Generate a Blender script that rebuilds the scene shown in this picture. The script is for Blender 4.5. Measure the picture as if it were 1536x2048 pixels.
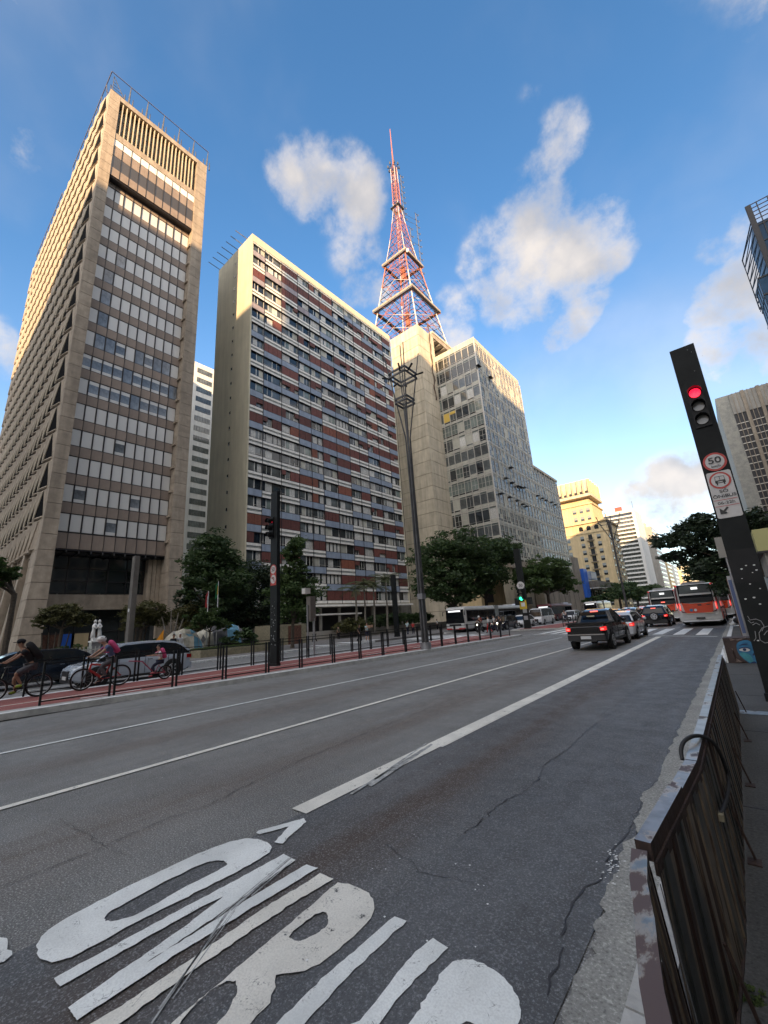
import bpy, bmesh, math, random
import numpy as np
from math import sin, cos, pi, radians
from mathutils import Vector, Matrix
from mathutils.geometry import tessellate_polygon
random.seed(7); rng = np.random.default_rng(11)
scene = bpy.context.scene
C = scene.collection
for o in list(bpy.data.objects): bpy.data.objects.remove(o)

# ---------------------------------------------------------------- camera
YAW, PIT, ROL, FPX, HCAM = radians(39.349), radians(14.965), radians(-3.781), 822.07, 1.7
_f = np.array([-sin(YAW)*cos(PIT), cos(YAW)*cos(PIT), sin(PIT)])
_r0 = np.array([cos(YAW), sin(YAW), 0.0]); _u0 = np.cross(_r0, _f)
_r = cos(ROL)*_r0 + sin(ROL)*_u0; _u = -sin(ROL)*_r0 + cos(ROL)*_u0
cam = bpy.data.cameras.new('camera'); cam_o = bpy.data.objects.new('camera', cam); C.objects.link(cam_o)
M = Matrix(((_r[0], _u[0], -_f[0], 0), (_r[1], _u[1], -_f[1], 0), (_r[2], _u[2], -_f[2], HCAM), (0, 0, 0, 1)))
cam_o.matrix_world = M
cam.sensor_fit = 'VERTICAL'; cam.sensor_height = 36; cam.lens = FPX/2048*36
cam.clip_start = 0.05; cam.clip_end = 6000
scene.camera = cam_o
scene.render.resolution_x, scene.render.resolution_y = 768, 1024

def ray(x, y): return FPX*_f + (x-768)*_r - (y-1024)*_u
def at(x, y, X=None, Y=None, Z=None):
    """surveyed point of the photograph on a plane of the place"""
    d = ray(x, y)
    t = X/d[0] if X is not None else Y/d[1] if Y is not None else (Z-HCAM)/d[2]
    return Vector((d[0]*t, d[1]*t, d[2]*t+HCAM))

# ---------------------------------------------------------------- world, sun, exposure
SUN_EL, SUN_AZ = radians(12.5), math.atan2(0.56, -0.83)      # azimuth from +Y towards +X
scene.view_settings.view_transform = 'Standard'; scene.view_settings.look = 'None'
scene.view_settings.gamma = 1; scene.view_settings.use_curve_mapping = False
scene.view_settings.exposure = 2.42
w = bpy.data.worlds.new('World'); scene.world = w; w.use_nodes = True
nt = w.node_tree; nt.nodes.clear()
def N(t, **k):
    n = nt.nodes.new(t)
    for a, b in k.items():
        if a[0] == 'i' and a[1:].isdigit(): n.inputs[int(a[1:])].default_value = b
        else: setattr(n, a, b)
    return n
def L(a, b): nt.links.new(a, b)
def math_(op, a, b=None, c=None, clamp=False):
    n = N('ShaderNodeMath', operation=op); n.use_clamp = clamp
    for i, v in enumerate((a, b, c)):
        if v is None: continue
        if isinstance(v, (int, float)): n.inputs[i].default_value = v
        else: L(v, n.inputs[i])
    return n.outputs[0]
def maprange(v, a, b, c, d, smooth=True):
    n = N('ShaderNodeMapRange'); n.interpolation_type = 'SMOOTHSTEP' if smooth else 'LINEAR'
    L(v, n.inputs[0])
    for i, x in enumerate((a, b, c, d)): n.inputs[i+1].default_value = x
    return n.outputs[0]
sky = N('ShaderNodeTexSky'); sky.sky_type = 'NISHITA'; sky.sun_disc = False
sky.sun_elevation = SUN_EL; sky.sun_rotation = SUN_AZ; sky.altitude = 800; sky.air_density = 1.0; sky.dust_density = .9; sky.ozone_density = 1.6
tc = N('ShaderNodeTexCoord'); nrm = N('ShaderNodeVectorMath', operation='NORMALIZE'); L(tc.outputs['Generated'], nrm.inputs[0])
D = nrm.outputs[0]
# distorted direction for ragged cloud edges
n1 = N('ShaderNodeTexNoise'); n1.inputs['Scale'].default_value = 7.5; n1.inputs['Detail'].default_value = 10; n1.inputs['Roughness'].default_value = .62; L(D, n1.inputs['Vector'])
n2 = N('ShaderNodeTexNoise'); n2.inputs['Scale'].default_value = 2.2; n2.inputs['Detail'].default_value = 5; L(D, n2.inputs['Vector'])
sub = N('ShaderNodeVectorMath', operation='SUBTRACT'); L(n2.outputs['Color'], sub.inputs[0]); sub.inputs[1].default_value = (.5, .5, .5)
scl = N('ShaderNodeVectorMath', operation='SCALE'); L(sub.outputs[0], scl.inputs[0]); scl.inputs['Scale'].default_value = .19
dd = N('ShaderNodeVectorMath', operation='ADD'); L(D, dd.inputs[0]); L(scl.outputs[0], dd.inputs[1])
blobs = [(630,350,85,1.0),(580,325,65,1.0),(545,315,45,.8),(705,385,85,1.0),(750,390,50,.7),(665,425,60,.5),(745,585,60,.6),(715,500,80,.4),
 (1090,440,110,1.0),(1160,480,115,1.0),(1010,510,100,.9),(1230,470,80,.6),(1080,560,95,.8),(950,495,55,.7),(1170,610,80,.6),(1160,660,60,.45),(1090,380,60,.7),
 (1130,255,70,.45),(1100,330,70,.4),(1060,200,40,.35),(1490,610,95,1.0),(1440,650,60,.9),(1530,560,90,1.0),(1450,715,80,.7),(1560,700,120,.9),(1500,450,80,.45),(1440,500,60,.35),
 (1340,985,75,1.0),(1400,955,65,1.0),(1280,1000,45,.85),(1350,1050,90,1.0),(1440,1000,90,1.0),(1270,1060,60,.6),(0,690,70,.8),(-30,640,70,.8),(20,250,110,.3),(60,160,80,.2),(890,640,50,.7),(905,580,55,.5),(-160,500,150,.9),(1700,300,160,.8),(300,-300,200,.6),(1100,-260,160,.6)]
acc = None
for (px, py, rad, wt) in blobs:
    d = ray(px, py); ln = np.linalg.norm(d); d = d/ln
    dist = N('ShaderNodeVectorMath', operation='DISTANCE'); L(dd.outputs[0], dist.inputs[0]); dist.inputs[1].default_value = tuple(d)
    rr = rad/ln*(FPX/ln)**0.5*1.0
    v = maprange(dist.outputs['Value'], rr*.15, rr*1.45, wt, 0)
    acc = v if acc is None else math_('MAXIMUM', acc, v)
# the rest of the sky: unseen cumulus, its cover raised to add neutral fill
n3 = N('ShaderNodeTexNoise'); n3.inputs['Scale'].default_value = 3.1; n3.inputs['Detail'].default_value = 8; L(D, n3.inputs['Vector'])
dotv = N('ShaderNodeVectorMath', operation='DOT_PRODUCT'); L(D, dotv.inputs[0]); dotv.inputs[1].default_value = tuple(_f)
away = maprange(dotv.outputs['Value'], .62, .40, 0, 1)
gen = math_('MULTIPLY', maprange(n3.outputs[0], .36, .52, 0, 1.0), away)
acc = math_('MAXIMUM', acc, gen)
nn = maprange(n1.outputs[0], .28, .74, -.72, .66, smooth=False)
dens = math_('ADD', acc, nn)
dens = math_('MULTIPLY', dens, maprange(acc, .02, .3, 0, 1))
dens = maprange(dens, .0, 1.1, 0, .93)
n5 = N('ShaderNodeTexNoise'); n5.inputs['Scale'].default_value = 1.7; n5.inputs['Detail'].default_value = 7; L(dd.outputs[0], n5.inputs['Vector'])
dens = math_('MAXIMUM', dens, maprange(n5.outputs[0], .45, .75, 0, .20))   # thin high veil
n4 = N('ShaderNodeTexNoise'); n4.inputs['Scale'].default_value = 7; n4.inputs['Detail'].default_value = 6; L(D, n4.inputs['Vector'])
sep = N('ShaderNodeSeparateXYZ'); L(D, sep.inputs[0])
cr = N('ShaderNodeMix', data_type='RGBA'); cr.inputs[6].default_value = (1.2, 1.18, 1.22, 1); cr.inputs[7].default_value = (2.15, 1.93, 1.72, 1)
shade = math_('ADD', maprange(n4.outputs[0], .35, .65, 0, .8), maprange(dens, .9, .3, 0, .35), clamp=True)
L(shade, cr.inputs[0])
mixc = N('ShaderNodeMix', data_type='RGBA'); L(dens, mixc.inputs[0])
hs = N('ShaderNodeHueSaturation'); hs.inputs['Saturation'].default_value = 1.15; hs.inputs['Value'].default_value = .74; elv = N('ShaderNodeSeparateXYZ'); L(D, elv.inputs[0]); L(maprange(elv.outputs[2], .0, .75, .84, 1.22), hs.inputs['Saturation']); L(sky.outputs[0], hs.inputs['Color'])
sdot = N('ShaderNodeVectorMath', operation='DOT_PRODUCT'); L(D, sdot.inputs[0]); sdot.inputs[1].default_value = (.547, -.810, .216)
sun_side_fill = maprange(sdot.outputs['Value'], -.15, 1.0, 1.0, 4.2)      # forward scatter, boosted towards the sun to brighten the shaded street
csc = N('ShaderNodeVectorMath', operation='SCALE'); L(cr.outputs[2], csc.inputs[0]); L(sun_side_fill, csc.inputs['Scale'])
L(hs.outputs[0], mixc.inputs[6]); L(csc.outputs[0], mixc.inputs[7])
bg = N('ShaderNodeBackground'); bg.inputs[1].default_value = 0.095; L(mixc.outputs[2], bg.inputs[0])
out = N('ShaderNodeOutputWorld'); L(bg.outputs[0], out.inputs[0])
sd = bpy.data.lights.new('sun', 'SUN'); sd.energy = 2.1; sd.angle = radians(.5); sd.color = (1, .66, .35)
so = bpy.data.objects.new('sun', sd); C.objects.link(so)
sv = Vector((.56*cos(SUN_EL), -.83*cos(SUN_EL), sin(SUN_EL)))
so.rotation_euler = sv.to_track_quat('Z', 'Y').to_euler(); so.location = (60, -90, 200)

# ---------------------------------------------------------------- materials
MATS = {}
def mat(name, col, rough=.7, metal=0, ns=None, na=.2, bump=0, bs=None, objvar=0, emit=0, ecol=None, coat=0, spec=.5, streak=0, nd=4, col2=None):
    m = bpy.data.materials.new(name); m.use_nodes = True; t = m.node_tree; b = t.nodes['Principled BSDF']
    b.inputs['Roughness'].default_value = rough; b.inputs['Metallic'].default_value = metal
    b.inputs['Specular IOR Level'].default_value = spec; b.inputs['Coat Weight'].default_value = coat
    b.inputs['Base Color'].default_value = (*col, 1); m.diffuse_color = (*col, 1)
    cur = None
    co = t.nodes.new('ShaderNodeTexCoord').outputs['Object']
    if ns:
        nz = t.nodes.new('ShaderNodeTexNoise'); nz.inputs['Scale'].default_value = ns; nz.inputs['Detail'].default_value = nd; nz.inputs['Roughness'].default_value = .6
        t.links.new(co, nz.inputs['Vector'])
        rp = t.nodes.new('ShaderNodeMapRange'); rp.inputs[1].default_value = .3; rp.inputs[2].default_value = .7; t.links.new(nz.outputs[0], rp.inputs[0])
        mx = t.nodes.new('ShaderNodeMix'); mx.data_type = 'RGBA'; t.links.new(rp.outputs[0], mx.inputs[0])
        mx.inputs[6].default_value = (*[c*(1-na) for c in col], 1); mx.inputs[7].default_value = (*(col2 or [min(1, c*(1+na)) for c in col]), 1)
        cur = mx.outputs[2]
    if streak:
        mp = t.nodes.new('ShaderNodeMapping'); mp.inputs['Scale'].default_value = (1.3, 1.3, .12); t.links.new(co, mp.inputs[0])
        nz = t.nodes.new('ShaderNodeTexNoise'); nz.inputs['Scale'].default_value = 1.2; nz.inputs['Detail'].default_value = 6; t.links.new(mp.outputs[0], nz.inputs['Vector'])
        rp = t.nodes.new('ShaderNodeMapRange'); rp.inputs[1].default_value = .35; rp.inputs[2].default_value = .7; rp.inputs[3].default_value = 1-streak; rp.inputs[4].default_value = 1+streak*.3; t.links.new(nz.outputs[0], rp.inputs[0])
        mx = t.nodes.new('ShaderNodeMix'); mx.data_type = 'RGBA'; mx.blend_type = 'MULTIPLY'; mx.inputs[0].default_value = 1
        if cur: t.links.new(cur, mx.inputs[6])
        else: mx.inputs[6].default_value = (*col, 1)
        t.links.new(rp.outputs[0], mx.inputs[7]); cur = mx.outputs[2]
    if objvar:
        oi = t.nodes.new('ShaderNodeObjectInfo')
        rp = t.nodes.new('ShaderNodeMapRange'); rp.inputs[3].default_value = 1-objvar; rp.inputs[4].default_value = 1+objvar; t.links.new(oi.outputs['Random'], rp.inputs[0])
        mx = t.nodes.new('ShaderNodeMix'); mx.data_type = 'RGBA'; mx.blend_type = 'MULTIPLY'; mx.inputs[0].default_value = 1
        if cur: t.links.new(cur, mx.inputs[6])
        else: mx.inputs[6].default_value = (*col, 1)
        t.links.new(rp.outputs[0], mx.inputs[7]); cur = mx.outputs[2]
    if cur: t.links.new(cur, b.inputs['Base Color'])
    if bump:
        nz = t.nodes.new('ShaderNodeTexNoise'); nz.inputs['Scale'].default_value = bs or 20; nz.inputs['Detail'].default_value = 4; t.links.new(co, nz.inputs['Vector'])
        bp = t.nodes.new('ShaderNodeBump'); bp.inputs['Strength'].default_value = bump; bp.inputs['Distance'].default_value = .02
        t.links.new(nz.outputs[0], bp.inputs['Height']); t.links.new(bp.outputs[0], b.inputs['Normal'])
    if emit:
        b.inputs['Emission Color'].default_value = (*(ecol or col), 1); b.inputs['Emission Strength'].default_value = emit
    MATS[name] = m; return m

mat('concrete', (.37,.31,.24), .85, ns=1.5, na=.18, bump=.3, bs=12, streak=.25, objvar=.05)
mat('concrete_warm', (.54,.475,.36), .85, ns=.6, na=.12, bump=.2, bs=8, streak=.22, objvar=.05)
mat('concrete_dark', (.17,.155,.135), .85, ns=1.2, na=.25, bump=.3, bs=10, streak=.3)
mat('spandrel_brown', (.27,.215,.175), .7, ns=.8, na=.12, objvar=.09, streak=.12)
mat('pane_film', (.62,.62,.595), .4, ns=.5, na=.05, objvar=.04, coat=.15)
mat('pane_dusk', (.16,.18,.20), .12, ns=1.2, na=.5, objvar=.2, coat=.5)
mat('glass_dark', (.025,.03,.032), .04, spec=.9, objvar=.4, bump=.03, bs=.6)
mat('glass_grey', (.09,.10,.098), .06, spec=.9, ns=.7, na=.5, objvar=.4, bump=.03, bs=.7)
mat('glass_green', (.16,.19,.17), .08, spec=.8, ns=.4, na=.35, objvar=.35, bump=.03, bs=.7)
mat('glass_blue', (.03,.075,.14), .3, spec=.12, objvar=.15, ns=.3, na=.3)
mat('curtain', (.50,.49,.45), .5, ns=6, na=.35, objvar=.25, coat=.3)
mat('blind', (.42,.41,.34), .6, objvar=.22, coat=.25, ns=.8, na=.15)
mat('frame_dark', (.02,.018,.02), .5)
mat('frame_alu', (.52,.49,.43), .45, metal=.3, ns=3, na=.15)
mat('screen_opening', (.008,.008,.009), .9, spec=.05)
mat('frame_white', (.62,.61,.56), .5)
mat('red_shutter', (.135,.043,.033), .65, objvar=.3, ns=3, na=.22, streak=.15)
mat('orange_shutter', (.19,.062,.035), .65, objvar=.2, ns=3, na=.25)
mat('blue_spandrel', (.27,.325,.41), .6, ns=1.5, na=.10, objvar=.06, streak=.18)
mat('blue_spandrel_sunlit', (.33,.29,.31), .6, ns=1.5, na=.1, objvar=.06, streak=.2)  # the blue spandrel with warm sunlight put into its colour
mat('white_band', (.80,.78,.72), .6, ns=2, na=.06, streak=.12)
mat('grey_band', (.25,.27,.26), .6, ns=2, na=.2)
mat('cream_wall', (.58,.53,.39), .8, ns=.4, na=.06, bump=.1, bs=3, streak=.12)
mat('white_wall', (.66,.65,.61), .7, ns=.5, na=.06, streak=.15)
mat('cream_render', (.60,.47,.27), .8, ns=.5, na=.1, streak=.2)
mat('tan_stone', (.27,.235,.19), .85, ns=.5, na=.2, streak=.25)
mat('beige_grey', (.36,.34,.30), .8, ns=.5, na=.1, streak=.15)
mat('black_paint', (.009,.010,.011), .5, spec=.3, ns=4, na=.3, bump=.05, bs=30)
mat('dark_post', (.010,.012,.012), .6, spec=.25, ns=3, na=.35, bump=.08, bs=25)
mat('steel_grey', (.11,.11,.112), .5, metal=.4, ns=2, na=.3)
mat('steel_light', (.33,.33,.34), .4, metal=.6, ns=2, na=.2)
mat('tower_red', (.40,.13,.07), .6, objvar=.1, ns=1, na=.2)
mat('tower_white', (.48,.44,.41), .6, ns=1, na=.15)
mat('tower_blue', (.10,.12,.22), .5)
mat('bark', (.075,.06,.045), .9, ns=8, na=.4, bump=.6, bs=15)
mat('bark_pale', (.20,.18,.15), .9, ns=8, na=.3, bump=.5, bs=15)
mat('kerb', (.42,.42,.40), .85, ns=5, na=.25, bump=.4, bs=30, nd=8)
mat('kerb_white', (.68,.69,.68), .7, ns=9, na=.28, bump=.3, bs=30, nd=8)
mat('soil', (.05,.045,.03), .95, ns=10, na=.4)
mat('grass', (.055,.085,.02), .8, ns=30, na=.5)
mat('planter_wall', (.27,.24,.16), .9, ns=6, na=.25, bump=.5, bs=20)
mat('white_paint_metal', (.72,.73,.74), .35, coat=.6)
mat('silver_paint', (.60,.62,.64), .28, metal=.2, coat=.8)
mat('blue_silver_paint', (.50,.57,.65), .25, metal=.2, coat=.8)
mat('black_car', (.005,.006,.007), .14, coat=.5, spec=.4)
mat('navy_car', (.008,.013,.024), .25, coat=.5, spec=.3)
mat('grey_car', (.10,.11,.12), .25, metal=.4, coat=.8)
mat('car_glass', (.008,.010,.012), .05, spec=.5)
mat('tyre', (.012,.012,.012), .85)
mat('rim', (.42,.43,.45), .35, metal=.2)
mat('plastic_black', (.02,.02,.021), .6)
mat('chrome', (.6,.6,.6), .15, metal=1)
mat('plate', (.55,.56,.56), .5)
mat('tail_on', (.5,.01,.01), .3, emit=.16, ecol=(1,.03,.03))
mat('tail_hot', (1,.3,.25), .3, emit=.35, ecol=(1,.12,.08))
mat('tail_off', (.25,.01,.01), .2, coat=.7)
mat('head_on', (1,.95,.8), .3, emit=1.2, ecol=(1,.9,.7))
mat('headlamp', (.6,.62,.62), .15, coat=1)
mat('signal_red', (.8,.01,.02), .3, emit=.5, ecol=(1,.012,.04), ns=60, na=.3)
mat('signal_green', (.05,1,.55), .3, emit=.5, ecol=(.05,1,.5))
mat('lens_off', (.33,.32,.29), .35, coat=.6)
mat('bus_orange', (.66,.06,.012), .4, coat=.4, ns=1.5, na=.08)
mat('bus_maroon', (.11,.012,.015), .45, coat=.3)
mat('bus_silver', (.58,.58,.56), .35, metal=.1, coat=.4, ns=2, na=.08)
mat('led_white', (.8,.8,.8), .4, emit=.25)
mat('sign_red', (.50,.06,.05), .5, ns=6, na=.12)
mat('sign_white', (.58,.56,.54), .5, ns=5, na=.08)
mat('sign_black', (.03,.03,.03), .5)
mat('sign_yellow', (.60,.42,.04), .5)
mat('sign_blue', (.02,.12,.55), .5)
mat('kiosk_yellow', (.50,.47,.20), .5, ns=1, na=.08)
mat('red_panel', (.75,.08,.05), .5)
mat('skin_a', (.30,.165,.105), .55); mat('skin_b', (.42,.25,.17), .55)
mat('hair', (.012,.009,.008), .6)
mat('cloth_black', (.012,.012,.014), .9); mat('cloth_grey', (.10,.10,.11), .9); mat('cloth_white', (.62,.62,.62), .9)
mat('cloth_blue', (.10,.13,.24), .9); mat('cloth_pink', (.62,.08,.22), .8); mat('cloth_red', (.40,.03,.03), .9)
mat('cloth_navy', (.02,.025,.05), .9); mat('cloth_cyan', (.45,.60,.62), .9); mat('cloth_olive', (.08,.08,.055), .9)
mat('shoe_green', (.30,.48,.06), .7); mat('shoe_pink', (.55,.10,.16), .7)
mat('bike_red', (.45,.02,.02), .35, coat=.6); mat('bike_pink', (.40,.06,.12), .35, coat=.6)
mat('helmet_white', (.70,.70,.68), .4)
mat('tarp_cream', (.42,.40,.33), .8, ns=2, na=.3, bump=.3, bs=4); mat('tarp_blue', (.12,.28,.38), .7, ns=2, na=.3, bump=.3, bs=4); mat('tarp_grey', (.10,.10,.10), .8, ns=2, na=.5, bump=.4, bs=4)
mat('marble', (.72,.72,.70), .5); mat('flag_orange', (.75,.30,.02), .8); mat('flag_green', (.02,.22,.08), .8); mat('flag_red', (.55,.05,.05), .8)
mat('rust', (.12,.055,.035), .8, ns=6, na=.5, bump=.3, bs=30)
mat('face_blue', (.03,.16,.30), .6, ns=7, na=.35); mat('face_teal', (.05,.26,.30), .6, ns=7, na=.3); mat('face_navy', (.012,.03,.10), .6); mat('mural_brown', (.055,.035,.03), .7, ns=5, na=.4); mat('mural_tan', (.26,.19,.16), .7)

def nodes_of(name):
    m = bpy.data.materials.new(name); m.use_nodes = True; MATS[name] = m; t = m.node_tree
    return m, t, t.nodes['Principled BSDF']
def tn(t, kind, **ins):
    n = t.nodes.new(kind)
    for k, v in ins.items(): n.inputs[k.replace('_', ' ')].default_value = v
    return n
def tmix(t, fac, a, b, blend='MIX'):
    n = t.nodes.new('ShaderNodeMix'); n.data_type = 'RGBA'; n.blend_type = blend
    for s, v in ((0, fac), (6, a), (7, b)):
        if isinstance(v, (tuple, float, int)): n.inputs[s].default_value = (*v, 1) if isinstance(v, tuple) and len(v) == 3 else v
        else: t.links.new(v, n.inputs[s])
    return n.outputs[2]
def tmap(t, v, a, b, c=0, d=1, smooth=True):
    n = t.nodes.new('ShaderNodeMapRange'); n.interpolation_type = 'SMOOTHSTEP' if smooth else 'LINEAR'; t.links.new(v, n.inputs[0])
    for i, x in enumerate((a, b, c, d)): n.inputs[i+1].default_value = x
    return n.outputs[0]
def tmath(t, op, a, b=0.0):
    n = t.nodes.new('ShaderNodeMath'); n.operation = op
    for i, v in enumerate((a, b)):
        if isinstance(v, (int, float)): n.inputs[i].default_value = v
        else: t.links.new(v, n.inputs[i])
    return n.outputs[0]

# asphalt: aggregate grain, oily brown tyre bands, old and new coats
def asphalt(name, base, dark, brown, bands, grain=1.0):
    m, t, b = nodes_of(name); co = t.nodes.new('ShaderNodeTexCoord').outputs['Object']
    sp = t.nodes.new('ShaderNodeSeparateXYZ'); t.links.new(co, sp.inputs[0])
    fine = tn(t, 'ShaderNodeTexNoise', Scale=75, Detail=3, Roughness=.7); t.links.new(co, fine.inputs['Vector'])
    vor = tn(t, 'ShaderNodeTexVoronoi', Scale=48); t.links.new(co, vor.inputs['Vector'])
    big = tn(t, 'ShaderNodeTexNoise', Scale=.55, Detail=6, Roughness=.6); t.links.new(co, big.inputs['Vector'])
    mid = tn(t, 'ShaderNodeTexNoise', Scale=3.2, Detail=8, Roughness=.7); t.links.new(co, mid.inputs['Vector'])
    mp = t.nodes.new('ShaderNodeMapping'); mp.inputs['Scale'].default_value = (2.2, .14, 1); t.links.new(co, mp.inputs[0])
    lon = tn(t, 'ShaderNodeTexNoise', Scale=1.0, Detail=6, Roughness=.65); t.links.new(mp.outputs[0], lon.inputs['Vector'])
    c = tmix(t, tmap(t, big.outputs[0], .35, .65), base, dark)
    c = tmix(t, tmap(t, lon.outputs[0], .45, .7, 0, .45), c, tuple(x*.55 for x in base))
    xw = tmath(t, 'ADD', sp.outputs[0], tmath(t, 'MULTIPLY', tmath(t, 'SUBTRACT', mid.outputs[0], .5), .5))
    for (x0, wd, amt) in bands:
        dx = tmath(t, 'ABSOLUTE', tmath(t, 'SUBTRACT', xw, x0))
        f = tmap(t, dx, 0, wd, amt, 0)
        f = tmath(t, 'MULTIPLY', f, tmap(t, lon.outputs[0], .3, .62, .25, 1))
        c = tmix(t, f, c, brown)
    spk = tmap(t, vor.outputs['Distance'], .0, .38, .0, 1)
    c = tmix(t, tmath(t, 'MULTIPLY', tmap(t, fine.outputs[0], .5, .70), .8*grain), c, tuple(min(1, x*3.0) for x in base))
    c = tmix(t, tmath(t, 'MULTIPLY', tmap(t, fine.outputs[0], .46, .3), .8*grain), c, tuple(x*.3 for x in base))
    c = tmix(t, tmath(t, 'MULTIPLY', tmap(t, mid.outputs[0], .60, .75), .35), c, tuple(x*.4 for x in base))
    t.links.new(c, b.inputs['Base Color'])
    t.links.new(tmap(t, mid.outputs[0], .3, .7, .55, .85), b.inputs['Roughness'])
    bp = tn(t, 'ShaderNodeBump', Strength=.55*grain, Distance=.006)
    t.links.new(tmath(t, 'ADD', fine.outputs[0], spk), bp.inputs['Height']); t.links.new(bp.outputs[0], b.inputs['Normal'])
asphalt('asphalt', (.195,.195,.186), (.140,.140,.134), (.105,.078,.060), [(-5.0, 1.0, .8), (-8.2, .9, .6), (-11.5, .9, .5)])
asphalt('asphalt_bus', (.118,.122,.125), (.086,.090,.094), (.072,.052,.040), [(-2.75, .55, 1.0), (-3.2,.2,.3)], .8)
asphalt('asphalt_new', (.108,.113,.118), (.086,.091,.097), (.05,.05,.05), [(-1.2, .3, .3)], .7)
asphalt('asphalt_far', (.19,.19,.185), (.15,.15,.147), (.08,.08,.08), [(-21.5,.8,.4)], .7)
# road paint, cracked and worn through to the asphalt
def paint(name, col, wear, scale=6):
    m, t, b = nodes_of(name); co = t.nodes.new('ShaderNodeTexCoord').outputs['Object']
    n = tn(t, 'ShaderNodeTexNoise', Scale=scale, Detail=10, Roughness=.72); t.links.new(co, n.inputs['Vector'])
    v = tn(t, 'ShaderNodeTexVoronoi', Scale=9); v.feature = 'DISTANCE_TO_EDGE'; t.links.new(co, v.inputs['Vector'])
    fine = tn(t, 'ShaderNodeTexNoise', Scale=90, Detail=2); t.links.new(co, fine.inputs['Vector'])
    f = tmap(t, n.outputs[0], wear-.03, wear+.03)
    pit = tmath(t, 'MULTIPLY', tmap(t, fine.outputs[0], .60, .66), tmap(t, n.outputs[0], wear-.14, wear+.03, 0, 1))
    f = tmath(t, 'MAXIMUM', f, pit)
    cr = tmath(t, 'MULTIPLY', tmap(t, v.outputs['Distance'], .012, .002), tmap(t, n.outputs[0], .5, .62, 0, .8))
    f = tmath(t, 'MAXIMUM', f, cr)
    dirt = tn(t, 'ShaderNodeTexNoise', Scale=2.3, Detail=6); t.links.new(co, dirt.inputs['Vector'])
    pc = tmix(t, tmap(t, dirt.outputs[0], .35, .7, 0, .55), col, tuple(x*.62 for x in col))
    pc = tmix(t, tmap(t, fine.outputs[0], .35, .65, 0, .25), pc, tuple(x*.55 for x in col))
    t.links.new(tmix(t, f, pc, (.07,.072,.075)), b.inputs['Base Color']); b.inputs['Roughness'].default_value = .75
    bp = tn(t, 'ShaderNodeBump', Strength=.4, Distance=.004); t.links.new(fine.outputs[0], bp.inputs['Height']); t.links.new(bp.outputs[0], b.inputs['Normal'])
paint('paint_white', (.86,.89,.86), .66, 9); paint('paint_cream', (.86,.84,.75), .64, 9); paint('paint_old', (.80,.78,.70), .63, 11); paint('paint_zebra', (.88,.90,.88), .66, 6)
mat('rubber_mark', (.36,.37,.36), .7, ns=14, na=.6)
def flagstone(name, a, bcol, sx=1.0):
    m, t, b = nodes_of(name); co = t.nodes.new('ShaderNodeTexCoord').outputs['Object']
    n = tn(t, 'ShaderNodeTexNoise', Scale=1.1, Detail=9, Roughness=.65); t.links.new(co, n.inputs['Vector'])
    f = tn(t, 'ShaderNodeTexNoise', Scale=55, Detail=4, Roughness=.7); t.links.new(co, f.inputs['Vector'])
    c = tmix(t, tmap(t, n.outputs[0], .35, .68), a, bcol)
    c = tmix(t, tmap(t, f.outputs[0], .52, .66, 0, .75), c, tuple(x*.35 for x in a))
    c = tmix(t, tmap(t, f.outputs[0], .46, .36, 0, .6), c, tuple(min(1, x*1.6) for x in a))
    t.links.new(c, b.inputs['Base Color']); b.inputs['Roughness'].default_value = .85
    bp = tn(t, 'ShaderNodeBump', Strength=.5, Distance=.006); t.links.new(f.outputs[0], bp.inputs['Height']); t.links.new(bp.outputs[0], b.inputs['Normal'])
flagstone('gutter', (.33,.33,.30), (.22,.22,.205)); flagstone('sidewalk', (.085,.085,.082), (.06,.06,.058)); flagstone('plaza', (.20,.19,.18), (.13,.125,.12)); flagstone('stained_grey', (.30,.30,.27), (.44,.42,.36))
flagstone('cycle_red', (.30,.10,.085), (.22,.075,.065))
# barrier steel: streaky rust over grey-green galvanised sheet
def rusty(name, a, bcol, rustc, sc, th):
    m, t, b = nodes_of(name); co = t.nodes.new('ShaderNodeTexCoord').outputs['Object']
    mp = t.nodes.new('ShaderNodeMapping'); mp.inputs['Scale'].default_value = sc; t.links.new(co, mp.inputs[0])
    n = tn(t, 'ShaderNodeTexNoise', Scale=1, Detail=7, Roughness=.6); t.links.new(mp.outputs[0], n.inputs['Vector'])
    n2_ = tn(t, 'ShaderNodeTexNoise', Scale=14, Detail=5); t.links.new(co, n2_.inputs['Vector'])
    c = tmix(t, tmap(t, n2_.outputs[0], .35, .65), a, bcol)
    f = tmap(t, n.outputs[0], th, th+.04)
    edge = tmath(t, 'MULTIPLY', tmap(t, n.outputs[0], th-.05, th, 0, 1), tmap(t, n.outputs[0], th+.05, th, 0, 1))
    c = tmix(t, f, c, rustc); c = tmix(t, tmath(t, 'MULTIPLY', edge, .5), c, (.40,.30,.20))
    t.links.new(c, b.inputs['Base Color']); b.inputs['Metallic'].default_value = .25
    t.links.new(tmap(t, f, 0, 1, .32, .6), b.inputs['Roughness'])
    bp = tn(t, 'ShaderNodeBump', Strength=.25, Distance=.004); t.links.new(n2_.outputs[0], bp.inputs['Height']); t.links.new(bp.outputs[0], b.inputs['Normal'])
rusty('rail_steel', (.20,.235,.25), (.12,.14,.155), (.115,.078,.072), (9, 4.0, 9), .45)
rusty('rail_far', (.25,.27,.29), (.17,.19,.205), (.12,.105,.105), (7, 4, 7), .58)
rusty('sheet_steel', (.040,.044,.040), (.024,.026,.024), (.034,.017,.012), (1.2, 7, .5), .52)
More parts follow.
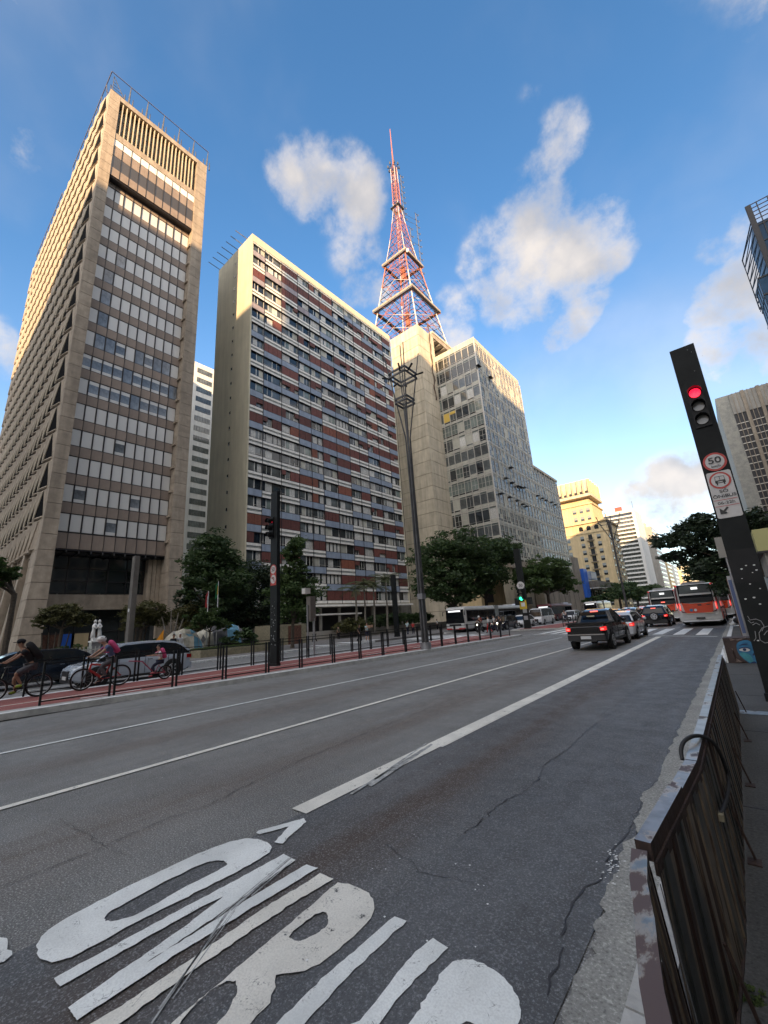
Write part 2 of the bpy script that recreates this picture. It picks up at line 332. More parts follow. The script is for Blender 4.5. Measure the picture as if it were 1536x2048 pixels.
# foliage: leaf-to-leaf variation, light passes through the blades
def foliage(name, a, bcol, tr=.3):
    m, t, b = nodes_of(name); co = t.nodes.new('ShaderNodeTexCoord').outputs['Object']
    n = tn(t, 'ShaderNodeTexNoise', Scale=.9, Detail=3); t.links.new(co, n.inputs['Vector'])
    n2_ = tn(t, 'ShaderNodeTexNoise', Scale=11, Detail=2); t.links.new(co, n2_.inputs['Vector'])
    c = tmix(t, tmap(t, n.outputs[0], .35, .65), a, bcol); c = tmix(t, tmap(t, n2_.outputs[0], .45, .7, 0, .6), c, tuple(x*1.7 for x in bcol))
    t.links.new(c, b.inputs['Base Color']); b.inputs['Roughness'].default_value = .55
    tl = t.nodes.new('ShaderNodeBsdfTranslucent'); t.links.new(c, tl.inputs['Color'])
    ms = t.nodes.new('ShaderNodeMixShader'); ms.inputs[0].default_value = tr
    t.links.new(b.outputs[0], ms.inputs[1]); t.links.new(tl.outputs[0], ms.inputs[2]); t.links.new(ms.outputs[0], t.nodes['Material Output'].inputs[0])
foliage('leaf_deep', (.030,.060,.020), (.055,.095,.028)); foliage('leaf_mid', (.045,.085,.022), (.075,.12,.035)); foliage('leaf_olive', (.06,.065,.02), (.09,.09,.03))
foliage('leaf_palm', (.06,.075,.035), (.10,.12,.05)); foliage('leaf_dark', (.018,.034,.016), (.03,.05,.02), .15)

# ---------------------------------------------------------------- mesh helpers
class MB:
    def __init__(s): s.v = []; s.f = []; s.m = []; s.mats = []
    def mi(s, name):
        if name not in s.mats: s.mats.append(name)
        return s.mats.index(name)
    def poly(s, pts, m):
        n = len(s.v); s.v += [tuple(p) for p in pts]; s.f.append(tuple(range(n, n+len(pts)))); s.m.append(s.mi(m)); return s
    def box(s, x0, x1, y0, y1, z0, z1, m):
        x0, x1 = min(x0, x1), max(x0, x1); y0, y1 = min(y0, y1), max(y0, y1); z0, z1 = min(z0, z1), max(z0, z1)
        n = len(s.v); s.v += [(x0,y0,z0),(x1,y0,z0),(x1,y1,z0),(x0,y1,z0),(x0,y0,z1),(x1,y0,z1),(x1,y1,z1),(x0,y1,z1)]
        k = s.mi(m)
        for q in ((0,3,2,1),(4,5,6,7),(0,1,5,4),(1,2,6,5),(2,3,7,6),(3,0,4,7)): s.f.append(tuple(n+i for i in q)); s.m.append(k)
        return s
    def hexa(s, p, m):           # 8 points ordered like box
        n = len(s.v); s.v += [tuple(q) for q in p]; k = s.mi(m)
        for q in ((0,3,2,1),(4,5,6,7),(0,1,5,4),(1,2,6,5),(2,3,7,6),(3,0,4,7)): s.f.append(tuple(n+i for i in q)); s.m.append(k)
        return s
    def tube(s, pts, r, m, n=6, cap=True):
        pts = [Vector(p) for p in pts]; rs = r if isinstance(r, (list, tuple)) else [r]*len(pts); k = s.mi(m); base = len(s.v)
        for i, p in enumerate(pts):
            d = (pts[min(i+1, len(pts)-1)]-pts[max(i-1, 0)]).normalized()
            a = d.cross(Vector((0,0,1)) if abs(d.z) < .95 else Vector((1,0,0))).normalized(); b = d.cross(a)
            for j in range(n):
                t = 2*pi*j/n+pi/n; s.v.append(tuple(p+(a*cos(t)+b*sin(t))*rs[i]))
        for i in range(len(pts)-1):
            for j in range(n):
                q = base+i*n; s.f.append((q+j, q+(j+1)%n, q+n+(j+1)%n, q+n+j)); s.m.append(k)
        if cap:
            s.f.append(tuple(base+j for j in range(n))[::-1]); s.m.append(k)
            q = base+(len(pts)-1)*n; s.f.append(tuple(q+j for j in range(n))); s.m.append(k)
        return s
    def torus(s, c, ax, R, r, m, n=24, k=6):
        c = Vector(c); ax = Vector(ax).normalized(); a = ax.cross(Vector((0,0,1)) if abs(ax.z) < .9 else Vector((1,0,0))).normalized(); b = ax.cross(a)
        base = len(s.v); mi = s.mi(m)
        for i in range(n):
            t = 2*pi*i/n; d = a*cos(t)+b*sin(t)
            for j in range(k):
                u = 2*pi*j/k; s.v.append(tuple(c+d*(R+r*cos(u))+ax*r*sin(u)))
        for i in range(n):
            for j in range(k):
                s.f.append((base+i*k+j, base+((i+1)%n)*k+j, base+((i+1)%n)*k+(j+1)%k, base+i*k+(j+1)%k)); s.m.append(mi)
        return s
    def disc(s, c, ax, R, m, n=20, th=0.0, sx=1):
        c = Vector(c); ax = Vector(ax).normalized(); a = ax.cross(Vector((0,0,1)) if abs(ax.z) < .9 else Vector((1,0,0))).normalized(); b = ax.cross(a)
        ring = [c+(a*cos(2*pi*i/n)*sx+b*sin(2*pi*i/n))*R+ax*th for i in range(n)]
        s.poly(ring, m)
        if th:
            r2 = [p-ax*th for p in ring]
            for i in range(n): s.poly([r2[i], r2[(i+1)%n], ring[(i+1)%n], ring[i]], m)
        return s
    def cyl(s, p0, p1, r, m, n=14): return s.tube([p0, p1], r, m, n)
    def loft(s, rings, m, cap=True):
        k = s.mi(m); base = len(s.v); n = len(rings[0])
        for r in rings: s.v += [tuple(p) for p in r]
        for i in range(len(rings)-1):
            for j in range(n):
                q = base+i*n; s.f.append((q+j, q+(j+1)%n, q+n+(j+1)%n, q+n+j)); s.m.append(k)
        if cap:
            s.f.append(tuple(base+j for j in range(n))[::-1]); s.m.append(k)
            q = base+(len(rings)-1)*n; s.f.append(tuple(q+j for j in range(n))); s.m.append(k)
        return s
    def shape(s, loops, f, m, th=0):   # loops of 2D points with holes, f maps (u,v)->3D
        vs = [[Vector((p[0], p[1], 0)) for p in l] for l in loops]
        flat = [p for l in loops for p in l]; tris = tessellate_polygon(vs); n = len(s.v); s.v += [tuple(f(*p)) for p in flat]; k = s.mi(m)
        for t in tris: s.f.append(tuple(n+i for i in t)); s.m.append(k)
        return s
    def ell(s, c, r, m, n=12, k=8):
        base = len(s.v); mi = s.mi(m)
        for i in range(k+1):
            th = pi*i/k
            for j in range(n): s.v.append((c[0]+r[0]*sin(th)*cos(2*pi*j/n), c[1]+r[1]*sin(th)*sin(2*pi*j/n), c[2]+r[2]*cos(th)))
        for i in range(k):
            for j in range(n): s.f.append((base+i*n+j, base+(i+1)*n+j, base+(i+1)*n+(j+1)%n, base+i*n+(j+1)%n)); s.m.append(mi)
        return s
    def mesh(s, name, off=(0,0,0), smooth=False):
        me = bpy.data.meshes.new(name)
        v = np.array(s.v, dtype=float).reshape(-1, 3)-np.array(off); me.from_pydata(v.tolist(), [], s.f)
        for m in s.mats: me.materials.append(MATS[m])
        me.polygons.foreach_set('material_index', s.m)
        if smooth: me.polygons.foreach_set('use_smooth', [True]*len(s.f))
        me.update(); bm = bmesh.new(); bm.from_mesh(me); bmesh.ops.recalc_face_normals(bm, faces=bm.faces); bm.to_mesh(me); bm.free()
        return me
    def build(s, name, parent=None, smooth=False, **k):
        off = world_off(parent) if parent else (0, 0, 0)
        o = bpy.data.objects.new(name, s.mesh(name, off, smooth)); C.objects.link(o); o.parent = parent
        return tag(o, **k)
def world_off(o):
    v = Vector((0,0,0))
    while o: v += o.location; o = o.parent
    return tuple(v)
def tag(o, label=None, cat=None, group=None, kind=None):
    if label: o['label'] = label
    if cat: o['category'] = cat
    if group: o['group'] = group
    if kind: o['kind'] = kind
    return o
def thing(name, label, cat, loc=(0,0,0), rz=0, group=None):
    o = bpy.data.objects.new(name, None); C.objects.link(o); o.location = loc; o.rotation_euler = (0,0,rz); o.empty_display_size = .2
    return tag(o, label, cat, group)
def inst(name, me, parent, loc, rz=0, scale=None, **k):
    o = bpy.data.objects.new(name, me); C.objects.link(o); o.parent = parent
    off = world_off(parent) if parent else (0,0,0)
    o.location = [loc[i]-off[i] for i in range(3)]; o.rotation_euler = (0,0,rz)
    if scale: o.scale = scale
    return tag(o, **k)
def dup(root, loc, rz=None, label=None, group=None):
    r = root.copy(); C.objects.link(r); r.location = loc
    if rz is not None: r.rotation_euler = (0,0,rz)
    if label: r['label'] = label
    if group: r['group'] = group
    for ch in list(root.children):
        c = ch.copy(); C.objects.link(c); c.parent = r
        for g in list(ch.children):
            d = g.copy(); C.objects.link(d); d.parent = c
    return r
def struct(name, mb, **k): return mb.build(name, None, kind='structure', **k)
def interp(tab, y):
    if y <= tab[0][0]: return tab[0][1]
    for (a, b), (c, d) in zip(tab, tab[1:]):
        if y <= c: return b+(d-b)*(y-a)/(c-a)
    return tab[-1][1]
FX = [(-40,-15.6),(3,-14.65),(5,-14.35),(8,-14.1),(13,-13.87),(19,-13.6),(30,-13.4),(60,-13.2),(400,-13)]
fx = lambda y: interp(FX, y)
def ribbon(mb, ys, xa, xb, z, m):
    for a, b in zip(ys, ys[1:]): mb.poly([(xa(a),a,z),(xb(a),a,z),(xb(b),b,z),(xa(b),b,z)], m)

# ---------------------------------------------------------------- ground, road, kerbs
struct('ground', MB().poly([(-3000,-3000,-.03),(3000,-3000,-.03),(3000,3000,-.03),(-3000,3000,-.03)], 'plaza'))
_j = [random.Random(k).gauss(0, 1) for k in range(4000)]
def jag(y, s):
    u = y*5+400+s*37; i = int(u); t = u-i; v = y*17+900+s*91; k = int(v); w_ = v-k
    return .026*(_j[i]*(1-t)+_j[i+1]*t)+.012*(_j[k]*(1-w_)+_j[k+1]*w_)
struct('road', MB().poly([(-13.9,-60,0),(-.9,-60,0),(-.9,900,0),(-13.9,900,0)], 'asphalt'))
ysf = [i*.05 for i in range(-20, 300)]+[15+i*.5 for i in range(40)]
b = MB(); ribbon(b, [-30]+ysf+[400], lambda y: -3.6, lambda y: -1.0, .004, 'asphalt_bus'); struct('road_patch', b)
crk = sorted([(at(x, y, Z=0)[1], at(x, y, Z=0)[0]) for x, y in [(1205,1440),(1175,1462),(1130,1505),(1090,1530),(1075,1562),(1040,1590),(1005,1605),(960,1645),(925,1675),(905,1690)]])
b = MB(); ribbon(b, [-30]+ysf+[300], lambda y: interp(crk, y)+jag(y, 1)*.6 if y < 9 else interp(crk, y), lambda y: -.99, .008, 'asphalt_new'); struct('road_patch', b)
b = MB(); ribbon(b, [-60,400], lambda y: -25.75, lambda y: -17.9, .0, 'asphalt_far'); struct('opposite_road', b)
def crack(pts, w, name='road_crack', z=.012):
    b = MB(); P = []
    for (x0, y0), (x1, y1) in zip(pts, pts[1:]):
        n = max(2, int(math.hypot(x1-x0, y1-y0)/.06))
        for i in range(n):
            t = i/n; P.append((x0+(x1-x0)*t+random.gauss(0, .012), y0+(y1-y0)*t+random.gauss(0, .012), w*random.uniform(.3, 1.3)))
    for a, c in zip(P, P[1:]):
        d = Vector((c[0]-a[0], c[1]-a[1], 0)).normalized(); n = Vector((-d.y, d.x, 0))
        if random.random() < .12: continue
        b.poly([(a[0]-n.x*a[2], a[1]-n.y*a[2], z), (a[0]+n.x*a[2], a[1]+n.y*a[2], z), (c[0]+n.x*c[2], c[1]+n.y*c[2], z), (c[0]-n.x*c[2], c[1]-n.y*c[2], z)], 'frame_dark')
    struct(name, b)
g2 = lambda pts: [tuple(at(x, y, Z=0)[:2]) for x, y in pts]
crack(g2([(1205,1440),(1175,1462),(1130,1505),(1090,1530),(1075,1562),(1040,1590),(1005,1605),(960,1645),(925,1675)]), .0055)
crack(g2([(1385,1400),(1350,1470),(1320,1560),(1290,1590),(1262,1660),(1215,1720),(1190,1770),(1150,1800),(1130,1860),(1110,1960),(1085,2048)]), .006)
crack(g2([(1215,1725),(1235,1735)]), .018); crack(g2([(0,1775),(200,1700),(330,1640),(420,1610),(560,1540),(700,1480),(900,1400)]), .004)
crack(g2([(560,1400),(800,1350),(1000,1310)]), .005); crack(g2([(120,1640),(200,1690),(260,1720)]), .0025); crack(g2([(770,1690),(840,1745),(960,1770)]), .002)
crack(g2([(1190,1440),(1290,1370),(1370,1330)]), .004); crack(g2([(1150,1385),(1260,1340),(1330,1300)]), .006)
# gutter and kerb of the near pavement (each kerb stone its own piece)
b = MB(); ribbon(b, [-30]+ysf+[120], lambda y: -1.02+jag(y, 0)*(1 if y < 5 else .55)+(.05 if y < 3 else 0), lambda y: -.70, .014, 'gutter'); struct('gutter', b)
kerb = thing('kerb', 'worn concrete kerb along the near pavement beside the bus lane', 'kerb', (-.6, 0, 0)); tag(kerb, kind='structure')
if 'category' in kerb: del kerb['category']
km = MB().box(-.075,.075,.006,.994,0,.13,'kerb').mesh('kerb_stone'); km2 = MB().box(-.075,.075,.006,.994,0,.145,'kerb_white').mesh('kerb_stone')
for i in range(-4, 50): inst('kerb_stone', km2 if i > 9 else km, kerb, (-.635 if i < 9 else -.70, i+.2, 0))
b = MB(); ribbon(b, [-60,9.2,400], lambda y: -.56 if y < 9 else -.62, lambda y: 14, .125, 'sidewalk'); struct('pavement', b)
b = MB()
for y in (2.1, 4.6, 7.1, 9.6, 12.1, 14.6, 17.1): b.box(-.5, 6, y, y+.012, .125, .1275, 'frame_dark')
struct('pavement_joint', b)
struct('drain_channel', MB().box(-.36, 3.5, 8.05, 8.28, .127, .135, 'rail_far'))
# median
b = MB(); ysm = list(range(-40, 32, 2))+[31]
def median(b, ys):
    for a, c in zip(ys, ys[1:]):
        x0, x1 = fx(a)+.5, fx(c)+.5
        b.poly([(x0,a,0),(x1,c,0),(x1-.03,c,.15),(x0-.03,a,.15)], 'kerb'); b.poly([(x0-.03,a,.15),(x1-.03,c,.15),(fx(c)+.27,c,.152),(fx(a)+.27,a,.152)], 'kerb_white')
        b.poly([(fx(a)+.27,a,.152),(fx(c)+.27,c,.152),(fx(c)-.12,c,.152),(fx(a)-.12,a,.152)], 'kerb'); b.poly([(fx(a)-.12,a,.152),(fx(c)-.12,c,.152),(-17.75,c,.152),(-17.75,a,.152)], 'cycle_red')
        b.poly([(-17.75,a,.152),(-17.75,c,.152),(-18.15,c,.152),(-18.15,a,.152)], 'kerb_white'); b.poly([(-18.15,a,.152),(-18.15,c,.152),(-18.18,c,0),(-18.18,a,0)], 'kerb')
median(b, ysm); b.poly([(fx(31)+.5,31,0),(fx(31)+.47,31,.15),(-18.15,31,.152),(-18.18,31,0)], 'kerb'); struct('median', b)
b = MB(); median(b, [41, 60, 100, 200, 400]); b.poly([(fx(41)+.5,41,0),(fx(41)+.47,41,.15),(-18.15,41,.152),(-18.18,41,0)], 'kerb'); struct('median', b)
b = MB(); b.box(-15.95,-15.85,-30,31,.156,.157,'paint_old'); 
for y in range(-20, 30, 4): b.box(-14.95,-14.85,y,y+1.6,.156,.157,'paint_white')
struct('cycle_path_line', b)
# opposite pavement and kerb
struct('opposite_kerb', MB().box(-26.1,-25.8,-60,29,0,.15,'kerb_white').box(-26.1,-25.8,41,400,0,.15,'kerb_white'))
struct('opposite_pavement', MB().box(-60,-26.1,-120,400,-.02,.15,'plaza'))
# lane markings
def strip(name, x0, y0, x1, y1, w, m, z=.012):
    d = Vector((x1-x0, y1-y0, 0)).normalized(); n = Vector((-d.y, d.x, 0))*w/2
    b = MB(); K = max(1, int(abs(y1-y0)/2))
    for i in range(K):
        a = Vector((x0+(x1-x0)*i/K, y0+(y1-y0)*i/K, z)); c = Vector((x0+(x1-x0)*(i+1)/K, y0+(y1-y0)*(i+1)/K, z)); b.poly([a-n, a+n, c+n, c-n], m)
    struct(name, b)
strip('lane_line', -10.5,-30, -9.28,28.6, .10, 'paint_white'); strip('lane_line', -6.95,-30, -6.32,27.6, .115, 'paint_cream')
strip('bus_lane_line', -3.64,2.86, -3.74,27.0, .215, 'paint_cream'); strip('bus_lane_line', -3.64,5.2,-3.72,27, .27, 'paint_old', .010)
strip('stop_line', -12.9,33.2, -1.2,26.15, .16, 'paint_zebra')
for i in range(11):
    x = -1.9-i*1.07; y0 = 26.1+1.15+(-1.25-x)*.60
    struct('crosswalk_stripe', MB().box(x-.26,x+.26,y0,y0+6.2,.0105,.0115,'paint_zebra'))
for i in range(6): struct('crosswalk_stripe', MB().box(-19.2-i*1.15,-18.6-i*1.15,31.5,37,.0105,.0115,'paint_zebra'))
strip('lane_line', -21.8,-30,-21.8,30,.1,'paint_white')
for y in (23.5, 26.5, 29.5): struct('crosswalk_stripe', MB().box(-28.6,-26.4,y,y+1.1,.152,.156,'paint_zebra'))
strip('lane_line', -21.8,42,-21.8,200,.1,'paint_white'); strip('lane_line', -9.3,40,-9.3,300,.1,'paint_white'); strip('lane_line', -6.3,40,-6.3,300,.1,'paint_white'); strip('bus_lane_line', -3.7,40,-3.7,300,.2,'paint_white')
# the word ÔNIBUS on the bus lane, traced on the ground
S_ = 1100/1536
def G(x, y): p = at(x*S_, 1560+y*S_, Z=0); return (p[0], p[1])
def smooth2(pts, it=2):
    for _ in range(it):
        q = []
        for i in range(len(pts)):
            a = pts[i]; c = pts[(i+1) % len(pts)]; q += [(a[0]*.75+c[0]*.25, a[1]*.75+c[1]*.25), (a[0]*.25+c[0]*.75, a[1]*.25+c[1]*.75)]
        pts = q
    return pts
def rough(pts, q=.0035, st=.035):
    o_ = []
    for i in range(len(pts)):
        a, c = pts[i], pts[(i+1) % len(pts)]; n = max(1, int(math.hypot(c[0]-a[0], c[1]-a[1])/st))
        for j in range(n): t = j/n; o_.append((a[0]+(c[0]-a[0])*t+random.gauss(0, q), a[1]+(c[1]-a[1])*t+random.gauss(0, q)))
    return o_
def letter(name, loops, sm=(), m='paint_white', z=.0135):
    LL = []
    for i, l in enumerate(loops):
        p = [G(*q) for q in l]; LL.append(rough(smooth2(p) if i in sm else p))
    b = MB(); b.shape(LL, lambda u, v: (u, v, z), m); struct(name, b)
letter('letter_circumflex', [[(716,153),(722,146),(848,111),(853,122),(787,183),(767,179),(806,134),(726,156)]])
letter('letter_o', [[(97,480),(108,450),(150,412),(290,335),(430,268),(560,207),(640,177),(690,167),(735,172),(760,190),(755,208),(705,238),(560,315),(400,392),(270,465),(200,503),(150,518),(112,512)],
                    [(286,402),(298,380),(380,332),(470,285),(560,240),(600,230),(632,230),(634,244),(590,268),(480,325),(380,385),(320,402)]], (0, 1))
def letters(name, polys, m='paint_white'):
    b = MB()
    for k, l in enumerate(polys): b.shape([rough([G(*q) for q in l], .0025)], lambda u, v: (u, v, .0135+.0003*k), m)
    struct(name, b)
letters('letter_n', [[(148,563),(470,386),(640,296),(792,212),(826,229),(636,326),(560,362),(400,452),(167,586)],
                     [(792,212),(826,229),(700,318),(560,418),(420,510),(300,600),(205,672),(190,645),(330,545),(480,442),(640,320)],
                     [(855,242),(887,252),(760,330),(500,490),(215,681),(196,655),(420,512),(600,398),(720,322)]])
letter('letter_i', [[(895,267),(931,282),(800,362),(640,470),(470,590),(330,692),(225,745),(210,712),(330,645),(520,518),(720,375)]], m='paint_cream')
letter('letter_b', [[(944,292),(975,297),(1020,315),(1043,340),(1044,365),(1036,395),(1000,432),(950,480),(890,522),(850,540),(815,545),(770,553),(767,590),(755,630),(700,690),(620,760),(520,830),(400,880),(330,860),(380,800),(480,688),(560,620),(660,535),(800,415)],
                    [(799,446),(850,405),(898,372),(915,380),(918,400),(912,418),(880,440),(835,460)], [(498,690),(550,630),(600,585),(652,562),(664,590),(655,625),(610,690),(545,740),(490,770),(470,740)]], (1, 2), m='paint_old')
letter('letter_u', [[(1100,388),(1137,403),(1060,472),(960,570),(850,690),(790,760),(800,800),(870,770),(935,720),(1005,681),(1100,560),(1160,490),(1208,450),(1254,475),(1210,515),(1120,610),(1060,690),(980,800),(860,880),(730,880),(690,820),(720,755),(775,685),(900,565)]])
letter('letter_s', [[(1270,512),(1310,507),(1372,530),(1430,582),(1455,632),(1450,700),(1380,800),(1300,800),(1330,740),(1350,700),(1310,685),(1250,700),(1180,800),(1100,900),(1000,900),(1050,800),(1100,740),(1148,681),(1182,628),(1215,582),(1236,540)]], (0,))
letter('paint_patch', [[(-40,430),(5,446),(20,450),(22,480),(38,492),(10,515),(-60,530)]])
b = MB()
for (x0_, y0_, x1_, y1_, w_) in [(812,222,640,370,3),(806,224,600,395,1.5),(640,370,440,650,3),(655,372,480,620,1.5),(632,376,420,690,2),(815,232,700,330,1.5),(660,362,520,540,1)]:
    c_ = [G(x0_, y0_), G(x0_+w_, y0_+w_*.5), G(x1_+w_*2.2, y1_+w_), G(x1_, y1_)]; b.poly([(q[0], q[1], .0145) for q in c_], 'rubber_mark')
for (x0_, y0_, x1_, y1_, w_) in [(862,1490,735,1572,4),(852,1488,748,1560,2),(845,1500,700,1590,2)]:
    c_ = [at(x0_, y0_, Z=0), at(x0_+w_, y0_+w_*.4, Z=0), at(x1_+w_*2, y1_+w_, Z=0), at(x1_, y1_, Z=0)]; b.poly([(q[0], q[1], .0145) for q in c_], 'rubber_mark')
struct('tyre_marks', b); b = MB()
for _ in range(75):
    x = random.uniform(-9,-.8); y = random.uniform(1,14); s_ = random.uniform(.002,.007)
    if random.random() < .3: x, y = random.gauss(-2.0,.35), random.gauss(2.6,.5)
    b.poly([(x-s_,y-s_*.6,.0145),(x+s_,y-s_,.0145),(x+s_*.7,y+s_,.0145),(x-s_*.8,y+s_*.8,.0145)], 'paint_zebra')
for _ in range(40):
    p = at(random.gauss(1228, 12), random.gauss(1735, 22), Z=0); s_ = random.uniform(.005,.012); b.poly([(p[0]-s_,p[1]-s_,.016),(p[0]+s_,p[1]-s_*.5,.016),(p[0]+s_*.4,p[1]+s_,.016)], 'paint_zebra')
b.build('litter', kind='stuff')

mat('dark_film', (.045,.04,.035), .35, objvar=.15, coat=.3)
# ---------------------------------------------------------------- left office tower with film-glazed windows
T = thing('office_tower', 'tall brown concrete office tower at left with pale square windows between two stone piers', 'building', (-51, 15, 0))
XF, YS, YN, XB, ZR = -50.0, 8.68, 22.15, -93.0, 73.8
MB().box(XB, XF-2.2, YS+.9, YN-.05, 11, ZR-.1, 'concrete_dark').build('core_wall', T)
MB().box(XB, XF-5, YS+.9, YN-.05, 0, 11, 'concrete_dark').build('core_wall', T)
# piers of stacked concrete panels; the near one flares towards the ground
def flare(z): return max(0, (16-z)/16)**1.5*1.0
zp = [73.8-1.582*i for i in range(47)]
for k, (ya, yb) in enumerate(((YS, 9.88), (20.62, YN))):
    for z1, z0 in zip(zp, zp[1:]):
        z0 = max(z0, 0) ; 
        if z1 <= .3: break
        g = .02; f0, f1 = (flare(z0), flare(z1))
        s0, s1 = (f0*.9, f1*.9) if k == 0 else (0, 0)
        p = [(XF-2.3, ya-s0, z0+g), (XF+f0, ya-s0, z0+g), (XF+f0, yb-s0*.3, z0+g), (XF-2.3, yb-s0*.3, z0+g), (XF-2.3, ya-s1, z1-g), (XF+f1, ya-s1, z1-g), (XF+f1, yb-s1*.3, z1-g), (XF-2.3, yb-s1*.3, z1-g)]
        MB().hexa(p, 'concrete').build('concrete_panel', T)
MB().box(XF-2.25, XF-.06, YS+.06, 9.82, 0, ZR-.05, 'concrete_dark').box(XF-2.25, XF-.06, 20.68, YN-.06, 0, ZR-.05, 'concrete_dark').build('pier_core', T)
# crown
MB().box(XF-1.5, XF-.02, 9.88, 20.62, 73.0, 73.8, 'concrete').build('parapet', T)
MB().box(XF-1.8, XF-1.1, 9.88, 20.62, 67.0, 73.0, 'grey_band').build('louvre_backing', T)
fm = MB().box(-.9, 0, -.05, .05, 0, 5.9, 'concrete_warm').mesh('fin')
for i in range(20): inst('fin', fm, T, (XF-.15, 10.35+i*.512, 67.1))
for zz in (68.9, 70.9): MB().box(XF-1.1, XF-1.07, 9.9, 20.6, zz, zz+.05, 'frame_dark').build('louvre_rail', T)
MB().box(XF-1.6, XF-.08, 9.88, 20.62, 66.1, 67.1, 'concrete').build('spandrel_band', T)
MB().box(XF-1.6, XF-.18, 9.88, 20.62, 63.3, 65.0, 'spandrel_brown').build('spandrel_band', T)
MB().box(XF-1.6, XF-.16, 9.88, 20.62, 59.9, 61.25, 'spandrel_brown').build('spandrel_band', T)
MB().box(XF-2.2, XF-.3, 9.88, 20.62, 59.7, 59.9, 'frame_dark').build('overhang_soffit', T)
wp = (20.62-9.88)/10
for i in range(10):
    y = 9.88+wp*i
    MB().box(XF-.3, XF-.14, y+.03, y+wp-.03, 64.95, 66.05, 'white_band').build('strip_pane', T)
    MB().box(XF-.3, XF-.20, y+.03, y+wp-.03, 61.28, 63.28, 'dark_film').build('dark_pane', T)
    if i: MB().box(XF-.4, XF-.1, y-.025, y+.025, 59.9, 66.1, 'frame_dark').build('mullion', T)
# rows of windows, recessed between the piers
XW = XF-1.2; P0 = 12.7; PF = 3.163
pm = MB().box(-.05, 0, .075, wp-.075, .1, 1.93, 'pane_film').mesh('window_pane'); pd = MB().box(-.05, 0, .075, wp-.075, .1, 1.93, 'pane_dusk').mesh('window_pane')
half = MB().box(-.05, 0, .075, wp-.075, .1, .45, 'pane_film').box(-.05, -.005, .075, wp-.075, .45, 1.5, 'pane_dusk').box(-.05, 0, .075, wp-.075, 1.5, 1.93, 'pane_film').mesh('window_pane')
sm = MB().box(-.12, 0, .02, wp-.02, 0, 1.13, 'spandrel_brown').mesh('spandrel_panel')
dusk = {(11,2),(10,1),(8,1),(9,1),(7,1)}
for r in range(15):
    for c in range(10):
        y = 9.88+c*wp; me = pm
        if (r, c) in dusk: me = pd
        if r in (5, 6) and c not in (0 if r == 5 else 99, 9 if r==5 else 99): me = half if (r+c) % 5 else pd
        if r == 7 and 1 <= c <= 8 and c != 4: me = pd if c % 3 else half
        if (r, c) in {(3,4),(1,1),(1,6),(0,4)}: me = half
        inst('window_pane', me, T, (XW+.04, y, P0+r*PF))
        inst('spandrel_panel', sm, T, (XW+.10, y, P0+r*PF+2.02))
for c in range(1, 10): MB().box(XW-.02, XW+.08, 9.88+c*wp-.06, 9.88+c*wp+.06, P0-.4, 59.6, 'frame_dark').build('mullion', T); MB().box(XW+.08, XW+.16, 9.88+c*wp-.02, 9.88+c*wp+.02, 10.95, 59.6, 'frame_dark').build('mullion', T)
for r in range(15):
    z = P0+r*PF
    MB().box(XW-.03, XW+.07, 9.88, 20.62, z-.03, z+.08, 'frame_dark').box(XW-.03, XW+.07, 9.88, 20.62, z+1.95, z+2.03, 'frame_dark').build('transom', T)
    MB().box(XW, XF-.25, 20.42, 20.62, z-.25, z+.1, 'concrete').build('ledge', T)
sb = MB().box(-.12, 0, .02, wp-.02, 0, 1.62, 'spandrel_brown').mesh('spandrel_panel')
for c in range(10): inst('spandrel_panel', sb, T, (XW+.10, 9.88+c*wp, 11.0))
MB().box(XW-.2, XW-.1, 9.9, 20.6, 11, 60, 'frame_dark').build('window_backing', T)
# foot of the tower: dark coffered soffit, recessed hall glazing, concrete sill wall
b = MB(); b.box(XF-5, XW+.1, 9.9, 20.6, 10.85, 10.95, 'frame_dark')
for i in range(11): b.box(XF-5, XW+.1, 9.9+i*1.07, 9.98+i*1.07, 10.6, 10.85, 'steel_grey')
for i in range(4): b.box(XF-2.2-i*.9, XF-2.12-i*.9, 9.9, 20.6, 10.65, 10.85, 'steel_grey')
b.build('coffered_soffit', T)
for i in range(5):
    for j in range(3): MB().box(XF-3.05, XF-3, 9.9+i*1.85+.06, 9.9+(i+1)*1.85-.06, 6.6+j*1.32+.05, 6.6+(j+1)*1.32-.03, 'glass_dark').build('hall_pane', T)
b = MB()
for i in range(6): b.box(XF-3.1, XF-2.92, 9.84+i*1.85, 9.96+i*1.85, 6.5, 10.6, 'frame_dark')
for j in range(1,3): b.box(XF-3.1, XF-2.95, 9.9, 19.2, 6.6+j*1.32-.05, 6.6+j*1.32+.03, 'frame_dark')
b.build('hall_mullion', T)
for i, h in ((0, .3), (2, .5)): MB().box(XF-3.6, XF-3.5, 11.2+i*1.9, 11.3+i*1.9, 6.6, 10.4, 'frame_alu').build('hall_column', T)
MB().box(XF-3.4, XF-2.8, 9.9, 20.6, 4.95, 6.55, 'concrete').build('sill_wall', T)
for i in range(3): MB().box(XF-3, XF-2.0, 19.2+i*.48, 19.62+i*.48, 5, 10.6, 'concrete').build('stair_fin', T)
MB().box(XF-3.9, XF-3.85, 9.9, 20.6, .15, 4.95, 'glass_dark').build('lobby_glazing', T)
for i in range(5): MB().box(XF-3.85, XF-3.7, 11+i*2.1, 11.14+i*2.1, .15, 4.95, 'frame_dark').build('lobby_mullion', T)
MB().box(XF-3.84, XF-3.8, 10, 20.5, 2.6, 2.75, 'frame_dark').build('lobby_transom', T)
for ya, yb, m_ in ((10.6,12.0,'rust'),(13.1,14.5,'cream_render'),(14.6,15.6,'rust'),(12.1,13.0,'sign_blue')): MB().box(XF-3.8, XF-3.7, ya, yb, .2, 2.6, m_).build('lobby_panel', T)
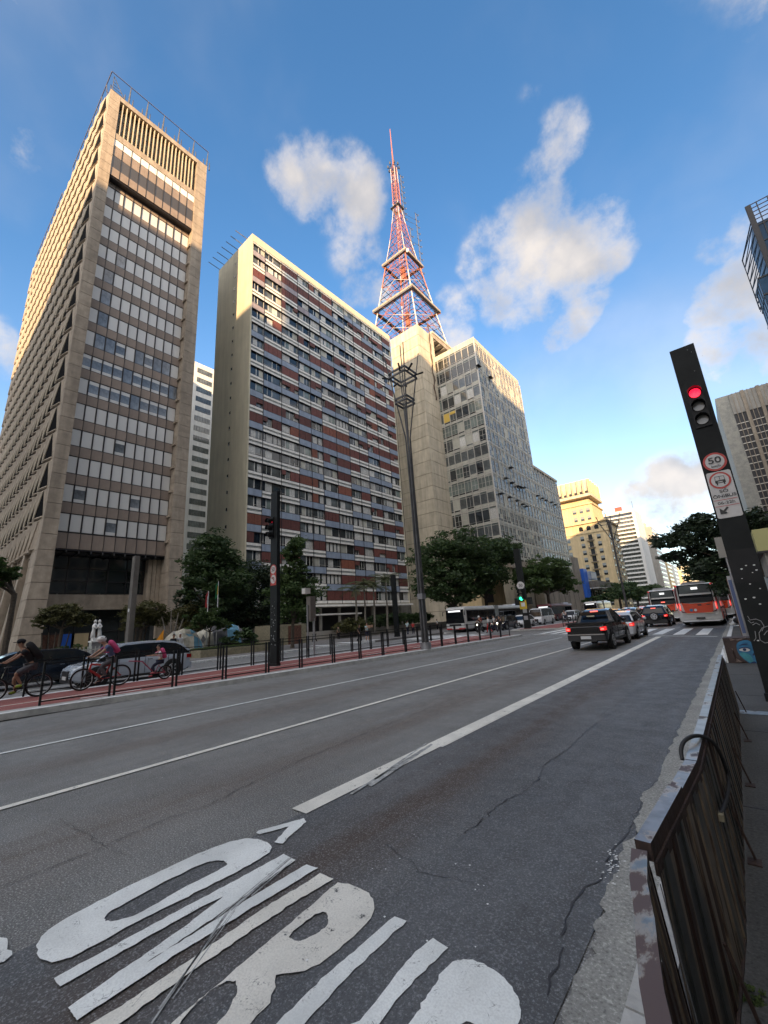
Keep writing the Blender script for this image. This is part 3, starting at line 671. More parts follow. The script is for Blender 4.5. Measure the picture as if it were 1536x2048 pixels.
# awning-like sunscreen panels down the long side
cw = 2.2; hood = MB(); dq = lambda x, z: (-.06-.19*(1.06-x)*(1.12-.22*z/3.1), z)
fq = lambda x, z, e=0: (x, dq(x, z)[0]-e, z)
hood.poly([fq(1.06,.03), fq(-1.06,.03), fq(-1.06,3.06), fq(1.06,3.06)], 'concrete').poly([fq(-1.06,.03), (-1.06,0,.03), (-1.06,0,3.06), fq(-1.06,3.06)], 'concrete').poly([fq(1.06,.03), (1.06,0,.03), (-1.06,0,.03), fq(-1.06,.03)], 'concrete')
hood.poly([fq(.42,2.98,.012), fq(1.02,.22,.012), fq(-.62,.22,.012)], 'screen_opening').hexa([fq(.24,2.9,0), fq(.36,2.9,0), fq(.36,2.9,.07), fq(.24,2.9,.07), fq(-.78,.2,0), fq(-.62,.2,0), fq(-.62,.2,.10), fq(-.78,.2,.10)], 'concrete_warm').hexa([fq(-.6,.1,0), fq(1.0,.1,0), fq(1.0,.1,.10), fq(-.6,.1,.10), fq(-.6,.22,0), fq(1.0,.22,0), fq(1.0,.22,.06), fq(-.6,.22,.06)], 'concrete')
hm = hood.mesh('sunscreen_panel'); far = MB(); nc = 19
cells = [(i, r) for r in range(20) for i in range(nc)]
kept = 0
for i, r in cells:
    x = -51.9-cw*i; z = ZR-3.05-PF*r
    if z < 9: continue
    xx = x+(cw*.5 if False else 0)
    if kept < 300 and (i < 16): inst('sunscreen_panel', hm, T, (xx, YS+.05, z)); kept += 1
    else:
        n = len(far.v); far.v += [(v[0]+xx, v[1]+YS+.05, v[2]+z) for v in hood.v]; far.f += [tuple(n+q for q in f) for f in hood.f]; far.m += [far.mi('concrete')]*len(hood.f)
far.build('sunscreen_panel', T, kind='stuff')
b = MB()
for r in range(21):
    z = ZR-.25-PF*r
    if z > 9: b.box(XB, XF-2.3, YS+.02, YS+.9, z-.09, z+.02, 'concrete')
for i in range(nc+1): b.box(-50.82-cw*i-.12, -50.82-cw*i+.12, YS-.02, YS+.9, 8, ZR, 'concrete')
b.build('sunscreen_grid', T); MB().box(XB, XF-2.3, YS+.09, YS+.3, 8, ZR-.2, 'concrete').build('side_wall', T)
for i in range(7): MB().hexa([(-56-6*i,YS-1.2,0),(-54.8-6*i,YS-1.2,0),(-54.8-6*i,YS+.5,0),(-56-6*i,YS+.5,0),(-55.8-6*i,YS-.1,12),(-55-6*i,YS-.1,12),(-55-6*i,YS+.6,12),(-55.8-6*i,YS+.6,12)], 'concrete').build('splayed_column', T)
MB().box(XB, XF-2.4, YS+.3, YS+.8, 0, 9, 'concrete_dark').build('base_wall', T)
# roof frame for window cleaning
b = MB(); zt = 76.8
b.tube([(XF+.1,8.5,zt),(XF+.1,22.2,zt)], .07, 'tower_blue', 5).tube([(XF+.1,8.5,zt),(-68,8.5,zt)], .07, 'tower_blue', 5).tube([(-74,8.5,zt),(-92.5,8.5,zt)], .07, 'tower_blue', 5)
for i in range(6): 
    y = 10.9+2.25*i; b.tube([(XF+.1,y,zt),(XF-.3,y,ZR)], [.05,.16], 'steel_grey', 5)
    for dy, h in ((-.5,1.4),(.5,1.6)): b.tube([(XF-.3,y+dy,ZR),(XF-.3,y+dy,ZR+h)], [.10,.05], 'steel_grey', 5)
for x in list(range(-52,-69,-2))+list(range(-74,-93,-2)): b.tube([(x,8.5,zt),(x,8.9,ZR)], .06, 'steel_grey', 5).tube([(x,8.5,zt-1.2),(x,9.3,zt-1.2)], .05, 'tower_blue', 4)
b.build('roof_rail', T)
b = MB()
for dx in (0, 1.3): b.tube([(XF-.3-dx,8.9,zt),(XF-.3-dx,8.9,ZR),], .05, 'steel_grey', 4).tube([(XF-.3-dx,8.9,zt),(XF-.3-dx,10.6,ZR)], .05, 'steel_grey', 4)
for k in range(5): b.tube([(XF-.3,8.9,ZR+.5*k),(XF-.3,10.6-.28*k*1.2,ZR+.5*k)], .035, 'steel_grey', 4)
b.build('roof_ladder', T)

# ---------------------------------------------------------------- apartment slab
A = thing('apartment_block', 'long apartment block with blue, white and dark red banded front and blank cream end wall', 'building', (-52, 50, 0))
XA = -52.0; ZT = 69.85; AY0, AY1 = 31.7, 69.95
MB().box(-63.5, XA-.55, AY0, AY1, 5.1, ZT, 'cream_wall').build('wall', A)
for ya, yb in ((AY0, AY0+.22), (AY1-.2, AY1)): MB().box(XA-.55, XA+.06, ya, yb, 5.1, ZT, 'cream_wall').build('wall_return', A)
MB().box(XA-.55, XA+.05, AY0+.22, AY1-.2, 68.3, ZT, 'cream_wall').build('parapet', A)
MB().box(-63, XA+.5, AY0-.2, AY1+.4, 4.75, 5.08, 'white_band').build('podium_slab', A); MB().box(XA-.3, XA+.02, AY0+.2, AY1-.2, 5.3, 5.72, 'white_band').build('podium_band', A)
MB().box(-62, XA-3, AY0+1, AY1-1, .15, 4.7, 'frame_dark').build('ground_floor', A)
for i in range(9): MB().cyl((XA-1.2, AY0+2+i*4.3, .15), (XA-1.2, AY0+2+i*4.3, 4.75), .28, 'beige_grey', 10).build('column', A)
MB().box(-51, -48.5, 37, 51.6, 3.3, 3.5, 'white_band').build('canopy', A)
bays = [31.92,34.4,38.0,41.65,44.4,47.1,50.6,54.1,56.8,59.5,63.1,66.8,69.75]; grp = [0,1,1,2,2,3,3,4,4,5,5,6]
AP = 2.764; Z0 = 5.75
def shut(b, y0, y1, z0, z1, m): b.box(-.14, -.02, y0+.02, y1-.02, z0, z1, m)
def win_mesh(wd, h, kind, seed):
    rs = random.Random(seed); b = MB(); n = 2 if wd < 3.2 else 2 + (rs.random() < .4)*2
    cur = 0; m = rs.choice(['red_shutter']*7+['orange_shutter']) if kind >= 1 else None
    for i in range(n):
        y0 = wd*i/n; y1 = wd*(i+1)/n
        full = kind == 2 or (kind == 1 and rs.random() < .5); partial = kind == 1 and not full and rs.random() < .5
        if full: shut(b, y0, y1, .03, h-.03, 'red_shutter' if m is None else m)
        else:
            g = rs.choice(['glass_dark','glass_grey','glass_grey','curtain','curtain','glass_green','glass_dark','blind']); zt = h-.04
            if partial: shut(b, y0, y1, h*.5, h-.03, 'red_shutter'); zt = h*.5
            b.box(-.30, -.27, y0+.06, y1-.06, .05, zt, g)
            if g in ('curtain', 'blind') and rs.random() < .6: b.box(-.30, -.265, y0+.06, y0+.06+(y1-y0)*.35, .05, zt, 'glass_dark')
            b.box(-.34, -.24, y0, y0+.06, 0, zt, 'frame_white').box(-.34, -.24, y1-.06, y1, 0, zt, 'frame_white')
            if rs.random() < .35: b.box(-.26, -.24, y0+.06, y1-.06, .32, .36, 'frame_alu')
            if rs.random() < .25: b.box(-.26, -.23, (y0+y1)/2-.03, (y0+y1)/2+.03, .05, zt, 'frame_white')
    b.box(-.5, -.2, -.0, .03, 0, h, 'frame_dark').box(-.34, -.0, 0, wd, -.03, .03, 'frame_dark').box(-.34, -.0, 0, wd, h-.03, h+.02, 'frame_dark')
    return b.mesh('window')
cache = {}
rs = random.Random(5)
for r in range(23):
    z = Z0+r*AP; prev = 0
    for c in range(12):
        wd = bays[c+1]-bays[c]
        pr_ = rs.random()
        kind = prev if pr_ < .30 else (2 if pr_ < .42 else (1 if pr_ < .60 else 0))
        if r == 0: kind = 2 if c in (5,6,7,8) else 0
        if r == 21 and c > 0: kind = 2 if c in (2,3,4,5) else kind
        if r == 20 and c in (0,): kind = 2
        prev = kind
        key = (round(wd,1), kind, rs.randrange(9))
        if key not in cache: cache[key] = win_mesh(wd, 1.6, kind, hash(key) & 0xffff)
        inst('window', cache[key], A, (XA, bays[c], z))
        if r == 22: continue
        blue = (grp[c]+r) % 2 == 1
        rr = random.Random(r*7+grp[c]).random()
        if rr < .12 and r > 4: blue = not blue
        zz = z+1.62; h = AP-1.64
        if blue:
            m = 'blue_spandrel_sunlit' if (r > 15 and c < 2+(r-15)*.5) else 'blue_spandrel'  # grazing sun on the upper left panels, painted as a mauve tone
            MB().box(XA-.3, XA-.0, bays[c]+.015, bays[c+1]-.015, zz+.05, zz+h-.03, m).build('blue_spandrel', A)
        else: MB().box(XA-.3, XA-.0, bays[c]+.015, bays[c+1]-.015, zz+.04, zz+.38, 'white_band').box(XA-.3, XA-.10, bays[c], bays[c+1], zz+.38, zz+.72, 'grey_band').box(XA-.3, XA-.07, bays[c], bays[c+1], zz+.52, zz+.56, 'frame_white').box(XA-.3, XA-.0, bays[c]+.015, bays[c+1]-.015, zz+.72, zz+h-.02, 'white_band').build('white_spandrel', A)
MB().box(XA-.3, XA, AY0+.22, AY1-.2, 68.0, 68.24, 'white_band').build('head_band', A)
for y in bays[1:-1]: MB().box(XA-.02, XA+.05, y-.035, y+.035, 5.2, 68.3, 'frame_dark').build('mullion', A)
for r in range(22):
    z = 67.2-r*2.76; b = MB().box(-57.6, -57.2, AY0-.03, AY0+.1, z-.55, z, 'glass_dark').box(-57.55, -57.25, AY0-.06, AY0-.03, z-.58, z-.5, 'frame_white'); b.build('end_window', A)
for i in range(7): x = -53.5-i*1.6; MB().tube([(x,AY0+.4,ZT-.1),(x-.9,AY0-1.9,ZT+1.0)], .07, 'steel_grey', 5).build('roof_rod', A)

# ---------------------------------------------------------------- white slab block seen between tower and apartments
W = thing('white_office_block', 'slim white office block squeezed between the brown tower and the apartment block', 'building', (-100, 50, 0))
MB().box(-112, -100, 44.0, 62, 0, 74.2, 'white_wall').build('wall', W); MB().box(-110, -101, 42.2, 44.0, 0, 79, 'white_wall').build('stair_tower', W)
wm = MB()
for k in range(6): wm.box(0, .04, k*.72+.04, k*.72+.68, 0, 1.5, 'glass_grey'); wm.box(.03, .09, k*.72-.02, k*.72+.03, 0, 1.5, 'frame_dark')
wm = wm.mesh('window_strip')
for r in range(23):
    for q in range(3): inst('window_strip', wm, W, (-100, 45.2+q*5.2, 71.2-2.9*r))
MB().box(-108, -106, 50, 52, 74.2, 75.2, 'steel_grey').build('roof_unit', W)

# ---------------------------------------------------------------- concrete lift shaft beside the apartments
PY = thing('concrete_shaft', 'tall blank pale concrete shaft standing between the apartment block and the glass office building', 'building', (-53, 82, 0))
MB().box(-57.7, -48.8, 78.16, 85.6, 0, 76.4, 'concrete_dark').build('core', PY)
for i in range(24):
    z0 = i*3.18+.05; z1 = (i+1)*3.18-.05
    MB().box(-57.75, -48.72, 78.06, 78.2, z0, z1, 'concrete_warm').build('concrete_panel', PY); MB().box(-48.85, -48.7, 78.22, 85.6, z0, z1, 'concrete_warm').build('concrete_panel', PY)
b = MB()
pts = [(-48.4, 83.2+.25*sin(k*1.3), 56+k) for k in range(24)]
b.tube(pts, .12, 'bark', 5).tube([(p[0], p[1]+.4*cos(i), p[2]) for i, p in enumerate(pts)], .08, 'rust', 5); b.build('cable_run', PY)
MB().box(-80, -57.8, 81, 86, 0, 62, 'concrete_dark').build('rear_block', PY)
# glass office building
GB = thing('glass_office_building', 'wide glass curtain wall office building with lower wing behind street trees', 'building', (-37, 95, 0))
GX, GY, GT, GM, GL = -37.0, 85.2, 69.7, 113.2, 42.7
MB().box(-60, GX-.6, GY+.6, GM, 13, GT-.3, 'concrete_dark').box(-60, GX-.6, GM, 135, 11, GL-.3, 'concrete_dark').build('core', GB)
MB().box(-60, GX+.05, GY-.05, GM+.05, 68.3, GT, 'orange_tan' if False else 'concrete_warm').build('parapet', GB)
MB().box(-60, GX+.04, GM+.05, 135, 42.0, GL, 'concrete_warm').build('parapet', GB)
FP = 3.89
def bay(kind, w, seed, fine=False):
    rs = random.Random(seed); b = MB(); h = FP
    # opening panes: tall pane, low dark strip, opaque spandrel
    sp = 'spandrel_g'
    g = {0: 'glass_green', 1: 'glass_grey', 2: 'glass_dark', 3: 'blind', 4: 'curtain'}[kind]
    b.box(-.10, -.05, .06, w-.06, .95, h-.55, g)
    b.box(-.10, -.04, .06, w-.06, .55, .92, rs.choice(['glass_dark','glass_dark','glass_grey','blind']))
    b.box(-.12, -.02, .02, w-.02, 0, .5, 'spandrel_g'); b.box(-.12, -.02, .02, w-.02, h-.5, h-.03, 'glass_green' if rs.random() < .6 else 'spandrel_g')
    b.box(-.08, 0, 0, w, .49, .55, 'frame_alu').box(-.08, 0, 0, w, .90, .95, 'frame_alu').box(-.08, .0, 0, w, h-.55, h-.49, 'frame_alu')
    if rs.random() < .45: b.box(-.06, -.02, .06, w-.06, 2.0, 2.05, 'frame_alu')
    if rs.random() < .3: b.box(-.06, -.02, w/2-.03, w/2+.03, .95, h-.55, 'frame_alu')
    if kind == 2 and rs.random() < .5:
        for q in range(3): b.box(-.05, -.02, .06, w-.06, 1.3+q*.55, 1.45+q*.55, 'blind')
    return b.mesh('window')
mat('spandrel_g', (.42,.41,.35), .55, ns=1, na=.12, objvar=.15, streak=.2)
mat('window_yellow', (.62,.42,.08), .6)
bays_s = [[bay(k, 1.8, k*10+j) for j in range(3)] for k in range(5)]; rs = random.Random(3)
cols = [-37.12-1.8*i for i in range(9)]+[-53.4]
NR = 14; n_w = 0
rowk = [0,1,2,1,0,2,1,3,0,1,2,2,2,2]
for r in range(NR):
    z = 68.3-FP*(r+1)
    for c in range(9):
        k = rowk[13-r] if rs.random() < .55 else rs.randrange(5)
        if r < 2: k = 2
        if r in (2,) and c < 4: k = 1
        inst('window', rs.choice(bays_s[k]), GB, (cols[c+1] if c < 8 else -53.4, GY, z), rz=-pi/2) if False else None
        o = inst('window', rs.choice(bays_s[k]), GB, (cols[c]-1.8, GY, z), rz=-pi/2)
        n_w += 1
for c in range(10): MB().box(cols[c]-.06, cols[c]+.06, GY-.14, GY+.02, 13, 68.3, 'frame_alu').build('mullion', GB)
for r in range(NR+1): MB().box(-53.4, GX-.1, GY-.09, GY, 68.3-FP*r-.09, 68.3-FP*r+.09, 'frame_alu').build('floor_band', GB)
MB().box(cols[5]-1.75, cols[5]-.05, GY-.05, GY-.0, 68.3-FP*5+1.0, 68.3-FP*5+3.3, 'window_yellow').box(cols[4]-1.75, cols[4]-.05, GY-.05, GY, 68.3-FP*5+2.6, 68.3-FP*5+3.3, 'window_yellow').build('yellow_blind', GB)
# street side
def ebay(seed, lo=False):
    rs = random.Random(seed); b = MB(); w = 2.2; h = FP
    g = rs.choice(['glass_green','glass_grey','glass_green','blind','glass_grey','glass_green'])
    for j in range(2):
        for q, (za, zb) in enumerate(((.5,.95),(1.0,2.0),(2.05,3.3))):
            m = g if q else rs.choice(['glass_dark', 'glass_grey'])
            if rs.random() < .12: m = rs.choice(['glass_dark','blind'])
            b.box(-.1,-.05, j*w/2+.04, (j+1)*w/2-.04, za, zb, m)
    b.box(-.12,-.02, 0, w, 0, .46, 'spandrel_g').box(-.12,-.02,0,w,3.35,h-.02,'spandrel_g')
    b.box(-.1,-.0, w/2-.035, w/2+.035, 0, h, 'frame_alu').box(-.09,-.01,0,w,.96,1.0,'frame_alu').box(-.09,-.01,0,w,2.0,2.05,'frame_alu')
    return b.mesh('window')
eb = [ebay(i) for i in range(8)]; rest = MB()
for r in range(15):
    z = 68.3-FP*(r+1)
    ncol = 13 if z > GL-3 else 22
    for c in range(ncol):
        me = rs.choice(eb)
        if z < 11: continue
        if n_w < 298: inst('window', me, GB, (GX, GY+.05+c*2.2, z)); n_w += 1
        else:
            n = len(rest.v)
            off = Vector((GX, GY+.05+c*2.2, z)); rest.v += [tuple(v.co+off) for v in me.vertices]; rest.f += [tuple(n+q for q in p.vertices) for p in me.polygons]
            rest.m += [rest.mi(me.materials[p.material_index].name) for p in me.polygons]
rest.build('window', GB, kind='stuff')
for c in range(23):
    top = 68.3 if c <= 13 else 42; MB().box(GX-.03, GX+.13, GY+.05+c*2.2-.05, GY+.05+c*2.2+.05, 13, top, 'frame_alu').build('mullion', GB)
b = MB()
for r in range(15): 
    z = 68.3-FP*r; b.box(GX-.03, GX+.07, GY, GM if z > 42.5 else 133.6, z-.07, z+.07, 'frame_alu')
b.build('floor_band', GB)
MB().box(GX-.1, GX+.16, GY-.16, GY+.02, 12, GT, 'frame_alu').build('corner_post', GB)
for k, (px, py) in enumerate([(1020,936),(1010,957),(1022,966),(1034,973),(1040,975),(1046,976),(1000,988),(1017,995),(1032,1002),(1044,1009),(1051,1013),(1073,992),(1083,997),(1090,1001),(1102,1005),(1109,1010),(955,733),(979,756)]):
    p = at(px, py, X=GX); MB().box(GX+.02, GX+.75, p[1]-.8, p[1]+.8, p[2]-.05, p[2]+.05, 'frame_dark').box(GX, GX+.05, p[1]-.8, p[1]+.8, p[2]-1.0, p[2], 'glass_dark').build('open_window', GB)
# lower storeys: slab, slanted columns, tan recess, side wing
MB().box(-58, GX+1.5, GY-.5, 112, 11.2, 12.9, 'concrete').build('podium_slab', GB)
for y in (88, 97, 106): MB().hexa([(-38.6,y-1.0,0),(-36.6,y-1.0,0),(-36.6,y+.6,0),(-38.6,y+.6,0),(-38.6,y-1.8,11.2),(-36.2,y-1.8,11.2),(-36.2,y+1.2,11.2),(-38.6,y+1.2,11.2)], 'concrete_warm').build('slanted_column', GB)
MB().box(-58, -44, 86, 112, 0, 11.2, 'sign_tan' if False else 'cream_render').build('recessed_wall', GB)
MB().box(-43.98, -43.9, 88, 92, 4.5, 8, 'frame_dark').build('dark_panel', GB)
MB().box(-50, GX-.5, 108, 144, 0, 17.9, 'tan_stone').build('side_wing', GB)
for i in range(7): MB().box(GX-.5, GX-.42, 110+i*4.6, 110.15+i*4.6, .2, 17.8, 'concrete_dark').build('wing_joint', GB)

# ---------------------------------------------------------------- broadcast tower on its platform
BT = thing('broadcast_tower', 'red and white steel lattice broadcasting tower rising behind the glass office building', 'tower', (-59, 89.5, 77))
cx0, cy0 = -59.0, 89.5
def hw(z): return interp([(78,8.6),(93,6.4),(110.5,3.9),(123,2.1),(134.5,.95),(153,.75)], z)
corner = [(1,-1),(1,1),(-1,1),(-1,-1)]
P = lambda k, z: Vector((cx0+corner[k%4][0]*hw(z), cy0+corner[k%4][1]*hw(z), z))
zs = [78,83,88,93,97.5,102,106.5,110.5,114,117.5,121,124.5,128,131.2,134.5]+[134.5+1.85*i for i in range(1, 11)]
legc = lambda z: 'tower_white' if int(z/8.5) % 2 else 'tower_red'
for k in range(4):
    for i in range(len(zs)-1):
        a, c = P(k, zs[i]), P(k, zs[i+1]); MB().tube([a, c], .20 if zs[i] < 110 else .12, legc(zs[i]) if zs[i] > 100 else 'tower_white', 5).build('tower_leg', BT)
for i in range(len(zs)-1):
    z0, z1 = zs[i], zs[i+1]; col = 'tower_red' if int(z0/8.5) % 2 == 0 else ('tower_red' if z0 > 110 else 'tower_white')
    for k in range(4):
        a, b_, c, d = P(k, z0), P(k+1, z0), P(k, z1), P(k+1, z1); t = .085 if z0 < 110 else .055
        m = MB(); m.tube([a, b_], t, 'tower_red', 4).tube([c, d], t, col, 4)
        if z0 < 128:
            m.tube([a, (c+d)/2], t, col, 4).tube([b_, (c+d)/2], t, 'tower_blue' if z0 < 125 and (i+k) % 5 == 0 else col, 4)
            q1, q2 = (a+(c+d)/2)/2, (b_+(c+d)/2)/2
            m.tube([(a+c)/2, (b_+d)/2], t*.8, 'tower_red', 4).tube([q1, (a+b_)/2], t*.8, 'tower_red', 4).tube([q2, (a+b_)/2], t*.8, 'tower_red', 4).tube([q1, (a+c)/2], t*.8, col, 4).tube([q2, (b_+d)/2], t*.8, col, 4)
        else: m.tube([a, d], t, col, 4).tube([b_, c], t, col, 4)
        m.build('lattice_brace', BT)
for z, h_ in ((93.1, 7.5), (110.5, 4.72), (134.5, 1.7)):
    w_ = .9 if z < 120 else .6; ins = hw(z)-.5 if z < 120 else .5
    m = MB()
    m.box(cx0-h_, cx0+h_, cy0-h_, cy0-h_+w_, z-.12, z+.12, 'steel_grey').box(cx0-h_, cx0+h_, cy0+h_-w_, cy0+h_, z-.12, z+.12, 'steel_grey').box(cx0-h_, cx0-h_+w_, cy0-h_+w_, cy0+h_-w_, z-.12, z+.12, 'steel_grey').box(cx0+h_-w_, cx0+h_, cy0-h_+w_, cy0+h_-w_, z-.12, z+.12, 'steel_grey')
    if z < 120:
        for s_ in (-1, 1): m.box(cx0+s_*h_-.05, cx0+s_*h_+.05, cy0-h_, cy0+h_, z+.12, z+.75, 'concrete').box(cx0-h_, cx0+h_, cy0+s_*h_-.05, cy0+s_*h_+.05, z+.12, z+.75, 'concrete')
        for j in range(8): m.box(cx0-h_, cx0+h_, cy0-h_+j*h_*2/8, cy0-h_+j*h_*2/8+.08, z-.25, z-.12, 'steel_light') if j in (0, 7) else None
    m.build('gallery', BT)
    if z < 120:
        m = MB()
        for j in range(5): t_ = -1+j*.5; m.tube([(cx0+t_*h_, cy0-h_, z-.2), (cx0, cy0, z-3)], .08, 'tower_red', 4).tube([(cx0+t_*h_, cy0+h_, z-.2), (cx0, cy0, z-3)], .08, 'tower_red', 4)
        m.box(cx0-.5, cx0+.5, cy0-.5, cy0+.5, z-5, z, 'tower_red'); m.build('inner_frame', BT)
m = MB()
for k in range(4): m.tube([(cx0+corner[k][0]*.7, cy0+corner[k][1]*.7, 78), (cx0+corner[k][0]*.55, cy0+corner[k][1]*.55, 134)], .09, 'tower_red', 4)
for i in range(28): z = 78+2*i; m.tube([(cx0-.6, cy0-.6, z), (cx0+.6, cy0+.6, z+2)], .05, 'tower_white', 4).tube([(cx0+.6, cy0-.6, z), (cx0-.6, cy0+.6, z+2)], .05, 'tower_red', 4)
m.build('lift_core', BT)
MB().tube([(cx0, cy0, 153), (cx0, cy0, 171.2)], [.28, .12], 'tower_red', 6).build('mast', BT)
m = MB().torus((cx0, cy0, 152.6), (0,0,1), 1.35, .09, 'steel_grey', 16, 4)
for j in range(8): t_ = pi/4*j; m.tube([(cx0, cy0, 151.5), (cx0+1.9*cos(t_), cy0+1.9*sin(t_), 152.8)], .07, 'steel_grey', 4).box(cx0+1.9*cos(t_)-.2, cx0+1.9*cos(t_)+.2, cy0+1.9*sin(t_)-.2, cy0+1.9*sin(t_)+.2, 152.5, 153.5, 'steel_grey')
m.build('antenna_ring', BT)
def array(x, y, z0, z1, n, name='antenna_array'):
    m = MB().tube([(x, y, z0), (x, y, z1)], .13, 'steel_grey', 5)
    for j in range(n): z = z0+(z1-z0)*j/(n-1); m.tube([(x, y, z), (x+.2, y+1.0, z)], .09, 'steel_grey', 4).torus((x+.2, y+1.1, z), (0,1,0), .28, .09, 'steel_grey', 8, 4).tube([(x, y, z), (x, y-.6, z)], .09, 'steel_grey', 4)
    return m
m = array(-57, 97.6, 113, 138, 10); m.tube([(cx0, cy0, 134), (-57, 97.6, 135)], .05, 'steel_grey', 4).tube([(cx0, cy0, 131), (-57, 97.6, 133)], .05, 'steel_grey', 4).tube([(cx0, cy0, 124), (-57, 97.6, 124)], .05, 'steel_grey', 4); m.build('antenna_array', BT)
m = array(-58, 94.6, 117, 130, 5); 
for z in (118, 122, 126, 130): m.tube([(cx0, cy0, z), (-58, 94.6, z)], .05, 'tower_red', 4)
m.build('antenna_array', BT)
m = array(-58.5, 92.6, 133, 152, 9)
for z in (134, 138, 143, 148, 152): m.tube([(cx0, cy0, z), (-58.5, 92.6, z)], .07, 'steel_grey', 4)
m.build('antenna_array', BT)
MB().tube([(cx0+1, cy0-1, 134), (cx0+1.5, cy0-3.2, 137), (cx0+1, cy0-1.5, 131)], .06, 'steel_grey', 4).tube([(cx0+1, cy0-3, 131), (cx0+1, cy0-3.6, 126)], .08, 'steel_grey', 4).build('antenna_bracket', BT)
MB().ell((cx0+5, cy0-4.2, 110), (.5,.35,.7), 'marble').build('dish', BT)
m = MB().box(-60, -48.9, 85.7, 100.5, 76.6, 78, 'concrete').box(-50, -48.75, 85.7, 100.5, 78, 78.6, 'concrete_warm')
for i in range(6): m.box(-59, -49, 87+i*2.3, 87.3+i*2.3, 75.9, 76.6, 'concrete_dark')
m.build('base_platform', BT)
MB().box(-58, -50, 97.5, 99.5, 60, 76.6, 'concrete_warm').build('platform_support', BT)

# ---------------------------------------------------------------- buildings further up the avenue
YB = thing('stepped_yellow_building', 'sunlit cream stepped old apartment building with arched windows and ribbed top', 'building', (-37, 198, 0))
yx, yy = -37.0, 196.0
MB().box(-62, yx, yy, yy+22, 0, 38.6, 'cream_render').build('wall', YB); MB().box(-66, yx-4.5, yy+1.5, yy+21, 38.6, 47.5, 'cream_render').build('upper_wall', YB)
MB().box(-70, yx-5.5, yy+2.5, yy+21, 47.5, 50.5, 'cream_render').build('upper_wall', YB)
MB().box(-72, yx-3.6, yy-.6, yy+21, 50.5, 51.8, 'concrete_warm').build('crown_slab', YB)
MB().box(-72, yx-4.0, yy+.4, yy+20.4, 51.8, 58.6, 'concrete_warm').build('crown', YB)
for i in range(14): x = yx-4.0-2.3*i; MB().hexa([(x-.16,yy-1.0,52),(x+.16,yy-1.0,52),(x+.16,yy+.4,52),(x-.16,yy+.4,52),(x-.16,yy+.1,58.6),(x+.16,yy+.1,58.6),(x+.16,yy+.4,58.6),(x-.16,yy+.4,58.6)], 'cream_render').build('crown_rib', YB)
for i in range(5): y = yy+1+4.2*i; MB().box(yx-4.0, yx-3.3, y-.15, y+.15, 52, 58.6, 'cream_render').build('crown_rib', YB)
for i in range(13): MB().box(yx-5.8-2.3*i, yx-4.8-2.3*i, yy+.3, yy+.38, 52.1, 53.2, 'frame_dark').build('vent', YB)
for z, e in ((38.6, .9), (34.2, .35), (47.5, .5)): MB().box(-62-e, yx+e-(4.5 if z > 40 else 0), yy-e+(1.5 if z > 40 else 0), yy+22+e*.3, z-.35, z+.25, 'cream_render').build('cornice', YB)
wm1 = MB().box(-.75,.75,-.02,.1,0,2.0,'glass_dark').box(-.85,.85,-.06,.02,-.15,0,'cream_render').box(-.75,.75,-.05,-.02,.9,2.0,'olive_shutter' if False else 'grey_band').mesh('window')
door = MB().box(-.8,.8,-.02,.1,0,2.4,'glass_dark').box(-.05,.05,-.05,0,0,2.4,'frame_dark').mesh('balcony_door')
bal = MB().box(-1.5,1.5,-1.0,0,-.2,0,'concrete')
bal.box(-1.5,1.5,-1.0,-.95,.85,.92,'frame_dark')
for q in range(11): bal.box(-1.48+q*.29,-1.44+q*.29,-1.0,-.96,0,.9,'frame_dark')
bal = bal.mesh('balcony')
ycx = -44.2
for r in range(11):
    z = 30.6-3.15*r+.2
    if z < 1: break
    for dx in (-3.4, 3.4): inst('window', wm1, YB, (ycx+dx, yy-.03, z))
    inst('balcony_door', door, YB, (ycx, yy-.03, z)); inst('balcony', bal, YB, (ycx, yy-.03, z-.1))
    for dx in (-9.3, -14.5): inst('window', wm1, YB, (ycx+dx, yy-.03, z))
    for y in (yy+2.5, yy+7, yy+11.5, yy+16, yy+20): inst('window', wm1, YB, (yx+.03, y, z), rz=pi/2); inst('balcony', bal, YB, (yx+.03, y, z-.1), rz=pi/2) if y in (yy+7, yy+16) else None
for dx in (-3.2, 0, 3.2):
    b = MB(); b.shape([[(-.85,0),(.85,0),(.85,1.2)]+[(.85*cos(t*pi/10),1.2+.85*sin(t*pi/10)) for t in range(1,10)]+[(-.85,1.2)]], lambda u, v: (ycx+dx+u, yy-.04, 35.2+v), 'glass_dark'); b.build('arched_window', YB)
    for z in (40, 43.6): inst('window', wm1, YB, (ycx-2+dx*.9, yy+1.45, z))
for x in (ycx-6.4, ycx+6.2): MB().box(x-.25, x+.25, yy-.12, yy, 0, 34, 'cream_render').build('pilaster', YB)
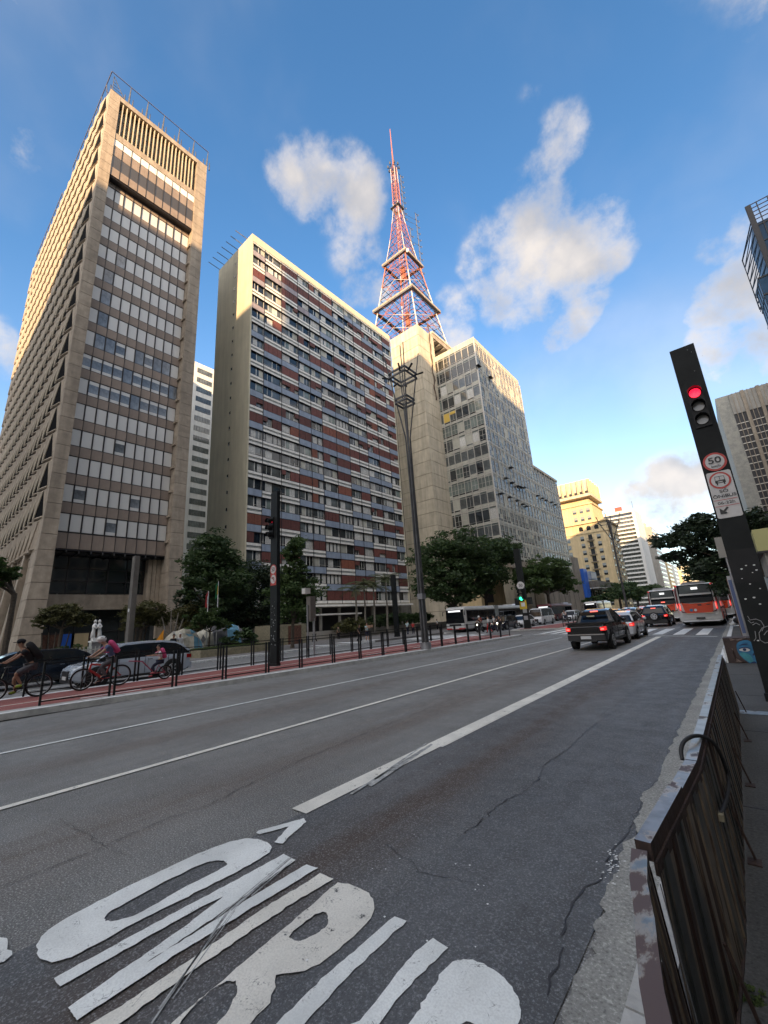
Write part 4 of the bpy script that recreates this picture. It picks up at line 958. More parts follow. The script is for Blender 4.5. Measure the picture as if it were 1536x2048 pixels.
# white banded office
WB = thing('white_banded_office', 'white office block with dark horizontal window bands and red rooftop sign', 'building', (-37, 285, 0))
wx, wy = -37.0, 284.0
MB().box(-62, wx-.8, wy+.8, wy+26, 0, 58.6, 'glass_dark').build('core', WB); MB().box(wx-1.6, wx, wy, wy+26, 0, 58.6, 'white_wall').build('end_wall', WB)
for r in range(22):
    z = 54.2-2.45*r
    MB().box(-62, wx-1.6, wy-.2, wy+1.0, z, z+.9, 'white_wall').build('floor_band', WB)
    m = MB()
    for q in range(14): m.box(-60.5+q*1.6, -59.1+q*1.6, wy+.70, wy+.78, z-1.45, z-.1, 'glass_grey'); 
    m.build('window_row', WB)
MB().box(-62, wx-1.6, wy, wy+20, 56.8, 58.6, 'white_wall').build('roof_band', WB)
p0, p1 = at(1229, 1022, Y=wy), at(1243, 1017, Y=wy); MB().box(p0[0], p1[0], wy+1, wy+1.4, 58.8, 61.4, 'red_panel').box(p0[0]-.6, p0[0], wy+1, wy+1.4, 58.8, 60.4, 'marble').build('roof_sign', WB)
MB().box(wx-1.0, wx-.4, wy+26, wy+28, 0, 50, 'frame_dark').build('dark_joint', WB)
BG = thing('beige_slab_building', 'tall beige building with blank side wall beyond the white banded office', 'building', (-37, 345, 0))
MB().box(-60, -37, 341, 372, 0, 55.4, 'beige_grey').build('wall', BG); MB().box(-44, -40, 343, 348, 55.4, 58.6, 'concrete_warm').build('roof_tank', BG)
for r in range(15): MB().box(-37, -36.6, 343, 372, 51-3.4*r, 52.8-3.4*r, 'white_wall').box(-37, -36.85, 343, 372, 52.8-3.4*r, 54.2-3.4*r, 'glass_dark').build('floor_band', BG)
MB().tube([(-50, 380, 55), (-50, 380, 84)], [.5, .15], 'steel_grey', 5).build('roof_mast', BG)
FB = [(-37, 385, 26, 36, 'cream_render', 'cream office block with dark window bands down the avenue'), (-37, 425, 30, 33, 'white_wall', 'white office block with narrow windows down the avenue'), (-36, 470, 40, 30, 'cream_render', 'low sunlit cream block where the avenue vanishes'), (-34, 540, 60, 40, 'cream_wall', 'farthest pale block closing the left side of the avenue'), (-16, 700, 60, 30, 'cream_wall', 'distant pale block standing at the end of the avenue')]
for (x, y, dy, h, m, lab) in FB:
    o = thing('distant_building', lab, 'building', (x, y, 0)); MB().box(x-24, x, y, y+dy, 0, h, m).build('wall', o)
    for r in range(int(h/3.3)): MB().box(x-.01, x+.15, y+1, y+dy-1, 2.2+3.3*r, 3.7+3.3*r, 'glass_dark').box(x-22, x-2, y-.15, y+.01, 2.2+3.3*r, 3.7+3.3*r, 'glass_dark').build('window_row', o)
    for q in range(7): MB().box(x-21+q*2.9, x-20.2+q*2.9, y-.2, y-.14, 1, h-1, m).build('pier', o)
# blue fronted shop pavilion
BS = thing('blue_shop_pavilion', 'small pavilion with bright blue side panel and blue sign beyond the glass building', 'building', (-37, 150, 0))
MB().box(-46, -36.6, 144.5, 148.5, 0, 14.4, 'sign_blue').build('blue_wall', BS)
sgn = MB().box(-36.7, -35.6, 148.6, 156, 10.9, 13.6, 'blue_spandrel'); sgn.build('sign_board', BS)
b = MB()
for i in range(5): b.box(-35.58, -35.5, 149.4+i*1.25, 149.75+i*1.25, 11.4, 13.2, 'marble')
b.build('sign_lettering', BS)
MB().box(-46, -34, 149, 171, 8.2, 10.4, 'concrete_dark').box(-46, -33.8, 149, 171, 8.0, 8.25, 'white_band').build('canopy', BS)
MB().box(-46, -38, 150, 170, 0, 8, 'glass_dark').build('glazing', BS)
for i in range(6): MB().box(-37.8, -37.5, 151+i*3.5, 151.3+i*3.5, 0, 8, 'frame_alu').build('column', BS)

# ---------------------------------------------------------------- right side of the avenue
RB = thing('grey_slab_office', 'grey concrete office slab with vertical ribs behind the near traffic signal', 'building', (8, 145, 0))
p0 = at(1430, 800, Y=140); p1 = at(1456, 795, Y=140); H_ = p0[2]+.3
MB().box(p0[0], p0[0]+50, 140, 175, 0, H_, 'stained_grey').build('wall', RB)
MB().box(p1[0]+.1, p0[0]+49, 139.9, 140, 2, H_-.2, 'frame_dark').build('glazing', RB)
k = 1; x = p1[0]+.8
while x < p0[0]+22:
    wd = .75 if k % 3 == 0 else .14; MB().box(x, x+wd, 139.3 if k % 3 == 0 else 139.6, 139.9, 0, H_, 'concrete').build('rib', RB); x += wd+(.75 if k % 3 else .6); k += 1
for r in range(24):
    z = H_-9-1.9*r; MB().box(p1[0]+.1, p0[0]+22, 139.72, 139.88, z, z+.22, 'frame_alu').build('floor_line', RB)
MB().box(p1[0]+.1, p0[0]+14, 139.65, 139.70, H_-6, H_-.3, 'beige_grey').build('plant_screen', RB)
RG = thing('blue_glass_tower', 'blue mirrored glass tower with lattice crown at the right edge', 'building', (16, 80, 0))
yg = 75.0; p0 = at(1490, 415, Y=yg); ztop = p0[2]
MB().box(p0[0], p0[0]+25, yg, yg+6, 0, ztop-3.5, 'glass_blue').build('glazing', RG)
b = MB()
for i in range(22): b.box(p0[0]+i*1.25-.06, p0[0]+i*1.25+.06, yg-.12, yg, 0, ztop, 'frame_dark')
b.build('mullion', RG); b = MB()
for r in range(22): b.box(p0[0]-.05, p0[0]+25, yg-.08, yg+.02, ztop-4-2.9*r, ztop-3.85-2.9*r, 'frame_dark')
for r in range(5): b.box(p0[0], p0[0]+25, yg-.1, yg, ztop-r*.7-.1, ztop-r*.7, 'rust')
b.build('floor_line', RG)
MB().box(p0[0]+1, p0[0]+25, yg+.3, yg+1, ztop-6, ztop-3.4, 'concrete_warm').build('crown_band', RG)
b = MB()
for i in range(7):
    z = ztop-3.6-i*1.4; b.tube([(p0[0], yg, z), (p0[0]-1.3, yg+6, z-1)], .07, 'frame_dark', 4).tube([(p0[0], yg, z), (p0[0]-1.3, yg+6, z-2.4)], .07, 'frame_dark', 4)
b.tube([(p0[0], yg, ztop-3), (p0[0]-1.3, yg+6, ztop-4.5), (p0[0]-1.3, yg+6, ztop-14), (p0[0], yg, ztop-13)], .09, 'frame_dark', 4)
b.build('lattice_frame', RG); MB().box(p0[0]-1.2, p0[0], yg+.5, yg+5.5, 0, ztop-12, 'glass_blue').build('side_bay', RG)
b = MB()
for r in range(20): b.box(p0[0]-1.28, p0[0], yg+.42, yg+5.6, ztop-12.2-2.9*r, ztop-11.95-2.9*r, 'frame_dark')
b.build('side_floor_line', RG); b = MB()
for i in range(4): b.box(p0[0]-1.26, p0[0]-1.2, yg+.5+i*1.45, yg+.62+i*1.45, 0, ztop-12, 'frame_dark')
b.build('side_mullion', RG)
MB().box(p0[0]+.0, p0[0]+.6, yg-.16, yg-.10, 0, ztop, 'frame_dark').build('edge_trim', RG)
# office blocks of the near side, behind and beside the camera: they keep the low sun off the street
NB = [(-240,48,88,'southernmost'), (-190,40,92,'southern'), (-149,29,90,'middle southern'), (-119,22,89,'broad'), (-96.5,12,82,'narrow lower'), (-84,36,101,'highest'), (-47,27,91,'tallish one'), (-19,38,86,'widest'), (20,20,68,'low one'), (42,70,66,'lowest'), (116,84,68,'long one'), (204,110,70,'northernmost')]
NB = [(30, y, dy, h, n) for y, dy, h, n in NB]
for i, (x, y, dy, h, nm) in enumerate(NB):
    o = thing('office_block', 'plain concrete office block set back on the near side of the avenue, the %s' % nm, 'building', (x, y, 0))
    MB().box(x+.4, x+28, y, y+dy, 0, h, 'concrete').build('wall', o)
    n_ = int((h-5)/3.4)
    b = MB()
    for r in range(n_): b.box(x+.2, x+.38, y+1, y+dy-1, 5+3.4*r, 6.9+3.4*r, 'glass_grey')
    b.build('window_row', o, kind='stuff'); b = MB()
    for q in range(int(dy/3)): b.box(x, x+.4, y+1+q*3, y+1.3+q*3, 4, h-.5, 'concrete_warm')
    b.build('pier', o, kind='stuff')

CL = [(-84, -60, 26, 60, 'pale concrete block opposite the camera, behind the brown tower side'), (-84, -110, 40, 48, 'lower concrete block further behind on the far side'), (-84, -190, 60, 66, 'tall block far behind on the far side of the avenue')]
for (x, y, dy, h, lab) in CL:
    o = thing('office_block', lab, 'building', (x, y, 0)); MB().box(x, -52, y, y+dy, 0, h, 'concrete').build('wall', o); b = MB()
    for r in range(int(h/3.5)): b.box(-52, -51.8, y+1, y+dy-1, 3+3.5*r, 4.9+3.5*r, 'glass_grey')
    b.build('window_row', o, kind='stuff')
o = thing('office_block', 'broad dark unseen block added far behind the camera to darken reflections', 'building', (-10, -330, 0)); MB().box(-80, 60, -350, -330, 0, 55, 'concrete_dark').build('wall', o)  # added across the avenue so the black cars reflect something dark

# ---------------------------------------------------------------- trees and plants
def leafmesh(name, blobs_, n, size, m, clump=.35, seed=1, droop=0, flat=False):
    r = np.random.default_rng(seed); vols = np.array([b[3]*b[4]*b[5] for b in blobs_])**.67; cnt = (n*vols/vols.sum()).astype(int)+1
    P_ = []
    for (cx, cy, cz, rx, ry, rz), k in zip(blobs_, cnt):
        nc = max(7, int(k/42)); d = r.normal(size=(nc, 3)); d /= np.linalg.norm(d, axis=1)[:, None]
        rad = r.uniform(.35, 1.0, nc)**.6*r.uniform(.72, 1.30, nc); cc = d*rad[:, None]*[rx, ry, rz]+[cx, cy, cz]
        idx = r.integers(0, nc, k); sp = clump*min(rx, ry, rz)
        P_.append(cc[idx]+r.normal(size=(k, 3))*[sp*.66, sp*.66, sp*.30])
    P_ = np.concatenate(P_); k = len(P_)
    a = r.normal(size=(k, 3)); a[:, 2] *= .5; a[:, 2] -= droop; a /= np.linalg.norm(a, axis=1)[:, None]
    b_ = r.normal(size=(k, 3)); b_ -= (b_*a).sum(1)[:, None]*a; b_ /= np.linalg.norm(b_, axis=1)[:, None]
    s_ = size*r.uniform(.6, 1.35, k)[:, None]
    V = np.stack([P_-a*s_, P_+b_*s_*.42, P_+a*s_, P_-b_*s_*.42], 1).reshape(-1, 3)
    me = bpy.data.meshes.new(name); me.vertices.add(4*k); me.vertices.foreach_set('co', V.ravel()); me.loops.add(4*k); me.loops.foreach_set('vertex_index', np.arange(4*k)); me.polygons.add(k)
    me.polygons.foreach_set('loop_start', np.arange(k)*4); me.polygons.foreach_set('loop_total', np.full(k, 4)); me.materials.append(MATS[m]); me.update(); me.validate()
    return me
def limb(b, a, c, r0, r1, m, seed):
    rs_ = random.Random(seed); a = Vector(a); c = Vector(c); pts = [a.lerp(c, t)+Vector((rs_.uniform(-1,1), rs_.uniform(-1,1), rs_.uniform(-.3,.3)))*(c-a).length*.06*(t*(1-t)*4) for t in (0,.33,.66,1)]
    b.tube(pts, [r0, r0*.8+r1*.2, r0*.4+r1*.6, r1], m, 7)
def tree(name, label, base, blobs_, n, size, m='leaf_deep', tr=.2, bark='bark', group=None, seed=1, clump=.35, fork=None, cat='tree'):
    o = thing(name, label, cat, base, group=group)
    b = MB(); bx_, by_, bz_ = base; top = max(q[2] for q in blobs_); f = fork if fork is not None else bz_+(min(q[2]-q[5] for q in blobs_)-bz_)*.9+.2
    b.tube([(bx_, by_, bz_-.1), (bx_+.02, by_, bz_+.3), (bx_+.05, by_+.03, f)], [tr*1.5, tr*1.05, tr*.85], bark, 9)
    for i, q in enumerate(blobs_): limb(b, (bx_+.05, by_+.03, f-.1), (q[0], q[1], q[2]), tr*.62, tr*.18, bark, seed*9+i)
    b.build('trunk', o); me = leafmesh('crown', [(q[0]-bx_, q[1]-by_, q[2]-bz_, *q[3:]) for q in blobs_], n, size, m, clump, seed)
    c = bpy.data.objects.new('crown', me); C.objects.link(c); c.parent = o
    return o
def px_blobs(X, items, depth=1.0):   # crown lobes: centre and radii surveyed on the plane x = X
    out_ = []
    for (px, py, rw, rh) in items:
        c = at(px, py, X=X); l = at(px-rw, py, X=X); t_ = at(px, py-rh, X=X); ry = max(.3, abs(c[1]-l[1])); rz = max(.3, abs(t_[2]-c[2]))
        out_.append((X+random.uniform(-.25,.25)*ry*depth, c[1], c[2], min(ry, rz*1.6)*depth, ry, rz))
    return out_
tree('street_tree', 'broad dark tree in the plaza between the brown tower and the apartments', (-39.7, 20.9, .15), px_blobs(-39.7, [(425,1095,38,30),(395,1130,32,28),(455,1120,34,30),(410,1160,40,26),(460,1165,38,28),(440,1200,34,22),(385,1175,18,20)]), 17000, .17, 'leaf_olive' if False else 'leaf_deep', .22, seed=2)
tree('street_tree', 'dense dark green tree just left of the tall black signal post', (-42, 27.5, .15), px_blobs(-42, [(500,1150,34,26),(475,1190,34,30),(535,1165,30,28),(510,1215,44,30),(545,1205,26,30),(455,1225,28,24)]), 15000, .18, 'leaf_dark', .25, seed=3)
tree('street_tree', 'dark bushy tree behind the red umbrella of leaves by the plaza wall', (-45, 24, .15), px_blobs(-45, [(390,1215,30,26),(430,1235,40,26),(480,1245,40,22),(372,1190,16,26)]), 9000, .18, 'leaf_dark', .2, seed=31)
bpy.data.objects[-1] if False else None
tree('street_tree', 'slender kerbside tree with tiered crown right of the tall black signal post', (-28, 21.5, .15), px_blobs(-28, [(588,1092,20,18),(580,1110,22,14),(592,1135,20,14),(596,1160,24,18),(580,1185,34,26),(612,1185,26,26),(592,1220,38,24),(575,1150,14,16)]), 12000, .15, 'leaf_mid', .14, seed=4)
tree('ornamental_tree', 'small flat-topped tree in a stone planter before the left half of the brown tower', (-42, 9.4, .9), px_blobs(-42, [(100,1232,28,16),(135,1222,34,18),(160,1240,26,14),(82,1244,16,10)]), 5500, .12, 'leaf_olive', .12, seed=5)
tree('ornamental_tree', 'small round tree in a stone planter before the right half of the brown tower', (-42, 15.3, .9), px_blobs(-42, [(270,1225,26,20),(300,1220,30,20),(320,1238,22,18),(262,1245,22,14)]), 5500, .12, 'leaf_olive', .12, seed=6)
tree('street_tree', 'young feathery tree standing in the grass bed beside the cream tent', (-33.5, 17.4, .5), px_blobs(-33.5, [(405,1235,30,12),(430,1240,32,12),(420,1222,24,10),(448,1252,20,10),(385,1250,18,9)]), 3800, .12, 'leaf_mid', .07, seed=7)
tree('olive_bush', 'round olive bush rising behind the tents', (-41, 18.6, .15), px_blobs(-41, [(385,1240,32,24),(365,1225,22,18),(410,1215,26,16)]), 5000, .13, 'leaf_olive', .1, seed=8, cat='bush')
tree('street_tree', 'leafy tree cut by the left edge above the splayed columns', (-30, 4.4, .15), px_blobs(-30, [(5,1140,30,14),(-30,1130,34,22),(20,1152,18,9),(-10,1165,22,10)]), 3500, .15, 'leaf_mid', .14, seed=9)
tree('street_tree', 'big dense tree left of the silver articulated bus', (-34, 57, .15), px_blobs(-34, [(905,1090,36,26),(880,1115,34,30),(935,1110,40,30),(890,1150,44,28),(950,1150,40,26),(915,1185,46,26),(870,1180,24,24)]), 20000, .30, 'leaf_deep', .35, seed=10)
tree('street_tree', 'big spreading tree above the middle of the silver articulated bus', (-34, 68, .15), px_blobs(-34, [(985,1100,32,20),(955,1125,28,24),(1000,1118,22,16),(975,1150,30,18),(950,1175,26,18)]), 12000, .32, 'leaf_deep', .32, seed=11)
tree('street_tree', 'round-topped dark tree in front of the tan side wall', (-30, 88, .15), px_blobs(-30, [(1090,1135,34,16),(1065,1150,28,16),(1120,1148,30,16),(1095,1165,44,18),(1060,1170,22,14),(1135,1170,16,12)]), 15000, .36, 'leaf_mid', .35, seed=12)
tree('street_tree', 'low dark tree before the foot of the yellow stepped building', (-29, 150, .15), px_blobs(-29, [(1238,1186,16,12),(1255,1180,16,14)]), 4500, .5, 'leaf_deep', .4, seed=13)
tree('street_tree', 'dark tree before the foot of the white banded office', (-29, 180, .15), px_blobs(-29, [(1275,1178,18,14),(1295,1182,16,12),(1262,1190,12,9)]), 5000, .6, 'leaf_deep', .45, seed=14)
tree('street_tree', 'small tree under the blue pavilion canopy', (-31, 122, .15), px_blobs(-31, [(1200,1196,18,9),(1185,1200,12,7),(1217,1200,10,7)]), 3000, .4, 'leaf_deep', .3, seed=15)
tree('street_tree', 'large dark tree arching over the pavement behind the near signal post', (1.6, 31, .13), px_blobs(2, [(0,0,1,1)])[:0]+[
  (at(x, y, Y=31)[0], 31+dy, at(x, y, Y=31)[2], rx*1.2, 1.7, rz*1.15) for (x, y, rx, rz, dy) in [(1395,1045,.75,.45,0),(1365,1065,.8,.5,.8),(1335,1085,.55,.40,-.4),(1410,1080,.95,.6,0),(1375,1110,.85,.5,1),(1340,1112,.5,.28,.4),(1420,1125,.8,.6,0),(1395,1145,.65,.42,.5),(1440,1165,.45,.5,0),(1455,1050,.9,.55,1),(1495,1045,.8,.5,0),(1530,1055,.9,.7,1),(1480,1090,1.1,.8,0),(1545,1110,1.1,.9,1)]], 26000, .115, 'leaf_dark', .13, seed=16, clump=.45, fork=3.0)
tree('street_tree', 'lighter green tree further along the right pavement above the second orange bus', (2.2, 62, .13), [(at(x, y, Y=62)[0], 62, at(x, y, Y=62)[2], rx, 1.8, rz) for (x, y, rx, rz) in [(1430,1160,1.3,1.0),(1445,1185,1.2,1.1),(1415,1150,.9,.7),(1455,1150,1.6,1.3),(1452,1205,.9,.9)]], 6000, .24, 'leaf_mid', .2, seed=17)
for i, (x, y, z, lab) in enumerate([(-38, 47, 3.0, 'clipped hedge in front of the apartment entrance'), (-37, 40.0, 2.2, 'low clipped hedge left of the palms')]):
    o = thing('hedge', lab, 'hedge', (x, y, .9)); me = leafmesh('foliage', [(0, k*1.9-3.8, .7+.4*(i==0), 1.2, 1.5, .8) for k in range(7 if i == 0 else 3)], 9000 if i == 0 else 4000, .15, 'leaf_deep' if i == 0 else 'leaf_olive', .4, 20+i)
    q = bpy.data.objects.new('foliage', me); C.objects.link(q); q.parent = o; MB().tube([(x, y, .15), (x, y, 1.2)], .1, 'bark').build('stem', o)
def palm(name, label, base, h, nf, fl, seed, m='leaf_palm', group=None):
    rs_ = random.Random(seed); o = thing(name, label, 'palm tree', base, group=group); b = MB(); x, y, z = base
    b.tube([(x, y, z), (x+.1, y+.1, z+h*.5), (x+.15, y+.05, z+h)], [.16, .11, .09], 'bark_pale', 7); b.build('trunk', o); b = MB()
    for i in range(nf):
        az = 2*pi*i/nf+rs_.uniform(-.3, .3); el = rs_.uniform(.1, 1.1); pts = []
        for k in range(8): t = k/7; r_ = fl*t*cos(el*(1-t*.6)); pts.append(Vector((x+.15+r_*cos(az), y+.05+r_*sin(az), z+h+fl*(sin(el)*t-1.0*t*t*(.55+.3*rs_.random()*0)))))
        for a, c in zip(pts, pts[1:]):
            d = (c-a).normalized(); s_ = d.cross(Vector((0,0,1))).normalized()
            for q in range(3):
                p = a.lerp(c, q/3)
                for sg in (-1, 1): e = p+s_*sg*.34*fl/2.2+d*.22-Vector((0,0,.20)); b.poly([p-d*.03, p+d*.05, e], m)
    b.build('fronds', o); return o
for i, (px, h, lab) in enumerate([(712, 5.6, 'leftmost palm of the clump before the apartments'), (724, 6.4, 'tall palm in the middle of the clump before the apartments'), (737, 5.9, 'palm right of the middle of the clump before the apartments'), (757, 6.9, 'rightmost palm of the clump before the apartments')]):
    p = at(px, 1250, X=-37); palm('palm_tree', lab, (-37+.5*i, p[1], .6), h*.95, 17, 2.5, i+3, group='palm clump before the apartments')
palm('palm_tree', 'tall light green palm at the foot of the concrete shaft', (-42, 60, .2), 7.8, 18, 3.6, 40, 'leaf_mid'); palm('palm_tree', 'palm beside the kerb before the yellow building', (-33, 152, .2), 8, 14, 4, 41, 'leaf_palm')
# bare tree
o = thing('bare_tree', 'leafless forked tree trunk beside the right planter tree', 'tree', (-39, 16.8, .15)); b = MB(); x, y = -39, 16.8
b.tube([(x,y,.1),(x,y,1.6)], [.16,.13], 'bark_pale')
for dx, dy, dz in ((0,-.95,1.9),(0,.95,1.7),(.3,-.3,2.4),(0,.45,2.2)): b.tube([(x,y,1.5),(x+dx*.4,y+dy*.6,1.5+dz*.35),(x+dx,y+dy,1.5+dz)], [.10,.07,.03], 'bark_pale', 6)
b.build('trunk', o)
# ---------------------------------------------------------------- plaza: planters, bed, tents, walls
bed = thing('grass_bed', 'raised concrete bed with grass beside the far kerb', 'planter', (-29.5, 16, .15))
MB().box(-34.5, -28.6, 14.3, 14.55, .15, .62, 'planter_wall').box(-28.9, -28.6, 14.55, 20.6, .15, .62, 'planter_wall').box(-34.5, -34.2, 14.55, 20.6, .15, .62, 'planter_wall').build('wall', bed)
MB().box(-34.2, -28.9, 14.55, 20.6, .15, .55, 'soil').build('soil', bed)
n_ = 9000; gx = rng.uniform(-34.1, -28.95, n_); gy = rng.uniform(14.6, 20.5, n_); v = np.zeros((n_, 3, 3)); hgt = rng.uniform(.05, .22, n_)
v[:,0] = np.stack([gx-.012, gy, np.full(n_, .54)], 1); v[:,1] = np.stack([gx+.012, gy+.01, np.full(n_, .54)], 1); v[:,2] = np.stack([gx+rng.normal(0,.04,n_), gy+rng.normal(0,.04,n_), .54+hgt], 1)
me = bpy.data.meshes.new('grass'); me.from_pydata(v.reshape(-1,3).tolist(), [], np.arange(3*n_).reshape(-1,3).tolist()); me.materials.append(MATS['grass']); o = bpy.data.objects.new('grass', me); C.objects.link(o); tag(o, kind='stuff')
for i, (ya, yb, lab) in enumerate([(7.2, 11.6, 'long stone planter under the left flat-topped tree'), (13.0, 17.6, 'long stone planter under the right round tree')]):
    o = thing('stone_planter', lab, 'planter', (-42, (ya+yb)/2, .15)); MB().box(-43, -41, ya, yb, .15, 1.0, 'tan_stone').build('box', o)
    me = leafmesh('plants', [(0, t-(yb-ya)/2+.6, 1.0, .8, .7, .35) for t in np.arange(0, yb-ya-.6, .8)], 2200, .10, 'leaf_mid', .5, 60+i); q = bpy.data.objects.new('plants', me); C.objects.link(q); q.parent = o
    for k in range(5): MB().tube([(-42, ya+1.2+k*.35, 1.0), (-42, ya+1+k*.45, 2.6)], .05, 'bark').build('stem', o)
def tent(name, label, cx, cy, w_, d_, h, mats_, seed):
    rs_ = random.Random(seed); o = thing(name, label, 'tent', (cx, cy, .15)); b = MB(); n = 9; k = 9
    P_ = [[None]*k for _ in range(n)]
    for i in range(n):
        for j in range(k):
            u, v_ = i/(n-1)*2-1, j/(k-1)*2-1; q = max(0, 1-abs(u)**2.6)*max(0, 1-abs(v_)**2.6)
            P_[i][j] = (cx+u*d_/2+rs_.gauss(0,.05), cy+v_*w_/2+rs_.gauss(0,.05), .15+h*q**.5*(.88+.2*rs_.random()))
    for i in range(n-1):
        for j in range(k-1): b.poly([P_[i][j], P_[i+1][j], P_[i+1][j+1], P_[i][j+1]], mats_[(j*len(mats_))//(k-1)] if rs_.random() < .85 else rs_.choice(mats_))
    b.build('tarpaulin', o, smooth=False)
    b = MB()
    for j in (2, 6): b.tube([P_[i][j] for i in range(n)], .03, 'steel_light', 4)
    b.build('tent_pole', o); return o
tent('tarp_tent', 'cream and blue tarpaulin tent left of the young tree', -34.6, 15.7, 3.0, 3, 2.0, ['tarp_cream','tarp_cream','tarp_blue','tarp_cream'], 4)
tent('tarp_tent', 'grey and dark tarpaulin shelter right of the young tree', -35.8, 19.6, 5.2, 3.2, 2.3, ['tarp_cream','tarp_grey','tarp_blue','tarp_grey'], 8)
tree('fern_bush', 'dark spiky bush beside the grey tarpaulin shelter', (-32.6, 20.0, .5), [(-32.6, 20.0, 1.0, .9, 1.2, .7), (-32.8, 18.8, .9, .6, .6, .5)], 1800, .16, 'leaf_deep', .05, seed=70, cat='bush')
o = thing('plaza_wall', 'low beige wall running behind the tents', 'wall', (-44, 28, .15)); MB().box(-46, -45.6, 18, 30, .15, 3.0, 'cream_wall' if False else 'concrete').build('wall', o)
o = thing('garden_wall', 'low grey wall in front of the apartment block', 'wall', (-36.6, 45, .15)); MB().box(-38.2, -37.9, 31, 84, .15, 1.15, 'beige_grey').build('wall', o)
o = thing('wooden_door_kiosk', 'low beige block with a dark brown door behind the kerbside tree', 'kiosk', (-36, 26.5, .15)); MB().box(-37.5, -34.9, 24.2, 28.6, .15, 2.1, 'planter_wall').build('wall', o); MB().box(-34.9, -34.84, 26.3, 27.9, .15, 1.95, 'rust').build('door', o)
# white statue
o = thing('white_statue', 'white statue of two figures on a white pedestal before the brown tower', 'statue', (-36, 10.9, .15)); p = at(190, 1290, X=-36); x, y = -36, p[1]; zt = at(190, 1270, X=-36)[2]
MB().box(x-.3, x+.3, y-.3, y+.3, .15, zt-.5, 'steel_light').box(x-.36, x+.36, y-.36, y+.36, zt-.5, zt-.40, 'marble').box(x-.24, x+.24, y-.24, y+.24, zt-.40, zt-.2, 'marble').build('pedestal', o)
b = MB()
for s_ in (-1, 1): b.loft([[(x+.17*q*cos(t*pi/4), y+s_*.2+s_*off+.15*q*sin(t*pi/4), zt-.2+zz) for t in range(8)] for zz, q, off in ((0,1.1,0),(.35,.85,0),(.6,.65,-.02),(.85,1.0,-.04),(1.02,.5,-.06))], 'marble').ell((x, y+s_*.13, zt+.95), (.10,.10,.13), 'marble', 8, 6).tube([(x+.1, y+s_*.28, zt+.6), (x+.22, y+s_*.1, zt+.45), (x+.15, y-s_*.05, zt+.7)], .05, 'marble')
b.build('figures', o, smooth=True)
o = thing('orange_flag', 'orange pennant on a pole behind the silver car', 'flag', (-31, 12.3, .15)); p = at(326, 1290, X=-31); x, y = -31, p[1]; b = MB().tube([(x,y,.15),(x,y,at(326,1252,X=-31)[2])], .02, 'steel_light', 5); b.build('pole', o); za = at(326,1258,X=-31)[2]; MB().poly([(x,y,za),(x-.1,y-.55,za-.9),(x+.1,y-.1,za-1.0),(x,y,za-.9)], 'flag_orange').build('pennant', o)
for px, py0, c_, lab in ((437, 1163, 'flag_green', 'green and yellow flag on a white pole in the plaza trees'), (417, 1182, 'flag_red', 'small red and white flag on a pole in the plaza trees')):
    p = at(px, py0, X=-34); o = thing('flagpole', lab, 'flag', (-34, p[1], .15)); MB().tube([(-34, p[1], .15), (-34, p[1], p[2])], .035, 'marble', 5).build('pole', o); MB().poly([(-34,p[1]-.02,p[2]),(-33.9,p[1]-.28,p[2]-.4),(-34,p[1]-.25,p[2]-1.5),(-34,p[1]-.02,p[2]-1.3)], c_).poly([(-33.95,p[1]-.02,p[2]-.3),(-33.9,p[1]-.14,p[2]-.5),(-33.95,p[1]-.12,p[2]-1.1),(-33.95,p[1]-.02,p[2]-1.1)], 'sign_yellow' if c_ == 'flag_green' else 'marble').build('flag', o)
# fence of palings before the tower, seen behind the cyclists
o = thing('paling_fence', 'white paling fence behind the black car and the cyclist', 'fence', (-31, 11, .15))
pg = MB().box(-.02,.02,-.02,.02,0,1.25,'frame_white').mesh('paling')
for i in range(26): inst('paling', pg, o, (-31, 7.2+i*.2, .15))
MB().box(-31.02,-30.98,7.1,12.4,1.2,1.25,'frame_white').build('rail', o)

# ---------------------------------------------------------------- median railing, posts, light mast
def railpanel(y0, y1, xf, label, group, z=.15, h=1.1):
    xa, xb = xf(y0), xf(y1); o = thing('railing_panel', label, 'railing', (xa, y0, z), group=group)
    for x, y in ((xa, y0+.06), (xb, y1-.06)): MB().box(x-.025, x+.025, y-.025, y+.025, z, z+h, 'black_paint').build('post', o)
    for zz in (.10, 1.05): MB().tube([(xa, y0+.06, z+zz), (xb, y1-.06, z+zz)], .022, 'black_paint', 4).build('rail', o)
    return o
fy = [2.97,4.62,6.31,7.93,9.61,11.13,12.84,14.43,15.97,17.7,19.4,21.0,22.5,24.0,25.5,27.0,28.5,30.0]
for y0, y1 in zip(fy, fy[1:]): railpanel(y0, y1, fx, 'black metal railing panel in the row along the near edge of the red cycle path', 'railing panels along the near edge of the cycle path')
fb = [-17.95]*2
for i in range(15): railpanel(3.2+i*1.65, 3.2+(i+1)*1.65, lambda y: -17.9, 'black metal railing panel in the row along the far edge of the red cycle path', 'railing panels along the far edge of the cycle path')
for i in range(6): railpanel(42+i*1.65, 42+(i+1)*1.65, lambda y: fx(y), 'black metal railing panel on the median beyond the crossing', 'railing panels beyond the crossing')
def sigpost(name, label, x, y, wx, wy, h, z=.15, m='dark_post'):
    o = thing(name, label, 'signal post', (x, y, z)); b = MB(); b.box(x-wx/2, x+wx/2, y-wy/2, y+wy/2, z, z+h, m).box(x-wx/2-.02, x+wx/2+.02, y-wy/2-.02, y+wy/2+.02, z, z+.12, 'black_paint'); b.build('post', o); return o
